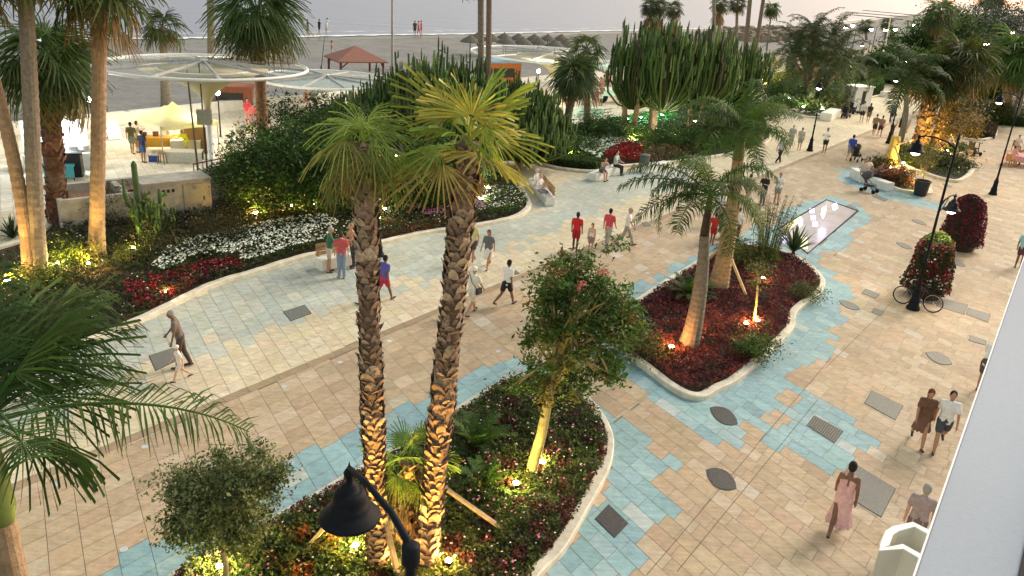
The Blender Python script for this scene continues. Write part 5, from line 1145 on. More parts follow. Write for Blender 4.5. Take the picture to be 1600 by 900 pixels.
def street_lamp(bx, by, arms, label, top=None, energy=60, s=1.0, r=.06):
    g = P(bx, by); t = thing('street_lamp', label, 'street lamp', g, 0, 'black iron street lamps'); zs = []
    ends = []
    for (jx, jy, lx, ly) in arms:
        j = UP(jx, jy, g); j.x, j.y = g.x, g.y; e = P(lx, ly, j.z); d = e - j
        if d.length > 1.5: e = j + d.normalized() * 1.35
        if d.length < .6: e = j + d.normalized() * .8
        ends.append((j, e)); zs.append(j.z)
    H = max(zs)
    post = MB(); post.lathe([(.05, 0), (r, .9), (r * .95, 1.8), (r * 1.3, 1.82), (r * 1.3, 1.9), (r * .85, 1.93), (r * .72, H - .5), (r * 1.1, H - .45), (r * .7, H - .38), (r * .6, H + .15), (r * .9, H + .2), (r * .2, H + .42), (.0001, H + .45)], tuple(g), 14); post.build('post', M_BLACK, t, True)
    b = MB(); b.lathe([(.24, 0), (.24, .1), (.20, .14), (.17, .3), (.19, .36), (.15, .42), (.12, .75), (.15, .82), (.10, .9), (.07, 1.05)], tuple(g), 12); b.build('base', M_BLACK, t)
    for j, e in ends:
        a = MB(); d = e - j; up = Vector((0, 0, 1)); pth = [j - up * .12, j.lerp(e, .25) + up * .05, j.lerp(e, .55) + up * .13, j.lerp(e, .85) + up * .12, e + up * .04]
        a.tube(pth, [.035, .03, .027, .026, .03], 8); a.tube([j - up * .42, j.lerp(e, .3) - up * .18, j.lerp(e, .5) + up * .08], [.018, .016, .014], 6)
        a.lathe([(.05, -.02), (.06, .03), (.03, .08), (.0001, .1)], tuple(e + up * .02), 10); a.build('arm', M_BLACK, t, True)
        lantern(t, e, s, energy)
    return t
street_lamp(1426, 483, [(1480, 226, 1436, 216), (1463, 316, 1499, 306)], 'tall black lamp post with two lit lanterns, bicycle leaning on its base', energy=70)
street_lamp(1551, 304, [(1591, 152, 1561, 146)], 'black lamp post with one lit lantern near the right edge', energy=70)
street_lamp(1265, 236, [(1291, 124, 1272, 130)], 'dark lamp post standing on the edge course before the date palm mound', energy=60)
street_lamp(1388, 224, [(1402, 118, 1391, 112)], 'thin dark lamp post behind the man in the dark blue shirt', energy=60)
street_lamp(591, 400, [(591, 226, 622, 220)], 'lamp post seen behind the left shaggy trunk, lantern glowing before the dark shrubs', energy=40)
# the big lantern below the camera
pz = 6.1; pj = P(642, 850, pz); pe = P(546, 742, pz); g = Vector((pj.x, pj.y, 0)); t = thing('street_lamp', 'nearest street lamp, its big black bell lantern seen from above at the bottom', 'street lamp', g, 0, 'black iron street lamps')
post = MB(); post.lathe([(.07, 0), (.065, 2.5), (.055, 4.6), (.085, 4.65), (.085, 4.72), (.055, 4.78), (.05, pz - .25), (.085, pz - .2), (.085, pz - .02), (.04, pz)], tuple(g), 16); post.build('post', M_BLACK, t, True)
b = MB(); b.lathe([(.24, 0), (.24, .1), (.17, .3), (.15, .42), (.12, .75), (.10, .9)], tuple(g), 12); b.build('base', M_BLACK, t)
a = MB(); up = Vector((0, 0, 1)); dd = (pe - pj).normalized(); pe = pj + dd * min((pe - pj).length, 1.25)
a.tube([pj - up * .25, pj + up * .0 + dd * .08, pj + dd * .35 + up * .10, pj.lerp(pe, .7) + up * .13, pe + up * .08, pe], [.045, .04, .034, .03, .028, .032], 12); a.build('arm', M_BLACK, t, True)
lantern(t, pe - up * .02, 1, 0, False)
point_light(t, tuple(pe - up * .75), 30, (1, .8, .5), .12)
i = 0
for (x, y, lb) in [(1433, 40, 'brightest far lamp, over the dark rounded tree'), (1507, 43, 'far lamp glowing beside the small golden palm'), (1329, 44, 'left one of two close far lamps right of the date palm clump'), (1339, 41, 'right one of two close far lamps right of the date palm clump'), (1369, 47, 'far lamp between the tiny palms'), (1391, 48, 'far lamp beside the flagpole'), (1406, 47, 'far lamp right of the flagpole'), (1358, 74, 'low far lamp at the edge of the dark beach'), (1507, 73, 'middle distance lamp under the golden palm'), (1550, 71, 'middle distance lamp left of the bright green palm'), (1430, 99, 'lamp glowing in the pale slim palm crown'), (1490, 47, 'small far lamp left of the golden palm'), (1588, 52, 'far lamp at the right edge before the bluish trees')]:
    q = P(x, y, 5.6); gg = Vector((q.x, q.y, 0)); t = thing('street_lamp', lb, 'street lamp', gg, 0, 'far lit street lamps'); m_ = MB(); sc_ = 1.0
    m_.lathe([(.16, 0), (.12, .6), (.07, .8), (.05, 5.5), (.02, 6.2)], tuple(gg), 8); m_.tube([gg + up * 5.95, gg + Vector((-.4, 0, 6.15)), gg + Vector((-.8, 0, 6.05))], .03, 6); m_.build('post', M_BLACK, t)
    far = (gg.length > 130); R_ = .42 if far else .24
    h = MB(); h.lathe([(R_ * 1.05, -.2), (R_ * .7, -.02), (.0001, .15)], tuple(gg + Vector((-.8, 0, 5.95))), 10); h = h.build('lantern', M_BLACK, t)
    k = MB(); k.lathe([(.0001, -R_ * 1.3), (R_ * .7, -R_ * 1.0), (R_ * .8, -.22)], tuple(gg + Vector((-.8, 0, 5.95))), 10); k = k.build('glass_bowl', mat('far_lantern_glass', (1, .95, .8), .5, noise=0, emit=(1, .9, .66), estr=26), h); k.matrix_parent_inverse = Matrix.Identity(4)
    if i < 11 and i not in (2, 4, 12): point_light(t, tuple(gg + Vector((-.8, 0, 5.2))), 500 if far else 250, (1, .85, .55), .3)
    i += 1

WARM = (1.0, .60, .17); YEL = (1.0, .80, .22); WHT = (1.0, .88, .66)
def garden_spot(px, py, energy, label, color=WARM, h=.18, aim=None, big=1.0):
    energy = energy * 1.8
    g = P(px, py); t = thing('garden_spotlight', label, 'garden light', g, 0, 'ground spotlights in the planting')
    m_ = MB(); m_.lathe([(.025, 0), (.02, h), (.055 * big, h + .02), (.07 * big, h + .14), (.075 * big, h + .15)], tuple(g), 12); m_.build('housing', M_BLACK, t)
    k = MB(); k.lathe([(.068 * big, h + .14), (.05 * big, h + .175), (.0001, h + .19)], tuple(g), 12)
    cm = mat('lens_%d_%d' % (int(color[1] * 100), int(color[2] * 100)), color, .5, noise=0, emit=color, estr=70); k.build('lens', cm, t, True)
    point_light(t, (g.x, g.y, h + .32), energy, color, .05)
    if aim: point_light(t, (g.x, g.y, h + .30), aim[1], color, .05, (aim[2], aim[0]))
    return t
T1m = UP(582, 600, P(592, 900)); T2m = UP(700, 560, P(664, 893)); T2t = UP(725, 300, P(664, 893))
garden_spot(556, 884, 26, 'bright spotlight just below the big lantern', YEL, h=.35, aim=(T1m, 60, 50))
garden_spot(617, 912, 20, 'spotlight hidden between the feet of the two tall shaggy palms', WARM, h=.3, aim=(T2t, 200, 36))
garden_spot(700, 905, 24, 'spotlight right of the second shaggy trunk, at the frame edge', WARM, h=.3, aim=(T2m, 90, 60))
garden_spot(566, 1010, 10, 'spotlight in front of the left shaggy trunk below the frame', (1, .55, .11), h=.2, aim=(UP(582, 735, P(592, 900)), 620, 48))
garden_spot(690, 1000, 10, 'spotlight in front of the right shaggy trunk below the frame', (1, .55, .11), h=.2, aim=(UP(676, 725, P(664, 893)), 780, 48))
garden_spot(846, 740, 16, 'upper one of the two spotlights at the flowering tree trunk', YEL, aim=(UP(842, 640, P(826, 752)), 50, 60), big=1.2)
garden_spot(805, 774, 16, 'lower left one of the two spotlights at the flowering tree trunk', YEL, aim=(UP(845, 660, P(826, 752)), 60, 50), big=1.2)
garden_spot(345, 915, 34, 'spotlight hidden under the small grey green tree', YEL, h=.3)
garden_spot(1047, 556, 22, 'orange glowing spotlight left of the nearest ringed trunk foot', (1, .42, .12), big=1.3)
garden_spot(1092, 520, 10, 'small orange spotlight behind the nearest ringed trunk', (1, .42, .12))
garden_spot(1126, 455, 20, 'spotlight right at the foot of the taller ringed palm', WARM, aim=(UP(1150, 280, P(1120, 455)), 170, 40), big=1.2)
garden_spot(1164, 519, 14, 'left one of two spotlights at the staked sapling', YEL, big=1.2)
garden_spot(1181, 514, 14, 'right one of two spotlights at the staked sapling', WARM, big=1.2)
garden_spot(1190, 446, 10, 'dim spotlight in the back bushes of the red bed', WARM)
garden_spot(14, 452, 60, 'large orange spotlight at the foot of the left edge palms', WARM, aim=(UP(40, 250, P(60, 432)), 220, 50), big=1.8)
garden_spot(140, 425, 34, 'spotlight behind the leaves at the smooth tan trunk', WARM, aim=(UP(152, 300, P(150, 404)), 160, 40))
garden_spot(92, 425, 26, 'yellow spotlight in the bright bush between the left trunks', YEL)
garden_spot(210, 400, 14, 'yellow spotlight under the small lit plant', YEL)
garden_spot(400, 344, 36, 'orange spotlight at the left end of the dark shrubs', WARM, big=1.7)
garden_spot(458, 332, 26, 'left one of two spotlights under the broad dark shrub', YEL, big=1.6)
garden_spot(492, 331, 20, 'right one of two spotlights under the broad dark shrub', YEL, big=1.4)
garden_spot(601, 337, 16, 'small spotlight just right of the left shaggy trunk', WHT, big=1.2)
garden_spot(592, 352, 10, 'small spotlight lower down right of the left shaggy trunk', YEL, big=1.2)
garden_spot(751, 320, 26, 'lower left one of two spotlights right of the wide palm crown', WHT, big=1.7)
garden_spot(762, 303, 26, 'upper right one of two spotlights right of the wide palm crown', WHT, big=1.7)
garden_spot(860, 254, 34, 'yellow spotlight left of the small leaning palm foot', YEL, big=1.8)
garden_spot(889, 248, 26, 'yellow spotlight right of the small leaning palm foot', YEL, big=1.4)
garden_spot(990, 226, 40, 'yellow spotlight above the red flower drift', YEL, big=2.0)
garden_spot(1086, 196, 60, 'white spotlight below the thick legged cactus tree', WHT, big=2.6)
garden_spot(1048, 212, 40, 'small white spotlight left of the thick pale leg', WHT, big=1.6)
for i, (x, y) in enumerate([(979, 192), (1001, 190), (1020, 188), (1034, 186), (1040, 180)]):
    garden_spot(x, y, 50, ('leftmost green spotlight under the tall cactus trees', 'second green spotlight from the left under the tall cactus trees', 'middle green spotlight under the tall cactus trees', 'fourth green spotlight from the left under the tall cactus trees', 'rightmost green spotlight under the tall cactus trees')[i], (.2, 1.0, .5), big=1.8)
garden_spot(1232, 158, 60, 'left white spotlight on the date palm mound', WHT, big=2.0)
garden_spot(1254, 172, 60, 'white spotlight at the front of the date palm mound', WHT, big=2.0)
garden_spot(1273, 160, 180, 'brightest spotlight at the feet of the date palm stems', WHT, big=2.6)
garden_spot(1314, 132, 200, 'spotlight glowing in the bushes right behind the date palm stems', WHT, h=1.2, big=3.0)
garden_spot(1284, 176, 60, 'right white spotlight on the date palm mound', WHT, big=1.8)
garden_spot(1410, 262, 40, 'yellow spotlight at the left end of the shaggy palm bed', YEL, big=1.8)
garden_spot(1432, 240, 90, 'spotlight at the feet of the fat shaggy palms', WARM, big=1.6, aim=(UP(1445, 170, P(1437, 232)), 260, 50))
garden_spot(1478, 242, 90, 'spotlight right of the fat shaggy palms', WARM, big=1.6, aim=(UP(1480, 170, P(1464, 232)), 260, 50))
garden_spot(1431, 296, 20, 'spotlight beside the black pot', YEL, big=1.5)
garden_spot(1386, 282, 22, 'hidden spotlight inside the rust red shrub', (1, .45, .2), h=.7)
garden_spot(1558, 184, 160, 'yellow spotlight under the right edge palms', YEL, big=2.2, aim=(UP(1580, 120, P(1568, 192)), 900, 50))
garden_spot(1190, 128, 260, 'strong yellow spotlight in the lit bush left of the date palm clump', YEL, big=2.4)
garden_spot(262, 470, 8, 'hidden spotlight in the crimson flowers by the kerb', (1, .6, .3))

# ------------------------------------------------------------------ glass floor panel
gp = W2(GLASS); t = thing('glass_floor_panel', 'large framed glass panel set in the blue paving, violet reflections added as glowing shapes', 'glass panel', P(1278, 355))
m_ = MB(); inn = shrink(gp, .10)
for i in range(4):
    a_, b_ = Vector(gp[i]), Vector(gp[(i + 1) % 4]); c_, d_ = Vector(inn[(i + 1) % 4]), Vector(inn[i]); q = [(a_.x, a_.y), (b_.x, b_.y), (c_.x, c_.y), (d_.x, d_.y)]; m_.prism(q, -.01, .03)
m_.build('frame', M_BLACK, t)
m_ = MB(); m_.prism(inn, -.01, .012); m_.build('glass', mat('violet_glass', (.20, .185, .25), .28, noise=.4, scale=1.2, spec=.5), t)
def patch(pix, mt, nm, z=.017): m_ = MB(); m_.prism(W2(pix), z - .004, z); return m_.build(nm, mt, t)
E_V = mat('violet_reflection', (.6, .5, 1), .5, noise=0, emit=(.62, .48, 1.0), estr=1.6); E_W = mat('white_reflection', (1, 1, 1), .5, noise=0, emit=(.9, .86, 1), estr=2.4); E_Y = mat('mosaic_glow', (.62, .58, .32), .4, noise=.4, scale=3, emit=(.9, .85, .4), estr=.35)  # violet and white reflections put in as glowing shapes on the glass
patch([(1222, 352), (1250, 337), (1254, 343), (1230, 362)], E_Y, 'mosaic_glow'); patch([(1240, 368), (1262, 372), (1262, 390), (1248, 388)], E_Y, 'mosaic_glow')  # cream yellow patches, their lit look put in as emission
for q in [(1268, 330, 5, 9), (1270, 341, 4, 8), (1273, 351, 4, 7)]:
    for k in range(3): patch([(q[0] + k * 3 - 3, q[1] - 4), (q[0] + k * 3 - 1.8, q[1] - 4.4), (q[0] + k * 3 - 1.5, q[1] + 3), (q[0] + k * 3 - 2.8, q[1] + 3.5)], E_V, 'painted_reflection')
patch([(1284, 326), (1291, 322), (1290, 331), (1286, 342), (1283, 336)], E_W, 'painted_reflection'); patch([(1300, 321), (1307, 317), (1309, 326), (1302, 329)], E_W, 'painted_reflection')
patch([(1221, 370), (1229, 366), (1229, 378), (1222, 382)], E_V, 'painted_reflection'); patch([(1247, 347), (1254, 343), (1254, 352), (1249, 355)], E_W, 'painted_reflection')
point_light(t, tuple(P(1290, 335, .5)), 5, (.75, .65, 1), .2)

# ------------------------------------------------------------------ props holding the trees
def prop(x0, y0, z0, x1, y1, label, w=.07, base=None):
    e = P(x1, y1); d = ray(x0, y0); s = P(x0, y0, z0); m_ = MB(); m_.bar(s, e, w, w); m_.bar(s, s + (e - s) * .03, w * 1.25)
    tag(m_.build('tree_prop', M_PALEWOOD), label, 'wooden prop', 'wooden poles propping the trees')
prop(694, 762, 1.1, 822, 852, 'pale pole leaning right from the second shaggy trunk into the near bed')
prop(596, 790, 1.6, 628, 925, 'pale plank in front of the left shaggy trunk beside the lamp arm', .09)
prop(506, 826, .9, 472, 864, 'short pale pole leaning left below the big lantern')
prop(1143, 405, 1.5, 1171, 474, 'pale prop leaning right from the taller ringed palm', .08)
prop(1134, 378, 1.5, 1097, 416, 'pale prop leaning left from the taller ringed palm', .08)
prop(1396, 228, 1.6, 1366, 262, 'left prop of the pale slim palm', .1); prop(1398, 228, 1.7, 1414, 272, 'right prop of the pale slim palm', .1); prop(1402, 226, 1.6, 1440, 214, 'back prop of the pale slim palm', .1)
g = P(1392, 258); m_ = MB(); m_.lathe([(.46, 0), (.36, 1.0), (.3, 1.9), (.28, 1.95), (.2, 1.95)], tuple(g + Vector((.1, .4, 0))), 14); tag(m_.build('trunk_wrap', mat('yellow_wrap', (.62, .40, .10), .8, noise=.2)), 'golden yellow wrap round the base of the pale slim palm', 'trunk wrap')

# ------------------------------------------------------------------ flower towers
def flower_tower(bx, by, tx, ty, w, label, cols, seed, top_green=True):
    g = P(bx, by); H = UP(tx, ty, g).z; rng = np.random.default_rng(seed); t = thing('flower_tower', label, 'flower tower', g, 0, 'flower covered towers')
    prof = [(.62, .0), (.74, .12), (.74, .3)]; m_ = MB(); m_.lathe([(w * .33, 0), (w * .36, .25), (w * .36, .45)], tuple(g), 18); m_.build('base', M_DARK, t)
    def R(q): return w * (.50 - .19 * q) * (1 - max(0, (q - .72) / .28) ** 2.4 * .8)
    c_ = MB(); c_.lathe([(R(q) * .86, .3 + q * (H - .34)) for q in np.linspace(0, 1, 14)], tuple(g), 20, (.02, .03, .012)); c_.build('core', mat('tower_core', (.02, .028, .012), .9), t)
    n = 5200; q = rng.random(n); az = rng.random(n) * 6.283; r = np.array([R(x) for x in q]) * (1 + .04 * rng.normal(size=n)) + .03 * np.sin(az * 5 + q * 9); pts = np.stack([g.x + r * np.cos(az), g.y + r * np.sin(az), .3 + q * (H - .3)], 1)
    pal = np.array([c for c, _ in cols]); pw = np.array([k for _, k in cols], float); pw /= pw.sum(); cell = (np.floor(az * 3.2).astype(int) * 31 + np.floor(q * 8).astype(int) * 7) % 997; u = np.random.default_rng(seed + 1).random(997)[cell] * .65 + rng.random(n) * .35
    C = pal[np.searchsorted(np.cumsum(pw), np.clip(u, 0, .999))] * (1 + .3 * rng.normal(size=(n, 1)))
    if top_green: k = q > .86; C[k] = np.array((.10, .13, .03)) * (1 + .3 * rng.normal(size=(k.sum(), 1)))
    f = MB(); leaves(f, pts, np.clip(C, .004, .9), .085, .75, rng, .2); f.build('flowers', M_LEAF, t)
flower_tower(1443, 462, 1462, 362, 1.75, 'nearer flower tower behind the lamp post, dark green sides with white and red blooms', [((.035, .05, .018), 5), ((.16, .018, .025), 2), ((.22, .02, .02), 1), ((.70, .68, .66), .8), ((.08, .06, .025), 1)], 5)
flower_tower(1497, 388, 1501, 303, 1.95, 'farther flower tower, almost wholly deep crimson', [((.17, .016, .05), 4), ((.11, .014, .03), 3), ((.035, .04, .018), 1.4), ((.7, .62, .66), .25)], 6, False)

# ------------------------------------------------------------------ bicycle
g = P(1430, 478); wa, wb = P(1407, 474), P(1454, 488); d = (wb - wa); d.z = 0; L_ = d.length; rz = math.atan2(d.y, d.x)
t = thing('bicycle', 'dark bicycle standing across the foot of the lamp post', 'bicycle', (wa.x, wa.y, 0), rz); t['z'] = 0
def bpart(name, mb, m_, par=None):
    o = link(name, mb.mesh(name, m_, True)); o.parent = par or t; return o
RW = .34; bike_s = max(.98, min(1.12, L_))
for xx in (0, bike_s):
    m_ = MB(); m_.tube([(xx + RW * math.cos(a), 0, RW + .02 + RW * math.sin(a)) for a in np.linspace(0, 2 * PI, 33)], .021, 7, cap=False); w_ = bpart('wheel', m_, M_BLACK)
    m_ = MB(); m_.tube([(xx + .31 * math.cos(a), 0, RW + .02 + .31 * math.sin(a)) for a in np.linspace(0, 2 * PI, 33)], .009, 5, cap=False)
    for k in range(14): a = k * PI / 7; m_.bar((xx, 0, RW + .02), (xx + .31 * math.cos(a), 0, RW + .02 + .31 * math.sin(a)), .004)
    m_.tube([(xx, -.05, RW + .02), (xx, .05, RW + .02)], .02, 8); bpart('rim', m_, mat('steel', (.5, .5, .5), .35, metal=.8), w_)
m_ = MB(); BB = (bike_s * .57, 0, .30); ST = (bike_s * .66, 0, .82); HT = (bike_s * .2, 0, .86); HB = (bike_s * .16, 0, .70)
for a_, b_, r in ((BB, ST, .017), (ST, HT, .017), (BB, HB, .02), (BB, (bike_s, 0, RW + .02), .012), (ST, (bike_s, 0, RW + .02), .01), (HT, HB, .02), (HB, (0, 0, RW + .02), .014)): m_.tube([a_, b_], r, 8)
bpart('frame', m_, mat('bike_paint', (.05, .05, .055), .3, metal=.3))
m_ = MB(); m_.tube([HT, (bike_s * .17, 0, 1.0)], .014, 6); m_.tube([(bike_s * .25, -.28, .98), (bike_s * .17, -.2, 1.0), (bike_s * .17, .2, 1.0), (bike_s * .25, .28, .98)], .013, 6); bpart('handlebar', m_, mat('steel'))
m_ = MB(); m_.tube([ST, (bike_s * .68, 0, .95)], .014, 6); m_.tube([(bike_s * .58, 0, .96), (bike_s * .68, 0, .97), (bike_s * .78, 0, .98)], [.02, .05, .07], 8, ry=.5); bpart('saddle', m_, M_DARK)
m_ = MB(); m_.tube([(BB[0], -.09, .30), (BB[0], .09, .30)], .012, 6); m_.lathe([(.095, -.004), (.095, .004)], (0, 0, 0), 16); m_.bar((BB[0], .09, .3), (BB[0] + .1, .09, .17), .016); m_.bar((BB[0], -.09, .3), (BB[0] - .1, -.09, .43), .016); m_.box((BB[0] + .1, .13, .17), (.09, .08, .02)); m_.box((BB[0] - .1, -.13, .43), (.09, .08, .02)); m_.v = [((v[0], v[1], v[2]) if i < 12 or i >= 44 else (BB[0] + v[0], .05 + v[2], .3 + v[1])) for i, v in enumerate(m_.v)]; bpart('pedal_crank', m_, mat('steel'))

# ------------------------------------------------------------------ benches, blocks, bins
def box_bench(x0, y0, x1, y1, label, back=0, h=.45, w=.5, blockends=False, group='white stone benches along the paths'):
    a_, b_ = P(x0, y0), P(x1, y1); d = (b_ - a_); L_ = d.length; d.normalize(); n = Vector((-d.y, d.x, 0)); rz = math.atan2(d.y, d.x); c = (a_ + b_) / 2 + n * w / 2 * (1 if back >= 0 else -1)
    t = thing('bench', label, 'bench', (c.x, c.y, 0), rz, group)
    m_ = MB(); m_.box((c.x, c.y, h / 2), (L_, w, h), rz); o = m_.build('seat', M_WHITE, t); bv = o.modifiers.new('b', 'BEVEL'); bv.width = .03; bv.segments = 3
    if back:
        q = c + n * (w / 2 - .05) * (1 if back > 0 else -1); m_ = MB()
        for k in range(3): m_.box((q.x, q.y, h + .12 + k * .16), (L_ * .96, .035, .13), rz)
        for s_ in (-.4, .4): e = q + d * L_ * s_; m_.box((e.x, e.y, h + .24), (.05, .05, .56), rz)
        m_.build('backrest', M_WOOD, t)
    return t
box_bench(826, 290, 852, 322, 'white bench with wooden back at the rounded garden corner, old couple seated', back=1)
box_bench(931, 284, 972, 268, 'white bench in front of the red flower drift with two people', back=0)
box_bench(1012, 272, 1046, 264, 'empty white bench right of the grey bin', back=0)
box_bench(503, 425, 552, 414, 'white bench with wooden back where the chatting group gathers', back=1)
box_bench(1298, 190, 1312, 182, 'white stone block at the front corner of the date palm mound', group='white stone blocks by the far path', w=1.0, h=.7)
box_bench(1384, 152, 1398, 151, 'white stone block by the far clipped hedge', group='white stone blocks by the far path', w=.8, h=.6)
box_bench(1326, 276, 1342, 286, 'white block bench left of the pushchair', w=.7, h=.6)
box_bench(1366, 293, 1384, 299, 'white block bench right of the pushchair', w=.6, h=.5)
g = P(1005, 268); m_ = MB(); m_.lathe([(.27, 0), (.28, .06), (.30, .95), (.32, .98), (.32, 1.04), (.2, 1.08), (.0001, 1.1)], tuple(g), 18); tag(m_.build('litter_bin', mat('bin_green', (.10, .12, .10), .6, metal=.2)), 'grey green litter bin between two white benches', 'litter bin')
g = P(1437, 305); m_ = MB(); m_.lathe([(.33, 0), (.36, .1), (.42, .8), (.46, .82), (.46, .9), (.38, .9), (.36, .78), (.0001, .76)], tuple(g), 20); tag(m_.build('plant_pot', M_DARK), 'big black round pot holding the young golden tree', 'plant pot')

# ------------------------------------------------------------------ old stone planter and cabinet
fl, fr = P(99, 362), P(331, 332); d = (fr - fl); Lp = d.length; d.normalize(); n = Vector((-d.y, d.x, 0)); rz = math.atan2(d.y, d.x); Hp = UP(95, 314, fl).z; Wp = 2.3
t = thing('stone_planter', 'long weathered pale stone planter with dry reddish soil beside the plaza', 'planter', fl, rz)
m_ = MB(); c = lambda u, v, z: (fl + d * u + n * v + Vector((0, 0, z)))
def pbox(m_, u0, u1, v0, v1, z0, z1): q = c((u0 + u1) / 2, (v0 + v1) / 2, (z0 + z1) / 2); m_.box(q, (u1 - u0, v1 - v0, z1 - z0), rz)
pbox(m_, 0, Lp * .52, 0, .2, 0, Hp); pbox(m_, 0, Lp * .93, Wp - .25, Wp, 0, Hp + .1); pbox(m_, 0, .2, .2, Wp - .25, 0, Hp - .02); pbox(m_, Lp * .40, Lp * .40 + .25, .2, Wp - .25, 0, Hp + .06); pbox(m_, Lp * .90, Lp * .93, .2, Wp - .25, 0, Hp + .02)
m_.build('wall', M_STONE, t)
m_ = MB(); pbox(m_, .2, Lp * .40, .2, Wp - .25, 0, Hp - .28); pbox(m_, Lp * .40 + .25, Lp * .90, 1.22, Wp - .25, 0, Hp - .2); m_.build('soil', mat('red_soil', (.22, .12, .08), .95, noise=.5, scale=6, bump=.9, bscale=14), t)
t2 = thing('utility_cabinet', 'square stone clad utility cabinet with a metal door and three small vents', 'utility cabinet', c(Lp * .52, 0, 0), rz)
m_ = MB(); pbox(m_, Lp * .525, Lp, -.12, 1.2, 0, Hp + .28); pbox(m_, Lp * .52, Lp + .05, -.17, 1.25, Hp + .28, Hp + .36); o = m_.build('housing', M_STONE, t2)
m_ = MB(); pbox(m_, Lp * .80, Lp * .965, -.16, -.125, .3, Hp + .14); dr = m_.build('door', mat('door_grey', (.34, .33, .29), .6, metal=.2, noise=.15), t2); m_ = MB(); pbox(m_, Lp * .94, Lp * .95, -.18, -.16, .7, .85); h_ = m_.build('handle', M_DARK, dr); h_.matrix_parent_inverse = Matrix.Identity(4)
m_ = MB(); pbox(m_, Lp * .63, Lp * .755, -.155, -.125, Hp - .35, Hp + .12); m_.build('vent_panel', mat('panel_pale', (.42, .40, .35), .7), t2)
for k in range(3): m_ = MB(); pbox(m_, Lp * (.652 + .034 * k), Lp * (.67 + .034 * k), -.17, -.155, Hp - .12, Hp + .02); m_.build('vent', M_DARK, t2)
# ------------------------------------------------------------------ sea wall, rails
def wall_run(pts, h, w, label, name='sea_wall', mt=None, group=None, cat='wall'):
    m_ = MB()
    for (a_, b_) in zip(pts[:-1], pts[1:]):
        p, q = P(*a_), P(*b_); c_ = (p + q) / 2; m_.box((c_.x, c_.y, h / 2 - .01), ((q - p).length + w * .4, w, h), math.atan2(q.y - p.y, q.x - p.x))
    return tag(m_.build(name, mt or M_WHITE), label, cat, group)
wall_run([(-120, 226), (0, 212), (112, 201)], .75, .5, 'low white seawall at the far left behind the bright stall', group='low white seawalls before the beach')
wall_run([(134, 198), (200, 191), (345, 175)], .75, .5, 'low white seawall behind the cream tent', group='low white seawalls before the beach')
wall_run([(345, 174), (392, 170), (500, 162)], .75, .5, 'low white seawall right of the round canopy, couple sitting on it', group='low white seawalls before the beach')
wall_run([(500, 161), (640, 143), (740, 130)], .75, .5, 'low white seawall hidden behind the cactus thicket', group='low white seawalls before the beach')
wall_run([(838, 196), (905, 180), (940, 182)], .7, .4, 'white retaining wall in front of the plaza behind the small leaning palm')
wall_run([(905, 182), (905, 132)], .3, .3, 'low pale kerb wall running towards the beach at the crowded terrace')
def rail(pts, label, posts=5, h=.9):
    t = thing('handrail', label, 'railing', P(*pts[0]), 0, 'dark brown railings'); m_ = MB()
    for (a_, b_) in zip(pts[:-1], pts[1:]):
        for z in (h, h * .55): m_.bar(P(*a_) + up * z, P(*b_) + up * z, .07, .05)
    m_.build('rail', mat('brown_rail', (.10, .04, .03), .5), t)
    for (a_, b_) in zip(pts[:-1], pts[1:]):
        for k in range(posts): q = P(*a_).lerp(P(*b_), (k + .03) / posts); m_ = MB(); m_.bar(q, q + up * h, .05); m_.build('post', mat('steel'), t)
rail([(304, 284), (372, 268), (402, 258)], 'dark brown railing between the round canopy and the shrubs'); rail([(850, 214), (872, 206)], 'short dark brown rail left of the small leaning palm', 3); rail([(905, 186), (955, 181)], 'dark rail at the edge of the crowded terrace', 4, .6)

# ------------------------------------------------------------------ round shade canopies
def canopy(bx, by, cx_, cy_, Rm, label, funnel=(.45, .2, 3.2), glass=None, ptop=.0, ring_r=.09, nspoke=10):
    g = P(bx, by); zc = UP(cx_, cy_, g).z; t = thing('shade_canopy', label, 'shade canopy', g, 0, 'round steel shade canopies')
    m_ = MB(); m_.lathe([(.32, 0), (.32, .1), (.17, .15), (.16, zc - .3), (.2, zc - .2), (.2, zc + .35), (.0001, zc + .38)], tuple(g), 16); m_.build('post', M_WHITEP, t, True)
    m_ = MB(); ring = [(g.x + Rm * math.cos(a), g.y + Rm * math.sin(a), zc) for a in np.linspace(0, 2 * PI, 57)]; m_.tube(ring, ring_r, 8, cap=False)
    ir = [(g.x + Rm * .45 * math.cos(a), g.y + Rm * .45 * math.sin(a), zc - .12) for a in np.linspace(0, 2 * PI, 41)]; m_.tube(ir, .05, 6, cap=False); m_.build('ring', M_WHITEP, t, True)
    gm = mat('canopy_grey', (.42, .43, .44), .5, metal=.2)
    for k in range(nspoke):
        a = 2 * PI * k / nspoke + .2; m_ = MB(); e = Vector((g.x + Rm * math.cos(a), g.y + Rm * math.sin(a), zc)); m_.bar((g.x, g.y, zc + .28), e, .09, .12); m_.bar((g.x, g.y, zc - .9), (g.x + Rm * .5 * math.cos(a), g.y + Rm * .5 * math.sin(a), zc - .1), .06, .06); m_.build('spoke', gm, t)
    m_ = MB(); n_ = 64; vs = [(g.x, g.y, zc + .2)] + [(g.x + Rm * .985 * math.cos(2 * PI * k / n_), g.y + Rm * .985 * math.sin(2 * PI * k / n_), zc + .0) for k in range(n_)]; m_.add(vs, [(0, 1 + k, 1 + (k + 1) % n_) for k in range(n_)]); m_.build('roof_sheet', glass or MATS['sheet'], t)
    if funnel:
        f0, f1, zl = funnel; m_ = MB(); pr = []
        for q in np.linspace(0, 1, 14): pr.append((.17 + (Rm * f0 - .17) * (q ** 2.1), zl + (zc - .12 - zl) * (q ** .85)))
        m_.lathe(pr, tuple(g), 28); m_.build('funnel_membrane', mat('membrane', (.70, .64, .48), .8, noise=.06, transl=.25), t, True)
    return t, g, zc
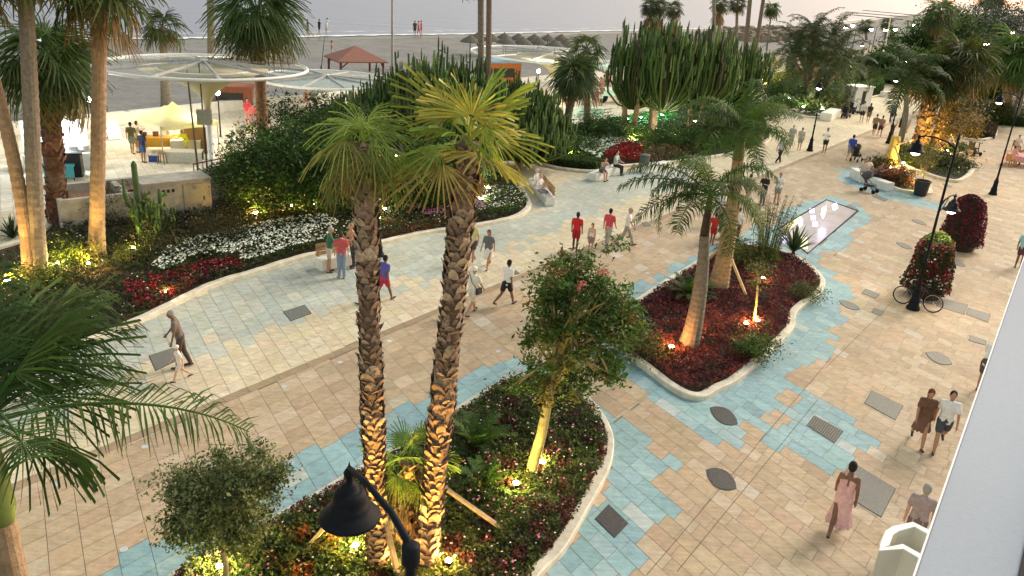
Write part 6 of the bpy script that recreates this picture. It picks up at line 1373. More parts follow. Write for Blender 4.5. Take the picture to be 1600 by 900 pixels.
MATS['sheet'] = glassy('canopy_sheet', (.75, .78, .78), .13); MATS['sheet2'] = glassy('teal_sheet', (.18, .28, .29), .72)
M_FUN = mat('membrane', (.70, .64, .48), .8, noise=.06, transl=.25)
t, g, zc = canopy(331, 257, 322, 104, 5.25, 'large round white ringed canopy on a white post in the plaza at left', (.62, .2, 3.0))
canopy(512, 178, 514, 124, 5.1, 'round canopy with teal sheet half hidden by the cactus thicket', None, MATS['sheet2'])
canopy(862, 148, 868, 86, 8.0, 'widest round canopy far behind the cactus bush, cream funnel below', (.62, .2, 1.6), None, nspoke=12)
canopy(945, 135, 925, 100, 4.6, 'dark sheeted round canopy behind the palm with the tan skirt', None, MATS['sheet2'])
# equipment on the first canopy post
g1 = P(331, 257); t = thing('camera_mast', 'thin dark mast with a pale equipment box before the round canopy', 'mast', P(324, 268)); gq = P(324, 268)
m_ = MB(); m_.tube([gq, gq + up * 5.6], [.05, .03], 8); m_.build('pole', M_DARK, t); m_ = MB(); m_.box(gq + Vector((.12, -.12, 2.9)), (.75, .3, .75), .3); m_.build('equipment_box', mat('beige_box', (.46, .45, .36), .7), t)
m_ = MB(); m_.box(gq + Vector((-.5, 0, 3.9)), (.4, .25, .2), .4); m_.box(gq + Vector((-.25, 0, 3.95)), (.4, .06, .06)); m_.build('security_camera', M_WHITEP, t)
gq = P(310, 272); m_ = MB(); m_.tube([gq, gq + Vector((-.15, 0, 5.3))], [.06, .04], 8); tag(m_.build('slim_mast', M_BARK), 'second dark slim mast just left of the one carrying the box', 'mast')

# ------------------------------------------------------------------ plaza market
g = P(276, 236); t = thing('market_tent', 'cream pointed fabric tent roof glowing warm beside the craft tables', 'tent', g, .9); rzt = .9
def rp(x, y, z): return (g.x + x * math.cos(rzt) - y * math.sin(rzt), g.y + x * math.sin(rzt) + y * math.cos(rzt), z)
m_ = MB(); S_ = 1.75; N_ = 10; vs = []; fs = []
zpk = UP(273, 158, g).z; zev = zpk * .66
for i in range(N_ + 1):
    for j in range(N_ + 1):
        u, v = -1 + 2 * i / N_, -1 + 2 * j / N_; r = max(abs(u), abs(v)); zz = zev + (zpk - zev) * (1 - r) ** 1.6 + .10 * (abs(u * v) - r * r) * .5; vs.append(rp(u * S_, v * S_, zz))
for i in range(N_):
    for j in range(N_): a_ = i * (N_ + 1) + j; fs.append((a_, a_ + N_ + 1, a_ + N_ + 2, a_ + 1))
m_.add(vs, fs); rim = [(-1, -1), (1, -1), (1, 1), (-1, 1)]
for k in range(4): a_, b_ = rim[k], rim[(k + 1) % 4]; m_.add([rp(a_[0] * S_, a_[1] * S_, zev - .03), rp(b_[0] * S_, b_[1] * S_, zev - .03), rp(b_[0] * S_, b_[1] * S_, zev - .28), rp(a_[0] * S_, a_[1] * S_, zev - .28)], [(0, 1, 2, 3)])
m_.build('roof', mat('cream_canvas', (.74, .70, .57), .85, noise=.08, transl=.3), t, True)
for a_ in rim: m_ = MB(); m_.bar(rp(a_[0] * S_ * .97, a_[1] * S_ * .97, 0), rp(a_[0] * S_ * .97, a_[1] * S_ * .97, zev), .05); m_.build('leg', mat('steel'), t)
point_light(t, rp(-.6, -.9, zev - .5), 110, (1, .88, .66), .15)
def table(px, py, L_, W_, h, rz, label, cloth, name='market_table', top_items=0, leg=True, drop=.5, group='market tables in the plaza'):
    g = P(px, py); t = thing(name, label, 'table', g, rz, group); c_, s_ = math.cos(rz), math.sin(rz); q = lambda x, y, z: Vector((g.x + x * c_ - y * s_, g.y + x * s_ + y * c_, z))
    m_ = MB(); m_.box(q(0, 0, h - .02), (L_, W_, .04), rz); m_.box(q(0, -W_ / 2 - .005, h - drop / 2 - .02), (L_, .02, drop), rz); m_.box(q(0, W_ / 2 + .005, h - drop / 2 - .02), (L_, .02, drop), rz); m_.build('tabletop', cloth, t)
    for a_, b_ in ((-1, -1), (1, -1), (1, 1), (-1, 1)): m_ = MB(); m_.bar(q(a_ * L_ * .47, b_ * W_ * .44, 0), q(a_ * L_ * .47, b_ * W_ * .44, h - .04), .04); m_.build('leg', M_DARK, t)
    return q
q = table(251, 236, 2.5, .9, .85, .35, 'craft table with a bright amber cloth', cmat((.62, .33, .05)))
rng = np.random.default_rng(5)
for k, (lb, col, sz) in enumerate([('dark woven basket at the left end of the amber craft table', (.05, .035, .025), .36), ('brown box in the middle of the amber craft table', (.13, .06, .03), .3), ('white folded print at the right end of the amber craft table', (.7, .68, .6), .42)]):
    c_ = q(-.8 + k * .62, .1, .85); m_ = MB()
    if k == 0: m_.lathe([(.12, 0), (.17, .16), (.18, .2), (.16, .2), (.11, .03)], tuple(c_), 12)
    elif k == 1: m_.box(c_ + up * .11, (sz, sz * .8, .22), .4); m_.box(c_ + up * .235, (sz * 1.06, sz * .86, .03), .4)
    else: m_.bar(c_ + Vector((-.2, 0, 0.02)), c_ + Vector((0, .05, .3)), .02, .4); m_.bar(c_ + Vector((0, .05, .3)), c_ + Vector((.2, .1, .02)), .02, .4)
    tag(m_.build(('basket', 'box', 'print')[k], cmat(col)), lb, ('basket', 'box', 'print')[k])
table(292, 240, 1.6, .8, .8, .3, 'pale cluttered craft table under the tent beside the person in yellow', cmat((.62, .58, .46)))
table(289, 252, 1.9, .9, .6, .25, 'low table under a white cloth nearest the stone planter', cmat((.66, .64, .56)), drop=.55)
def prop_box(px, py, w, d_, h, col, name, label, cat, lid=None, rz=.3):
    g = P(px, py); t = thing(name, label, cat, g, rz); m_ = MB(); m_.box(g + up * h / 2, (w, d_, h), rz); m_.build('body', cmat(col), t)
    if lid: m_ = MB(); m_.box(g + up * (h + .04), (w * 1.05, d_ * 1.05, .08), rz); m_.box(g + up * (h + .1), (w * .5, .04, .04), rz); m_.build('lid', cmat(lid), t)
prop_box(241, 252, .5, .35, .34, (.05, .10, .35), 'cool_box', 'blue cool box with white lid on the plaza floor', 'cool box', (.7, .7, .7))
g = P(254, 256); t = thing('wooden_stool', 'orange brown wooden stool near the blue cool box', 'stool', g)
m_ = MB(); m_.box(g + up * .6, (.36, .36, .04), .3); m_.build('seat', M_WOOD, t)
for a_ in (-1, 1):
    for b_ in (-1, 1): m_ = MB(); m_.bar(g + Vector((a_ * .19, b_ * .19, 0)), g + Vector((a_ * .13, b_ * .13, .58)), .035); m_.build('leg', M_WOOD, t)
g = P(309, 240); m_ = MB(); m_.box(g + up * .75, (1.3, .08, 1.5), .5); m_.box(g + Vector((.75, .4, .75)), (.08, .3, 1.5), .5); tag(m_.build('wooden_screen', cmat((.30, .18, .06))), 'brown wooden screen panel behind the pale canopy post', 'screen')
# bright white stall at the left
g = P(92, 262); t = thing('market_stall', 'bright white lit stall with pale stock seen between the left palms', 'market stall', g, .5); q = lambda x, y, z: (g.x + x * .878 - y * .479, g.y + x * .479 + y * .878, z)
m_ = MB(); m_.box(q(0, 0, .4), (3.0, 1.1, .8), .5); m_.build('counter', M_WHITEP, t); m_ = MB(); m_.box(q(0, .8, 1.2), (3.0, .1, 2.2), .5); m_.build('back_panel', M_WHITEP, t)
for k in range(5): m_ = MB(); m_.box(q(-1.2 + k * .6, .1, .95), (.42, .5, .3), .5 + k * .2); m_.build('stock_box', cmat([(.6, .68, .70), (.7, .7, .66), (.25, .5, .55), (.68, .66, .6), (.6, .6, .6)][k]), t)
m_ = MB(); m_.tube([q(-.6, .7, 2.2), q(.6, .7, 2.2)], .07, 8); m_.build('tube_lamp', mat('cool_tube', (1, 1, 1), .5, noise=0, emit=(.9, .97, 1), estr=30), t); point_light(t, q(0, .2, 2.1), 160, (.92, .97, 1), .2)
g = P(118, 275); t = thing('display_stand', 'black display stand with green foot beside the white stall', 'display stand', g, .3); m_ = MB(); m_.box(g + up * .55, (.75, .6, 1.1), .3); m_.build('body', M_DARK, t); m_ = MB(); m_.box(g + up * 1.2, (.9, .7, .06), .3); m_.build('top', M_DARK, t)
g = P(96, 278); table(96, 280, 1.3, .9, .7, .4, 'small table with turquoise cloth left of the black display stand', cmat((.10, .45, .50)))
g = P(172, 215); m_ = MB(); m_.add([(g.x - .5, g.y + .3, .9), (g.x + .1, g.y + .9, .95), (g.x + .9, g.y - .3, .12), (g.x + .4, g.y - .9, .1), (g.x - .5, g.y + .3, .82), (g.x + .1, g.y + .9, .87), (g.x + .9, g.y - .3, .04), (g.x + .4, g.y - .9, .02)], [(0, 1, 2, 3), (7, 6, 5, 4), (0, 4, 5, 1), (1, 5, 6, 2), (2, 6, 7, 3), (3, 7, 4, 0)]); tag(m_.build('leaning_board', cmat((.62, .68, .70))), 'pale board leaning behind the smooth tan trunk on the plaza', 'board')
# orange hut and blue roofed kiosk, gazebo
def hut(px, py, w, d_, h, rz, wall, roofc, label, name='beach_hut', flat_=True, over=.3):
    g = P(px, py); t = thing(name, label, 'hut', g, rz); m_ = MB(); m_.box(g + up * h / 2, (w, d_, h), rz); m_.build('wall', wall, t); m_ = MB(); m_.box(g + up * (h + .07), (w + over, d_ + over, .14), rz); m_.build('roof', roofc, t)
    m_ = MB(); c_, s_ = math.cos(rz), math.sin(rz)
    m_.box((g.x + s_ * (d_ / 2 + .01), g.y - c_ * (d_ / 2 + .01), h * .62), (w * .6, .03, h * .35), rz); m_.build('hatch', M_DARK, t)
    for k in range(5): pass
hut(362, 168, 3.2, 2.0, UP(362, 128, P(362, 160)).z, .25, M_REDWOOD, M_REDWOOD, 'reddish wooden hut behind the pale funnel of the left canopy')
hut(777, 136, 3.8, 2.6, 2.5, .5, cmat((.45, .14, .05)), cmat((.22, .42, .62)), 'small orange kiosk with a light blue roof right of the slim palm pair')
g = P(556, 116); t = thing('gazebo', 'open wooden beach gazebo with a reddish pyramid roof', 'gazebo', g, .5); ze = UP(553, 90, P(553, 114)).z; zp = ze + 1.3; hw = 2.4
cs4 = [(g.x + hw * 1.3 * math.cos(.5 + PI / 4 + k * PI / 2), g.y + hw * 1.3 * math.sin(.5 + PI / 4 + k * PI / 2)) for k in range(4)]
m_ = MB(); ov = [((c_[0] - g.x) * 1.18 + g.x, (c_[1] - g.y) * 1.18 + g.y, ze) for c_ in cs4]; m_.add(ov + [(g.x, g.y, zp)] + [(o[0], o[1], ze - .12) for o in ov], [(0, 1, 4), (1, 2, 4), (2, 3, 4), (3, 0, 4), (5, 6, 1, 0), (6, 7, 2, 1), (7, 8, 3, 2), (8, 5, 0, 3), (8, 7, 6, 5)]); m_.build('roof', mat('tile_red', (.27, .12, .09), .85, noise=.25, scale=8, bump=.4), t)
for k, c_ in enumerate(cs4):
    m_ = MB(); m_.bar((c_[0], c_[1], 0), (c_[0], c_[1], ze), .2); nx = cs4[(k + 1) % 4]; dv = Vector((nx[0] - c_[0], nx[1] - c_[1], 0)).normalized(); m_.bar((c_[0], c_[1], ze - .7), Vector((c_[0], c_[1], ze - .1)) + dv * .8, .1); m_.build('post', mat('gazebo_wood', (.16, .06, .045), .7), t)
# thatched sun umbrellas
for k, (x, y, lb) in enumerate([(735, 63, 'leftmost of the thatched parasols, left of the slim palm pair'), (768, 61, 'thatched parasol just right of the slim palm pair'), (788, 59, 'small thatched parasol of the back row, above the wide canopy'), (791, 65, 'thatched parasol of the front row left of centre'), (810, 60, 'thatched parasol of the back row, third from the slim palms'), (817, 66, 'broad thatched parasol of the front row near the canopy middle'), (835, 61, 'dark thatched parasol of the back row'), (841, 66, 'thatched parasol of the front row under the dark one'), (856, 61, 'thatched parasol of the back row with a clear pole'), (867, 70, 'lowest thatched parasol, nearest the camera'), (877, 61, 'rightmost thatched parasol of the back row'), (884, 70, 'rightmost thatched parasol beside the palm with the tan skirt'), (746, 59, 'faint thatched parasol between the slim palms and the leftmost one')]):
    c_ = P(x, y, 2.2); t = thing('thatched_parasol', lb, 'parasol', (c_.x, c_.y, 0), 0, 'thatched parasols on the beach'); m_ = MB(); m_.tube([(c_.x, c_.y, 0), (c_.x, c_.y, 2.7)], .07, 7); m_.build('pole', M_BARK, t)
    m_ = MB(); m_.lathe([(1.35, 1.95), (1.4, 2.0), (.95, 2.35), (.5, 2.62), (.12, 2.85), (.0001, 2.95)], (c_.x, c_.y, 0), 14); m_.build('thatch', M_THATCH, t)
# ------------------------------------------------------------------ rocks, groynes, far things
rng = np.random.default_rng(9); m_ = MB(); R0_ = [P(1096, 58), P(1130, 50), P(1215, 47), P(1290, 52), P(1215, 66), P(1105, 64)]; poly = [(p.x, p.y) for p in R0_]; X, Y = scatter(poly, 420, rng)
for x, y in zip(X, Y):
    s = .7 + 1.1 * rng.random(); pts = [(x + s * rng.normal() * .5, y + s * rng.normal() * .5, max(-.1, s * (.25 + .5 * rng.random()) * q_)) for q_ in (0, 0, 0, 0, 1, 1, 1, 1)]
    a = rng.random() * 6; r8 = [(x + s * math.cos(a + k * PI / 2) * (.9 + .2 * rng.random()), y + s * math.sin(a + k * PI / 2) * (.9 + .2 * rng.random()), -.1) for k in range(4)]; t8 = [(x + s * .6 * math.cos(a + .3 + k * PI / 2), y + s * .6 * math.sin(a + .3 + k * PI / 2), s * (.6 + .4 * rng.random())) for k in range(4)]
    m_.add(r8 + t8, [(4, 5, 6, 7), (0, 1, 5, 4), (1, 2, 6, 5), (2, 3, 7, 6), (3, 0, 4, 7)])
tag(m_.build('breakwater_rocks', mat('rock', (.24, .19, .15), .9, noise=.4, scale=.6, bump=.5, bscale=2)), 'long low heap of reddish grey rocks at the water line', 'rocks', kind='stuff')
for a_, b_, w in (((1322, 19), (1418, 27), 12), ((1350, 16.5), (1440, 25), 16), ((1335, 24), (1410, 31), 9)):
    p, q_ = P(*a_), P(*b_); m_ = MB(); c_ = (p + q_) / 2; m_.box((c_.x, c_.y, .1), ((q_ - p).length, w * .18, .5), math.atan2(q_.y - p.y, q_.x - p.x)); structure(m_.build('groyne', mat('groyne_rock', (.13, .12, .12), .9)))
def van(px, py, rz, label, L_=4.9, H_=2.1, W_=1.9, col=(.72, .72, .72)):
    g = P(px, py); t = thing('parked_van', label, 'van', g, rz, 'vehicles parked behind the palms'); prof = [(-L_ / 2, .35), (-L_ / 2, H_ * .95), (-L_ / 2 + .15, H_), (L_ * .18, H_), (L_ * .34, H_ * .62), (L_ / 2 - .05, H_ * .5), (L_ / 2, .35)]
    m_ = MB(); c_, s_ = math.cos(rz), math.sin(rz); T_ = lambda x, y, z: (g.x + x * c_ - y * s_, g.y + x * s_ + y * c_, z); k = len(prof); m_.add([T_(x, -W_ / 2, z) for x, z in prof] + [T_(x, W_ / 2, z) for x, z in prof], [tuple(range(k)), tuple(range(2 * k - 1, k - 1, -1))] + [(i, k + i, k + (i + 1) % k, (i + 1) % k) for i in range(k)]); o = m_.build('body', cmat(col), t)
    for sy in (-1, 1):
        m_ = MB(); yy = sy * (W_ / 2 + .01); m_.add([T_(L_ * .16, yy, H_ * .93), T_(L_ * .31, yy, H_ * .62), T_(-L_ * .05, yy, H_ * .62), T_(-L_ * .05, yy, H_ * .93)], [(0, 1, 2, 3)]); m_.build('window', M_DARK, t)
        for xx in (-L_ * .3, L_ * .3): m_ = MB(); m_.tube([T_(xx, sy * (W_ / 2 - .2), .34), T_(xx, sy * (W_ / 2 + .02), .34)], .34, 16); m_.build('wheel', M_BLACK, t)
    m_ = MB(); m_.add([T_(L_ * .19, -W_ * .44, H_ * .97), T_(L_ * .19, W_ * .44, H_ * .97), T_(L_ * .345, W_ * .46, H_ * .64), T_(L_ * .345, -W_ * .46, H_ * .64)], [(0, 1, 2, 3)]); m_.build('windscreen', M_DARK, t)
van(1552, 134, 2.6, 'white van seen between the trunks at the upper right'); van(1592, 138, 2.6, 'silver white car partly hidden by the right edge palm trunks', 4.4, 1.5, 1.8, (.5, .52, .55))
# white booth
g = P(1334, 170); t = thing('white_booth', 'white booth with a dark opening beside the date palm mound', 'booth', g, .55); m_ = MB(); m_.box(g + up * 1.1, (2.6, 1.7, 2.2), .55); m_.build('wall', M_WHITEP, t); m_ = MB(); m_.box(g + up * 2.28, (2.8, 1.9, .14), .55); m_.build('roof', M_WHITEP, t); m_ = MB(); m_.box((g.x + math.sin(.55) * .87, g.y - math.cos(.55) * .87, 1.2), (.5, .05, 1.4), .55); m_.build('opening', M_DARK, t)
# mobility scooters and pushchairs
def scooter(px, py, rz, label):
    g = P(px, py); t = thing('mobility_scooter', label, 'mobility scooter', g, rz, 'black mobility scooters'); c_, s_ = math.cos(rz), math.sin(rz); T_ = lambda x, y, z: Vector((g.x + x * c_ - y * s_, g.y + x * s_ + y * c_, z))
    m_ = MB(); m_.box(T_(0, 0, .22), (1.1, .5, .12), rz); m_.box(T_(-.35, 0, .38), (.4, .5, .22), rz); m_.tube([T_(.45, 0, .25), T_(.35, 0, .95)], .04, 8); m_.bar(T_(.33, -.25, .97), T_(.33, .25, .97), .04); m_.build('body', M_DARK, t)
    m_ = MB(); m_.box(T_(-.3, 0, .58), (.45, .48, .1), rz); m_.box(T_(-.55, 0, .85), (.1, .46, .5), rz); m_.build('seat', M_BLACK, t)
    for a_ in (-.42, .42):
        for b_ in (-.26, .26): m_ = MB(); m_.tube([T_(a_, b_ - .04, .14), T_(a_, b_ + .04, .14)], .14, 12); m_.build('wheel', M_BLACK, t)
scooter(1321, 184, .9, 'left black scooter parked before the white booth'); scooter(1336, 178, .2, 'right black scooter parked before the white booth'); scooter(1521, 243, .5, 'black scooter beside the tiny round shrub bed')
def pushchair(px, py, rz, label, col=(.03, .03, .035)):
    g = P(px, py); t = thing('pushchair', label, 'pushchair', g, rz, 'pushchairs on the promenade'); c_, s_ = math.cos(rz), math.sin(rz); T_ = lambda x, y, z: Vector((g.x + x * c_ - y * s_, g.y + x * s_ + y * c_, z))
    m_ = MB(); m_.add([T_(-.25, y, z) for y, z in ((-.2, .45), (.2, .45))] + [T_(.3, y, z) for y, z in ((-.2, .5), (.2, .5))] + [T_(-.38, y, z) for y, z in ((-.22, .95), (.22, .95))] + [T_(.35, -.18, .35), T_(.35, .18, .35)], [(0, 1, 3, 2), (0, 4, 5, 1), (2, 3, 7, 6)])
    m_.box(T_(0, 0, .42), (.6, .42, .12), rz); m_.build('seat', cmat(col), t)
    m_ = MB(); m_.tube([T_(-.42 + .38 * (1 - math.cos(a)), 0, .72 + .33 * math.sin(a)) for a in np.linspace(.3, 1.7, 6)], [.24, .25, .25, .24, .22, .18], 12, cap=True); m_.build('hood', cmat(col), t)
    m_ = MB()
    for s2 in (-.24, .24): m_.bar(T_(-.65, s2, 1.02), T_(.35, s2, .2), .03); m_.bar(T_(-.35, s2, .15), T_(.1, s2, .5), .03)
    m_.bar(T_(-.65, -.24, 1.02), T_(-.65, .24, 1.02), .035); m_.build('frame', M_BLACK, t)
    for a_ in (-.35, .38):
        for b_ in (-.26, .26): m_ = MB(); m_.tube([T_(a_, b_ - .02, .12), T_(a_, b_ + .02, .12)], .12, 12); m_.build('wheel', M_BLACK, t)
pushchair(1357, 300, -.8, 'grey pushchair parked before the people on the white blocks', (.07, .075, .08)); pushchair(1337, 252, .8, 'dark pushchair pushed by the person in bright blue')
# terrace with round table at the right edge
g = P(1592, 258); t = thing('terrace_table', 'round terrace table with a pink flowered cloth at the right edge', 'table', g); m_ = MB(); m_.lathe([(1.05, .35), (1.0, .6), (.95, .76), (.0001, .78)], tuple(g), 24); m_.build('tablecloth', cmat((.62, .30, .28)), t); m_ = MB(); m_.tube([g, g + up * .76], .06, 8); m_.build('leg', M_DARK, t)
# white trolley with wheels on the crowded terrace
g = P(958, 160); t = thing('display_trolley', 'white topped trolley with black wheels on the crowded terrace', 'trolley', g, .3); m_ = MB(); m_.box(g + up * .95, (3.2, 1.5, .5), .3); m_.box(g + up * 1.25, (3.4, 1.7, .08), .3); m_.build('body', M_WHITEP, t)
for k in (-1, 1): m_ = MB(); q_ = g + Vector((k * 1.1, -.75, .5)); m_.tube([q_, q_ + Vector((0, .12, 0))], .5, 18); m_.build('wheel', M_BLACK, t)

# ------------------------------------------------------------------ ledge of the camera's own building, and the balcony below
zl = 9.65; e1, e2 = P(1600, 405, zl), P(1430, 900, zl); d = (e1 - e2).normalized(); f1, f2 = P(1600, 790, zl), P(1578, 900, zl); df = (f1 - f2).normalized(); A_, B_ = e2 - d * .6, e1 + d * 6; n_ = Vector((d.y, -d.x, 0)); wdt = (f2 - e2).dot(n_)
t = thing('building_ledge', 'broad pale grey ledge of the building running up the right edge', 'ledge', A_, 0)
q4 = [(A_.x, A_.y), (B_.x, B_.y), (B_.x + n_.x * (wdt + .25), B_.y + n_.y * (wdt + .25)), (A_.x + n_.x * wdt, A_.y + n_.y * wdt)]
m_ = MB(); m_.prism(q4, zl - .14, zl); o = m_.build('slab', mat('ledge_paint', (.335, .37, .43), .8, noise=.05, scale=60, bump=.12, bscale=220, big=.13), t); bv = o.modifiers.new('b', 'BEVEL'); bv.width = .004; bv.segments = 2
m_ = MB(); m_.bar(A_ + up * -.005 - n_ * .0025, B_ + up * -.005 - n_ * .0025, .005, .022); m_.build('edge_trim', mat('bright_trim', (.75, .74, .76), .6, noise=.05), t)
m_ = MB(); G1, G2 = A_ + n_ * wdt, B_ + n_ * (wdt + .25); m_.bar(G1 + n_ * .012 + up * .004, G2 + n_ * .012 + up * .004, .03, .012); m_.build('dark_gap_strip', M_BLACK, t)  # black bar painted in for the dark recess before the window frame
m_ = MB(); m_.bar(G1 + n_ * .10 + up * .02, G2 + n_ * .10 + up * .02, .14, .06); m_.build('window_frame', M_WHITEP, t)
zb = 4.4; OUT = [(1373, 862), (1376, 848), (1383, 831), (1394, 824), (1426, 817), (1454, 831), (1560, 886), (1545, 940), (1438, 875), (1411, 859)]
po = [tuple(P(x, y, zb))[:2] for x, y in OUT]; pin = shrink(po, .10); gc = Vector((po[0][0], po[0][1], zb - .8)); t = thing('lower_balcony', 'white faceted balcony parapet jutting out below the ledge', 'balcony', gc)
m_ = MB(); k = len(po); vs = [(p[0], p[1], zb) for p in po] + [(p[0], p[1], zb) for p in pin] + [(p[0], p[1], zb - .34) for p in pin] + [(p[0] , p[1], zb - .42) for p in po]; lo = shrink(po, .12); vs += [(p[0], p[1], zb - .62) for p in lo]
fs = []
for i in range(k):
    j = (i + 1) % k; fs += [(i, j, k + j, k + i), (k + i, k + j, 2 * k + j, 2 * k + i), (j, i, 3 * k + i, 3 * k + j), (3 * k + j, 3 * k + i, 4 * k + i, 4 * k + j)]
fs += [tuple(2 * k + i for i in range(k)), tuple(4 * k + i for i in range(k - 1, -1, -1))]; m_.add(vs, fs); m_.build('parapet', mat('cream_render', (.66, .62, .52), .75, noise=.08, scale=4, bump=.2), t)
m_ = MB()
for i in range(k): a_, b_ = po[i], po[(i + 1) % k]; c_, d_ = pin[(i + 1) % k], pin[i]; m_.prism([a_, b_, c_, d_], zb + .002, zb + .018)
m_.build('coping', M_WHITEP, t)

# fill lamps added to brighten the plaza paving, no known source
for x, y, lb in ((150, 232, 'added fill globe on a short post behind the smooth tan trunk'), (345, 214, 'added fill globe on a short post right of the round canopy post'), (700, 190, 'added fill globe on a short post hidden behind the cactus thicket'), (838, 160, 'added fill globe on a short post left of the small leaning palm head')):
    g = P(x, y); t = thing('added_globe_lamp', lb, 'lamp', g, 0, 'added fill globes of the plaza'); m_ = MB(); m_.tube([g, g + up * 2.6], [.06, .04], 8); m_.build('post', M_DARK, t); m_ = MB(); ellipsoid_mb(m_, tuple(g + up * 2.75), .16, .16, .16); m_.build('globe', M_LANT, t, True); point_light(t, tuple(g + up * 3.1), 260, (1, .84, .55), .16)
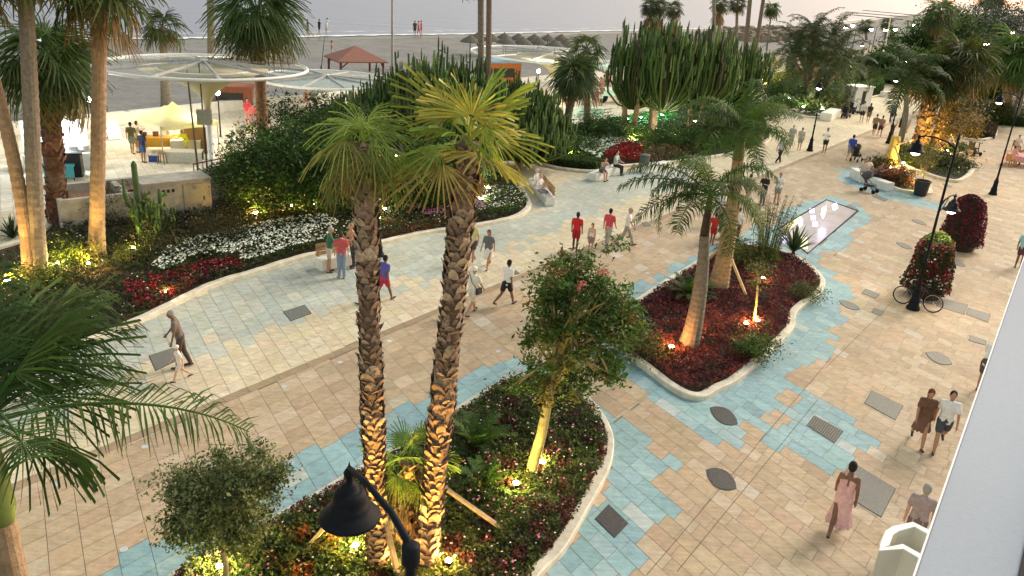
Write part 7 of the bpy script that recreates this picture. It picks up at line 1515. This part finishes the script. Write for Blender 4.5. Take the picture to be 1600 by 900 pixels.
# ------------------------------------------------------------------ people
TOWARD, AWAY = 234, 54      # headings along the promenade: towards the camera, away from it
W_ = (.74, .74, .76); BLK = (.018, .018, .022); NAVY = (.02, .03, .08); RED = (.50, .02, .025)
DEN = (.10, .15, .24); GRY = (.22, .22, .22); BEI = (.42, .34, .24)
def ppl(*rows):
    for r in rows: person(*r[:7], **(r[7] if len(r) > 7 else {}))
ppl(
 (286, 574, 200, 'lead', ('shirt', (.16, .12, .10)), ('trousers', (.07, .05, .045)), 'bald stooping man in plain brown clothes leading a small child on the pale path', dict(skin='brown', hair='grey', scale=1.0, shoes=(.08, .05, .04))),
 (283, 594, 215, 'walk_a', ('shirt', (.72, .66, .62)), ('shorts', (.66, .58, .54)), 'small child in white held by the stooping man in brown', dict(skin='fair', hair='blond', scale=.62, cap=(.75, .72, .68))),
 (515, 425, 20, 'hold', ('shirt', (.04, .14, .08)), ('shorts', (.5, .48, .42)), 'grey haired person in a green jacket at the left of the chatting group', dict(skin='tan', hair='grey')),
 (534, 434, 100, 'stand', ('shirt', (.48, .09, .10)), ('trousers', (.20, .27, .36)), 'person in a red floral shirt and blue jeans seen from behind in the chatting group', dict(skin='fair', hair='brown')),
 (552, 418, 215, 'hold', ('shirt', (.55, .30, .18)), ('trousers', (.05, .05, .06)), 'person in pale orange at the right of the chatting group, next to the shaggy trunk', dict(skin='fair', hair='blond', female=True)),
 (600, 470, 54, 'walk_b', ('shirt', (.10, .09, .35)), ('shorts', (.45, .03, .07)), 'walker in a violet blue shirt and red shorts just right of the left shaggy trunk', dict(skin='brown', hair='black', scale=.97)),
 (738, 410, TOWARD, 'step', ('shirt', (.62, .56, .30)), ('shorts', (.08, .08, .085)), 'man in a pale yellow tee holding hands with the woman in grey', dict(skin='tan', hair='grey', shoes=(.5, .5, .5))),
 (762, 419, 250, 'walk_a', ('shirt', (.13, .135, .15)), ('skirt', (.72, .70, .66)), 'long haired woman in a grey top and short white skirt', dict(skin='tan', hair='auburn', long_hair=True, female=True, scale=.93)),
 (737, 491, 60, 'walk_a', ('shirt', (.70, .68, .62)), ('shorts', (.55, .53, .50)), 'man in white cap and white tee with a dark shoulder strap, back to the camera', dict(skin='tan', cap=(.74, .73, .70), bag=(.03, .03, .03))),
 (790, 477, 50, 'walk_b', ('shirt', W_), ('shorts', BLK), 'man in white tee and black shorts walking away right of the second shaggy trunk', dict(skin='brown', hair='black', scale=.98)),
 (898, 392, 70, 'stand', ('shirt', RED), ('shorts', (.30, .01, .015)), 'person all in red standing left above the leafy tree crown', dict(skin='dark', hair='black', scale=.96)),
 (922, 395, 250, 'stand', ('vest', (.7, .66, .62)), ('shorts', (.3, .2, .2)), 'small girl with long auburn hair between the two people in red', dict(skin='fair', hair='auburn', long_hair=True, scale=.74, female=True)),
 (948, 386, 60, 'step', ('shirt', (.56, .07, .10)), ('trousers', (.40, .38, .35)), 'person in a pinkish red shirt with a white back print above the leafy tree crown', dict(skin='tan', hair='black', scale=.98)),
 (977, 383, 350, 'walk_a', ('shirt', W_), ('trousers', (.35, .33, .30)), 'bald man in a white shirt and beige trousers right of the group in red', dict(skin='tan', hair='grey')),
 (1112, 381, 65, 'step', ('shirt', RED), ('shorts', (.35, .015, .02)), 'child in a red football kit between the two ringed palms', dict(skin='brown', hair='black', scale=.82)),
 (1128, 372, 60, 'step', ('vest', (.04, .22, .17)), ('long_skirt', (.04, .20, .16)), 'woman in a long sea green dress between the two ringed palms', dict(skin='tan', hair='black', female=True, long_hair=True, scale=.98)),
 (1147, 378, 60, 'walk_b', ('shirt', W_), ('shorts', (.12, .02, .03)), 'person in white just right of the taller ringed trunk', dict(skin='tan', hair='brown', scale=.95)),
 (1120, 352, 234, 'stand', ('shirt', (.68, .68, .66)), ('shorts', GRY), 'person in white standing beyond the woman in the sea green dress', dict(skin='tan', hair='brown')),
 (1166, 318, 60, 'walk_a', ('shirt', (.05, .05, .05)), ('shorts', BEI), 'left one of three people seen through the reedy thicket top, in dark top', dict(hair='black', scale=.95)),
 (1190, 320, 234, 'hold', ('shirt', BLK), ('trousers', (.12, .12, .13)), 'middle one of three people above the reedy thicket, black shirt', dict(skin='tan', hair='black', scale=.97)),
 (1212, 318, 250, 'hold', ('shirt', W_), ('shorts', (.26, .25, .22)), 'right one of three people above the reedy thicket, white shirt and bag', dict(skin='tan', hair='auburn', scale=.97)),
 (1216, 255, 40, 'walk_a', ('shirt', (.45, .43, .44)), ('trousers', BLK), 'person in grey shirt and black trousers left of the grey couple', dict(skin='tan', hair='brown')),
 (1234, 232, 60, 'step', ('shirt', (.30, .30, .28)), ('shorts', (.3, .3, .28)), 'heavy set person in plain grey left of the dark lamp post', dict(skin='tan', hair='grey')),
 (1248, 235, 60, 'stand', ('shirt', (.33, .33, .29)), ('shorts', (.25, .26, .22)), 'slim person in olive grey right beside the dark lamp post', dict(skin='tan', hair='brown', scale=.95)),
 (1287, 239, 234, 'hold', ('shirt', (.76, .74, .68)), ('shorts', BLK), 'man in a loose white shirt and black shorts walking towards the camera', dict(skin='brown', hair='black', scale=1.05)),
 (1326, 252, 60, 'walk_b', ('shirt', (.03, .06, .35)), ('shorts', (.2, .2, .22)), 'person in bright blue pushing the dark pushchair', dict(skin='tan', hair='black', scale=1.08)),
 (1345, 191, 80, 'stand', ('shirt', (.40, .42, .40)), ('shorts', BLK), 'person in a light grey tee beside the woman in black', dict(skin='tan', hair='brown', scale=1.08)),
 (1355, 193, 60, 'step', ('shirt', BLK), ('shorts', (.15, .1, .08)), 'dark haired woman in a black top beside the light grey tee', dict(skin='tan', hair='black', long_hair=True, female=True, scale=1.05)),
 (1364, 212, 60, 'walk_a', ('shirt', (.20, .13, .10)), ('shorts', BLK), 'left one of the couple in matching brown shirts', dict(skin='tan', hair='black', scale=1.05)),
 (1373, 214, 60, 'walk_b', ('shirt', (.22, .13, .12)), ('shorts', BLK), 'right one of the couple in matching brown shirts', dict(skin='tan', hair='black', scale=1.03)),
 (1392, 213, 54, 'stand', ('shirt', W_), ('trousers', BLK), 'person in a white shirt and long black trousers left of the pale slim palm', dict(skin='tan', hair='brown', scale=1.08)),
 (1391, 192, 54, 'step', ('shirt', (.06, .08, .16)), ('trousers', BLK), 'man in a dark blue shirt behind the white shirt and black trousers', dict(skin='tan', hair='black', scale=1.1)),
 (1416, 207, 30, 'stoop', ('shirt', (.6, .52, .46)), ('shorts', (.5, .46, .42)), 'person in pale beige bending right of the pale slim palm', dict(skin='fair', hair='blond', scale=1.08)),
 (1456, 188, 54, 'step', ('shirt', (.30, .50, .45)), ('shorts', GRY), 'person in a mint green top between the fat shaggy trunks', dict(skin='tan', hair='brown', scale=1.08)),
 (1590, 418, 250, 'stand', ('shirt', (.28, .50, .54)), ('shorts', (.10, .04, .05)), 'dark haired person in a light aqua tee and dark shorts at the right edge', dict(skin='brown', hair='black', scale=1.0)),
 (1530, 612, 40, 'stoop', ('shirt', W_), ('shorts', (.10, .07, .08)), 'man in a white tee half hidden by the ledge, leaning over', dict(skin='tan', hair='black', scale=1.02)),
 (1432, 694, 250, 'walk_a', ('shirt', (.15, .075, .05)), ('skirt', (.17, .085, .06)), 'person in brown with long brown hair walking arm in arm, seen from above', dict(skin='tan', hair='auburn', long_hair=True, female=True, scale=.97)),
 (1464, 702, 245, 'walk_b', ('shirt', W_), ('shorts', (.06, .07, .09)), 'black haired man in a white tee walking arm in arm with the person in brown', dict(skin='tan', hair='black', scale=1.02)),
 (1306, 832, 60, 'walk_b', ('vest', (.68, .40, .40)), ('long_skirt', (.68, .42, .41)), 'woman in a long pale pink sleeveless dress, black hair tied up', dict(skin='brown', hair='black', female=True, scale=1.03)),
 (1418, 868, 60, 'step', ('shirt', (.38, .30, .30)), ('shorts', (.20, .13, .12)), 'balding person in a washed pink white striped shirt beyond the lower balcony', dict(skin='fair', hair='grey', scale=1.0)),
)
# seated people: the pixel is the ground under the seat, facing out of the bench
ppl(
 (841, 313, -25, 'sit', ('shirt', (.62, .60, .58)), ('trousers', GRY), 'elderly person in a white shirt on the near half of the corner bench', dict(hair='grey', skin='fair')),
 (836, 304, -25, 'sit', ('shirt', (.55, .52, .50)), ('trousers', (.4, .38, .35)), 'elderly person on the far half of the corner bench', dict(hair='grey', skin='fair')),
 (939, 280, -62, 'sit_fwd', ('vest', (.25, .20, .17)), ('shorts', (.09, .10, .10)), 'person bending forward at the left end of the bench before the red flowers', dict(hair='brown', skin='fair', long_hair=True)),
 (960, 272, -30, 'sit', ('shirt', (.45, .55, .50)), ('trousers', BLK), 'person in black trousers raising a phone on the bench before the red flowers', dict(hair='black', skin='fair')),
 (1345, 283, -120, 'sit', ('shirt', (.55, .45, .40)), ('shorts', GRY), 'left seated person of the group by the grey pushchair', dict(hair='black', skin='tan')),
 (1352, 281, -60, 'sit', ('shirt', (.62, .60, .56)), ('trousers', (.3, .25, .22)), 'middle seated person in white of the group by the grey pushchair', dict(hair='black', skin='tan')),
 (1364, 286, -40, 'sit_fwd', ('shirt', (.2, .1, .08)), ('trousers', BLK), 'right seated person in brown of the group by the grey pushchair', dict(hair='brown', skin='tan')),
)
for x in ((1350, 285, 'white block seat under the person in white by the grey pushchair'), (1366, 289, 'white block seat under the person in brown by the grey pushchair')):
    g = P(x[0], x[1]); m_ = MB(); m_.box(g + up * .22, (.6, .5, .44), .5); tag(m_.build('stone_block', M_WHITE), x[2], 'seat')
# plaza, market and beach
ppl(
 (208, 240, 100, 'step', ('shirt', (.13, .12, .05)), ('shorts', (.22, .24, .16)), 'person in an olive top at the far left of the craft tables', dict(hair='black')),
 (216, 238, 60, 'hold', ('shirt', (.66, .60, .46)), ('trousers', (.6, .55, .42)), 'person in cream clothes under the left corner of the cream tent', dict(hair='black')),
 (225, 254, 80, 'stand', ('shirt', (.03, .04, .09)), ('shorts', (.06, .10, .22)), 'boy in navy tee and blue shorts before the amber craft table', dict(hair='black', scale=.98)),
 (293, 244, 250, 'stoop', ('shirt', (.78, .78, .02)), ('shorts', (.5, .45, .1)), 'person in a bright yellow top behind the pale craft table', dict(hair='blond', scale=.9)),
 (165, 216, 150, 'stoop', ('shirt', (.14, .10, .08)), ('shorts', (.5, .5, .5)), 'person bending over the pale board on the plaza', dict(hair='brown')),
 (388, 197, 300, 'stand', ('shirt', (.48, .04, .07)), ('trousers', (.5, .25, .25)), 'woman in a red top and pink trousers right of the left round canopy', dict(hair='black', long_hair=True, female=True, scale=1.06)),
 (396, 202, 120, 'stand', ('shirt', (.42, .10, .10)), ('trousers', (.3, .2, .2)), 'person in dull red behind the slim red brown palm trunk', dict(hair='brown')),
 (419, 205, 30, 'walk_a', ('shirt', (.12, .09, .08)), ('shorts', (.06, .05, .05)), 'person in dark clothes walking just right of the slim red brown palm trunk', dict(hair='black', scale=1.05)),
 (479, 168, -60, 'sit', ('vest', (.55, .30, .25)), ('shorts', (.45, .25, .2)), 'left one of the couple sitting on the low seawall', dict(skin='fair', hair='blond', scale=1.05)),
 (489, 167, -50, 'sit', ('shirt', (.30, .32, .30)), ('trousers', BLK), 'right one of the couple sitting on the low seawall, grey top', dict(hair='grey', scale=1.05)),
 (374, 224, -40, 'sit', ('shirt', (.60, .60, .52)), ('shorts', (.6, .55, .45)), 'left one of the pair sitting on the pale block near the canopy', dict(hair='blond')),
 (392, 224, -40, 'sit', ('shirt', (.60, .64, .30)), ('shorts', (.6, .6, .5)), 'right one of the pair sitting on the pale block near the canopy', dict(hair='grey')),
 (519, 94, 200, 'stand', ('vest', (.3, .2, .15)), ('shorts', (.5, .5, .5)), 'lone bather standing on the sand left of the gazebo', dict(hair='black', scale=1.25)),
 (413, 88, 0, 'sit', ('shirt', BLK), ('shorts', BLK), 'left dark figure sitting on the sand behind the round canopy', dict(hair='black', scale=1.2)),
 (423, 88, 0, 'sit', ('shirt', (.1, .1, .12)), ('shorts', W_), 'right dark figure with white shorts on the sand behind the round canopy', dict(hair='black', scale=1.2)),
)
SEA = [(481, 56, (.03, .03, .03), 'left dark figure at the waterline left of the bare mast'), (499, 55, (.02, .02, .02), 'dark figure standing in the shallows left of the bare mast'), (510, 52, (.65, .65, .65), 'pale figure leaning over in the shallows'), (648, 56, (.08, .06, .06), 'darker left one of three bathers right of the bare mast'), (654, 56, (.50, .14, .10), 'middle one of three bathers right of the bare mast, in red'), (658, 55.5, (.50, .16, .12), 'right one of three bathers right of the bare mast'), (214, 59, (.08, .07, .08), 'swimmer by the small lone palm, further from it'), (207, 60, (.3, .2, .18), 'small swimmer left of the small lone palm'), (973, 49, (.1, .1, .1), 'tiny figure at the water left of the skirted palms'), (1075, 48, (.05, .05, .05), 'tiny dark figure on the sand right of the skirted palms')]
for i, (x, y, c, lb) in enumerate(SEA):
    person(x, y, 40 * i, ['stand', 'step', 'stoop', 'stand', 'step'][i % 5], ('shirt', c), ('shorts', c), lb, skin='tan', hair='black', scale=1.35, group='bathers along the waterline', shoes=None)
CRW = [(936, 152), (941, 148), (947, 150), (951, 144), (957, 149), (962, 146), (938, 165), (972, 158), (944, 141), (980, 150), (866, 128), (875, 150), (930, 172), (969, 170)]
cc = [(.55, .22, .22), (.60, .35, .32), (.04, .03, .04), (.62, .2, .22), (.5, .4, .36), (.6, .6, .6), (.35, .12, .12), (.2, .3, .36), (.55, .5, .48), (.5, .55, .6), (.02, .02, .02), (.6, .6, .6), (.4, .08, .08), (.3, .34, .4)]
cn = ['salmon', 'pale pink', 'black', 'coral', 'beige', 'white', 'dark red', 'dusty blue', 'cream', 'pale blue', 'all black', 'plain white', 'brick red', 'slate blue']
wh = ['at the left end of the crowd', 'second from the left behind the trolley', 'in the middle of the crowd', 'just right of the one in black', 'behind the right half of the trolley', 'at the back right of the trolley', 'in front of the trolley at left', 'at the right end of the trolley', 'at the very back of the crowd', 'by the first tall cactus stem', 'beneath the wide round canopy', 'left of the small leaning palm head', 'lowest at left beside the dark rail', 'in front of the trolley at right']
for i, (x, y) in enumerate(CRW): person(x, y, 50 * i, ['stand', 'step', 'hold', 'walk_a'][i % 4], ('shirt', cc[i]), ('shorts', cc[(i + 5) % 14]), 'terrace visitor in %s, %s' % (cn[i], wh[i]), hair=['black', 'brown', 'blond'][i % 3], scale=1.1, group='crowd on the terrace by the trolley')
FAR = [(1372, 92), (1378, 95), (1384, 91), (1390, 95), (1395, 90), (1401, 94), (1406, 91), (1411, 95), (1380, 88), (1398, 87), (1408, 87)]
fn = ['leftmost', 'second from left', 'third from left', 'fourth from left', 'middle', 'sixth from left', 'seventh from left', 'rightmost front', 'left back', 'middle back', 'rightmost back']
for i, (x, y) in enumerate(FAR): person(x, y, 70 * i, ['stand', 'step', 'walk_b'][i % 3], ('shirt', [(.6, .4, .36), (.62, .58, .55), (.1, .1, .12), (.5, .3, .3)][i % 4]), ('shorts', [(.1, .1, .1), (.5, .5, .5), (.2, .2, .3)][i % 3]), '%s tiny figure of the far crowd below the flagpole' % fn[i], hair='black', scale=1.3, group='far crowd below the flagpole')
ppl(
 (1389, 158, -60, 'sit_fwd', ('shirt', (.55, .35, .28)), ('shorts', (.4, .3, .25)), 'person seated on the far white stone block', dict(hair='brown', scale=1.15)),
 (1405, 155, 200, 'stoop', ('shirt', (.25, .15, .12)), ('shorts', (.3, .2, .2)), 'person bending beside the far white stone block', dict(hair='brown', scale=1.15)),
 (1428, 150, 60, 'walk_a', ('shirt', (.12, .12, .14)), ('shorts', BLK), 'dark figure walking away at the end of the pale path', dict(hair='black', scale=1.15)),
 (1446, 168, 60, 'step', ('shirt', (.25, .12, .10)), ('trousers', BLK), 'person in dark red behind the left fat shaggy trunk', dict(hair='black', scale=1.12)),
 (1478, 160, 54, 'stand', ('shirt', (.5, .5, .55)), ('trousers', (.1, .1, .12)), 'pale figure behind the right fat shaggy trunk', dict(hair='black', scale=1.12)),
 (1578, 258, 20, 'sit', ('shirt', (.60, .32, .30)), ('shorts', (.6, .4, .4)), 'left guest in pink at the round terrace table', dict(hair='black')),
 (1586, 238, -90, 'sit', ('shirt', (.66, .60, .56)), ('shorts', (.5, .3, .3)), 'guest in white behind the round terrace table', dict(hair='black')),
 (1602, 246, 180, 'sit', ('shirt', (.60, .42, .30)), ('shorts', (.5, .3, .3)), 'guest at the far right of the round terrace table', dict(hair='brown')),
)
g = P(383, 228); m_ = MB(); m_.box(g + up * .22, (1.9, .7, .44), .6); tag(m_.build('stone_block', M_WHITE), 'long pale block seat with two people near the left round canopy', 'seat')
for x, y, rz, lb in ((1577, 260, .35, 'terrace chair under the guest in pink'), (1586, 236, 0, 'terrace chair under the guest in white'), (1604, 247, 0, 'terrace chair at the far right of the round table')):
    g = P(x, y); m_ = MB(); m_.box(g + up * .41, (.45, .45, .05), rz); m_.box(g + Vector((-.2, .0, .65)), (.05, .42, .45), rz)
    for a_ in (-.2, .2):
        for b_ in (-.2, .2): m_.bar(g + Vector((a_, b_, 0)), g + Vector((a_, b_, .41)), .04)
    tag(m_.build('terrace_chair', M_WOOD), lb, 'chair', 'chairs round the terrace table')
g = P(1389, 162); m_ = MB(); m_.box(g + up * .22, (.7, .6, .44), .5); tag(m_.build('stone_block', M_WHITE), 'low white seat under the person by the far hedge', 'seat')
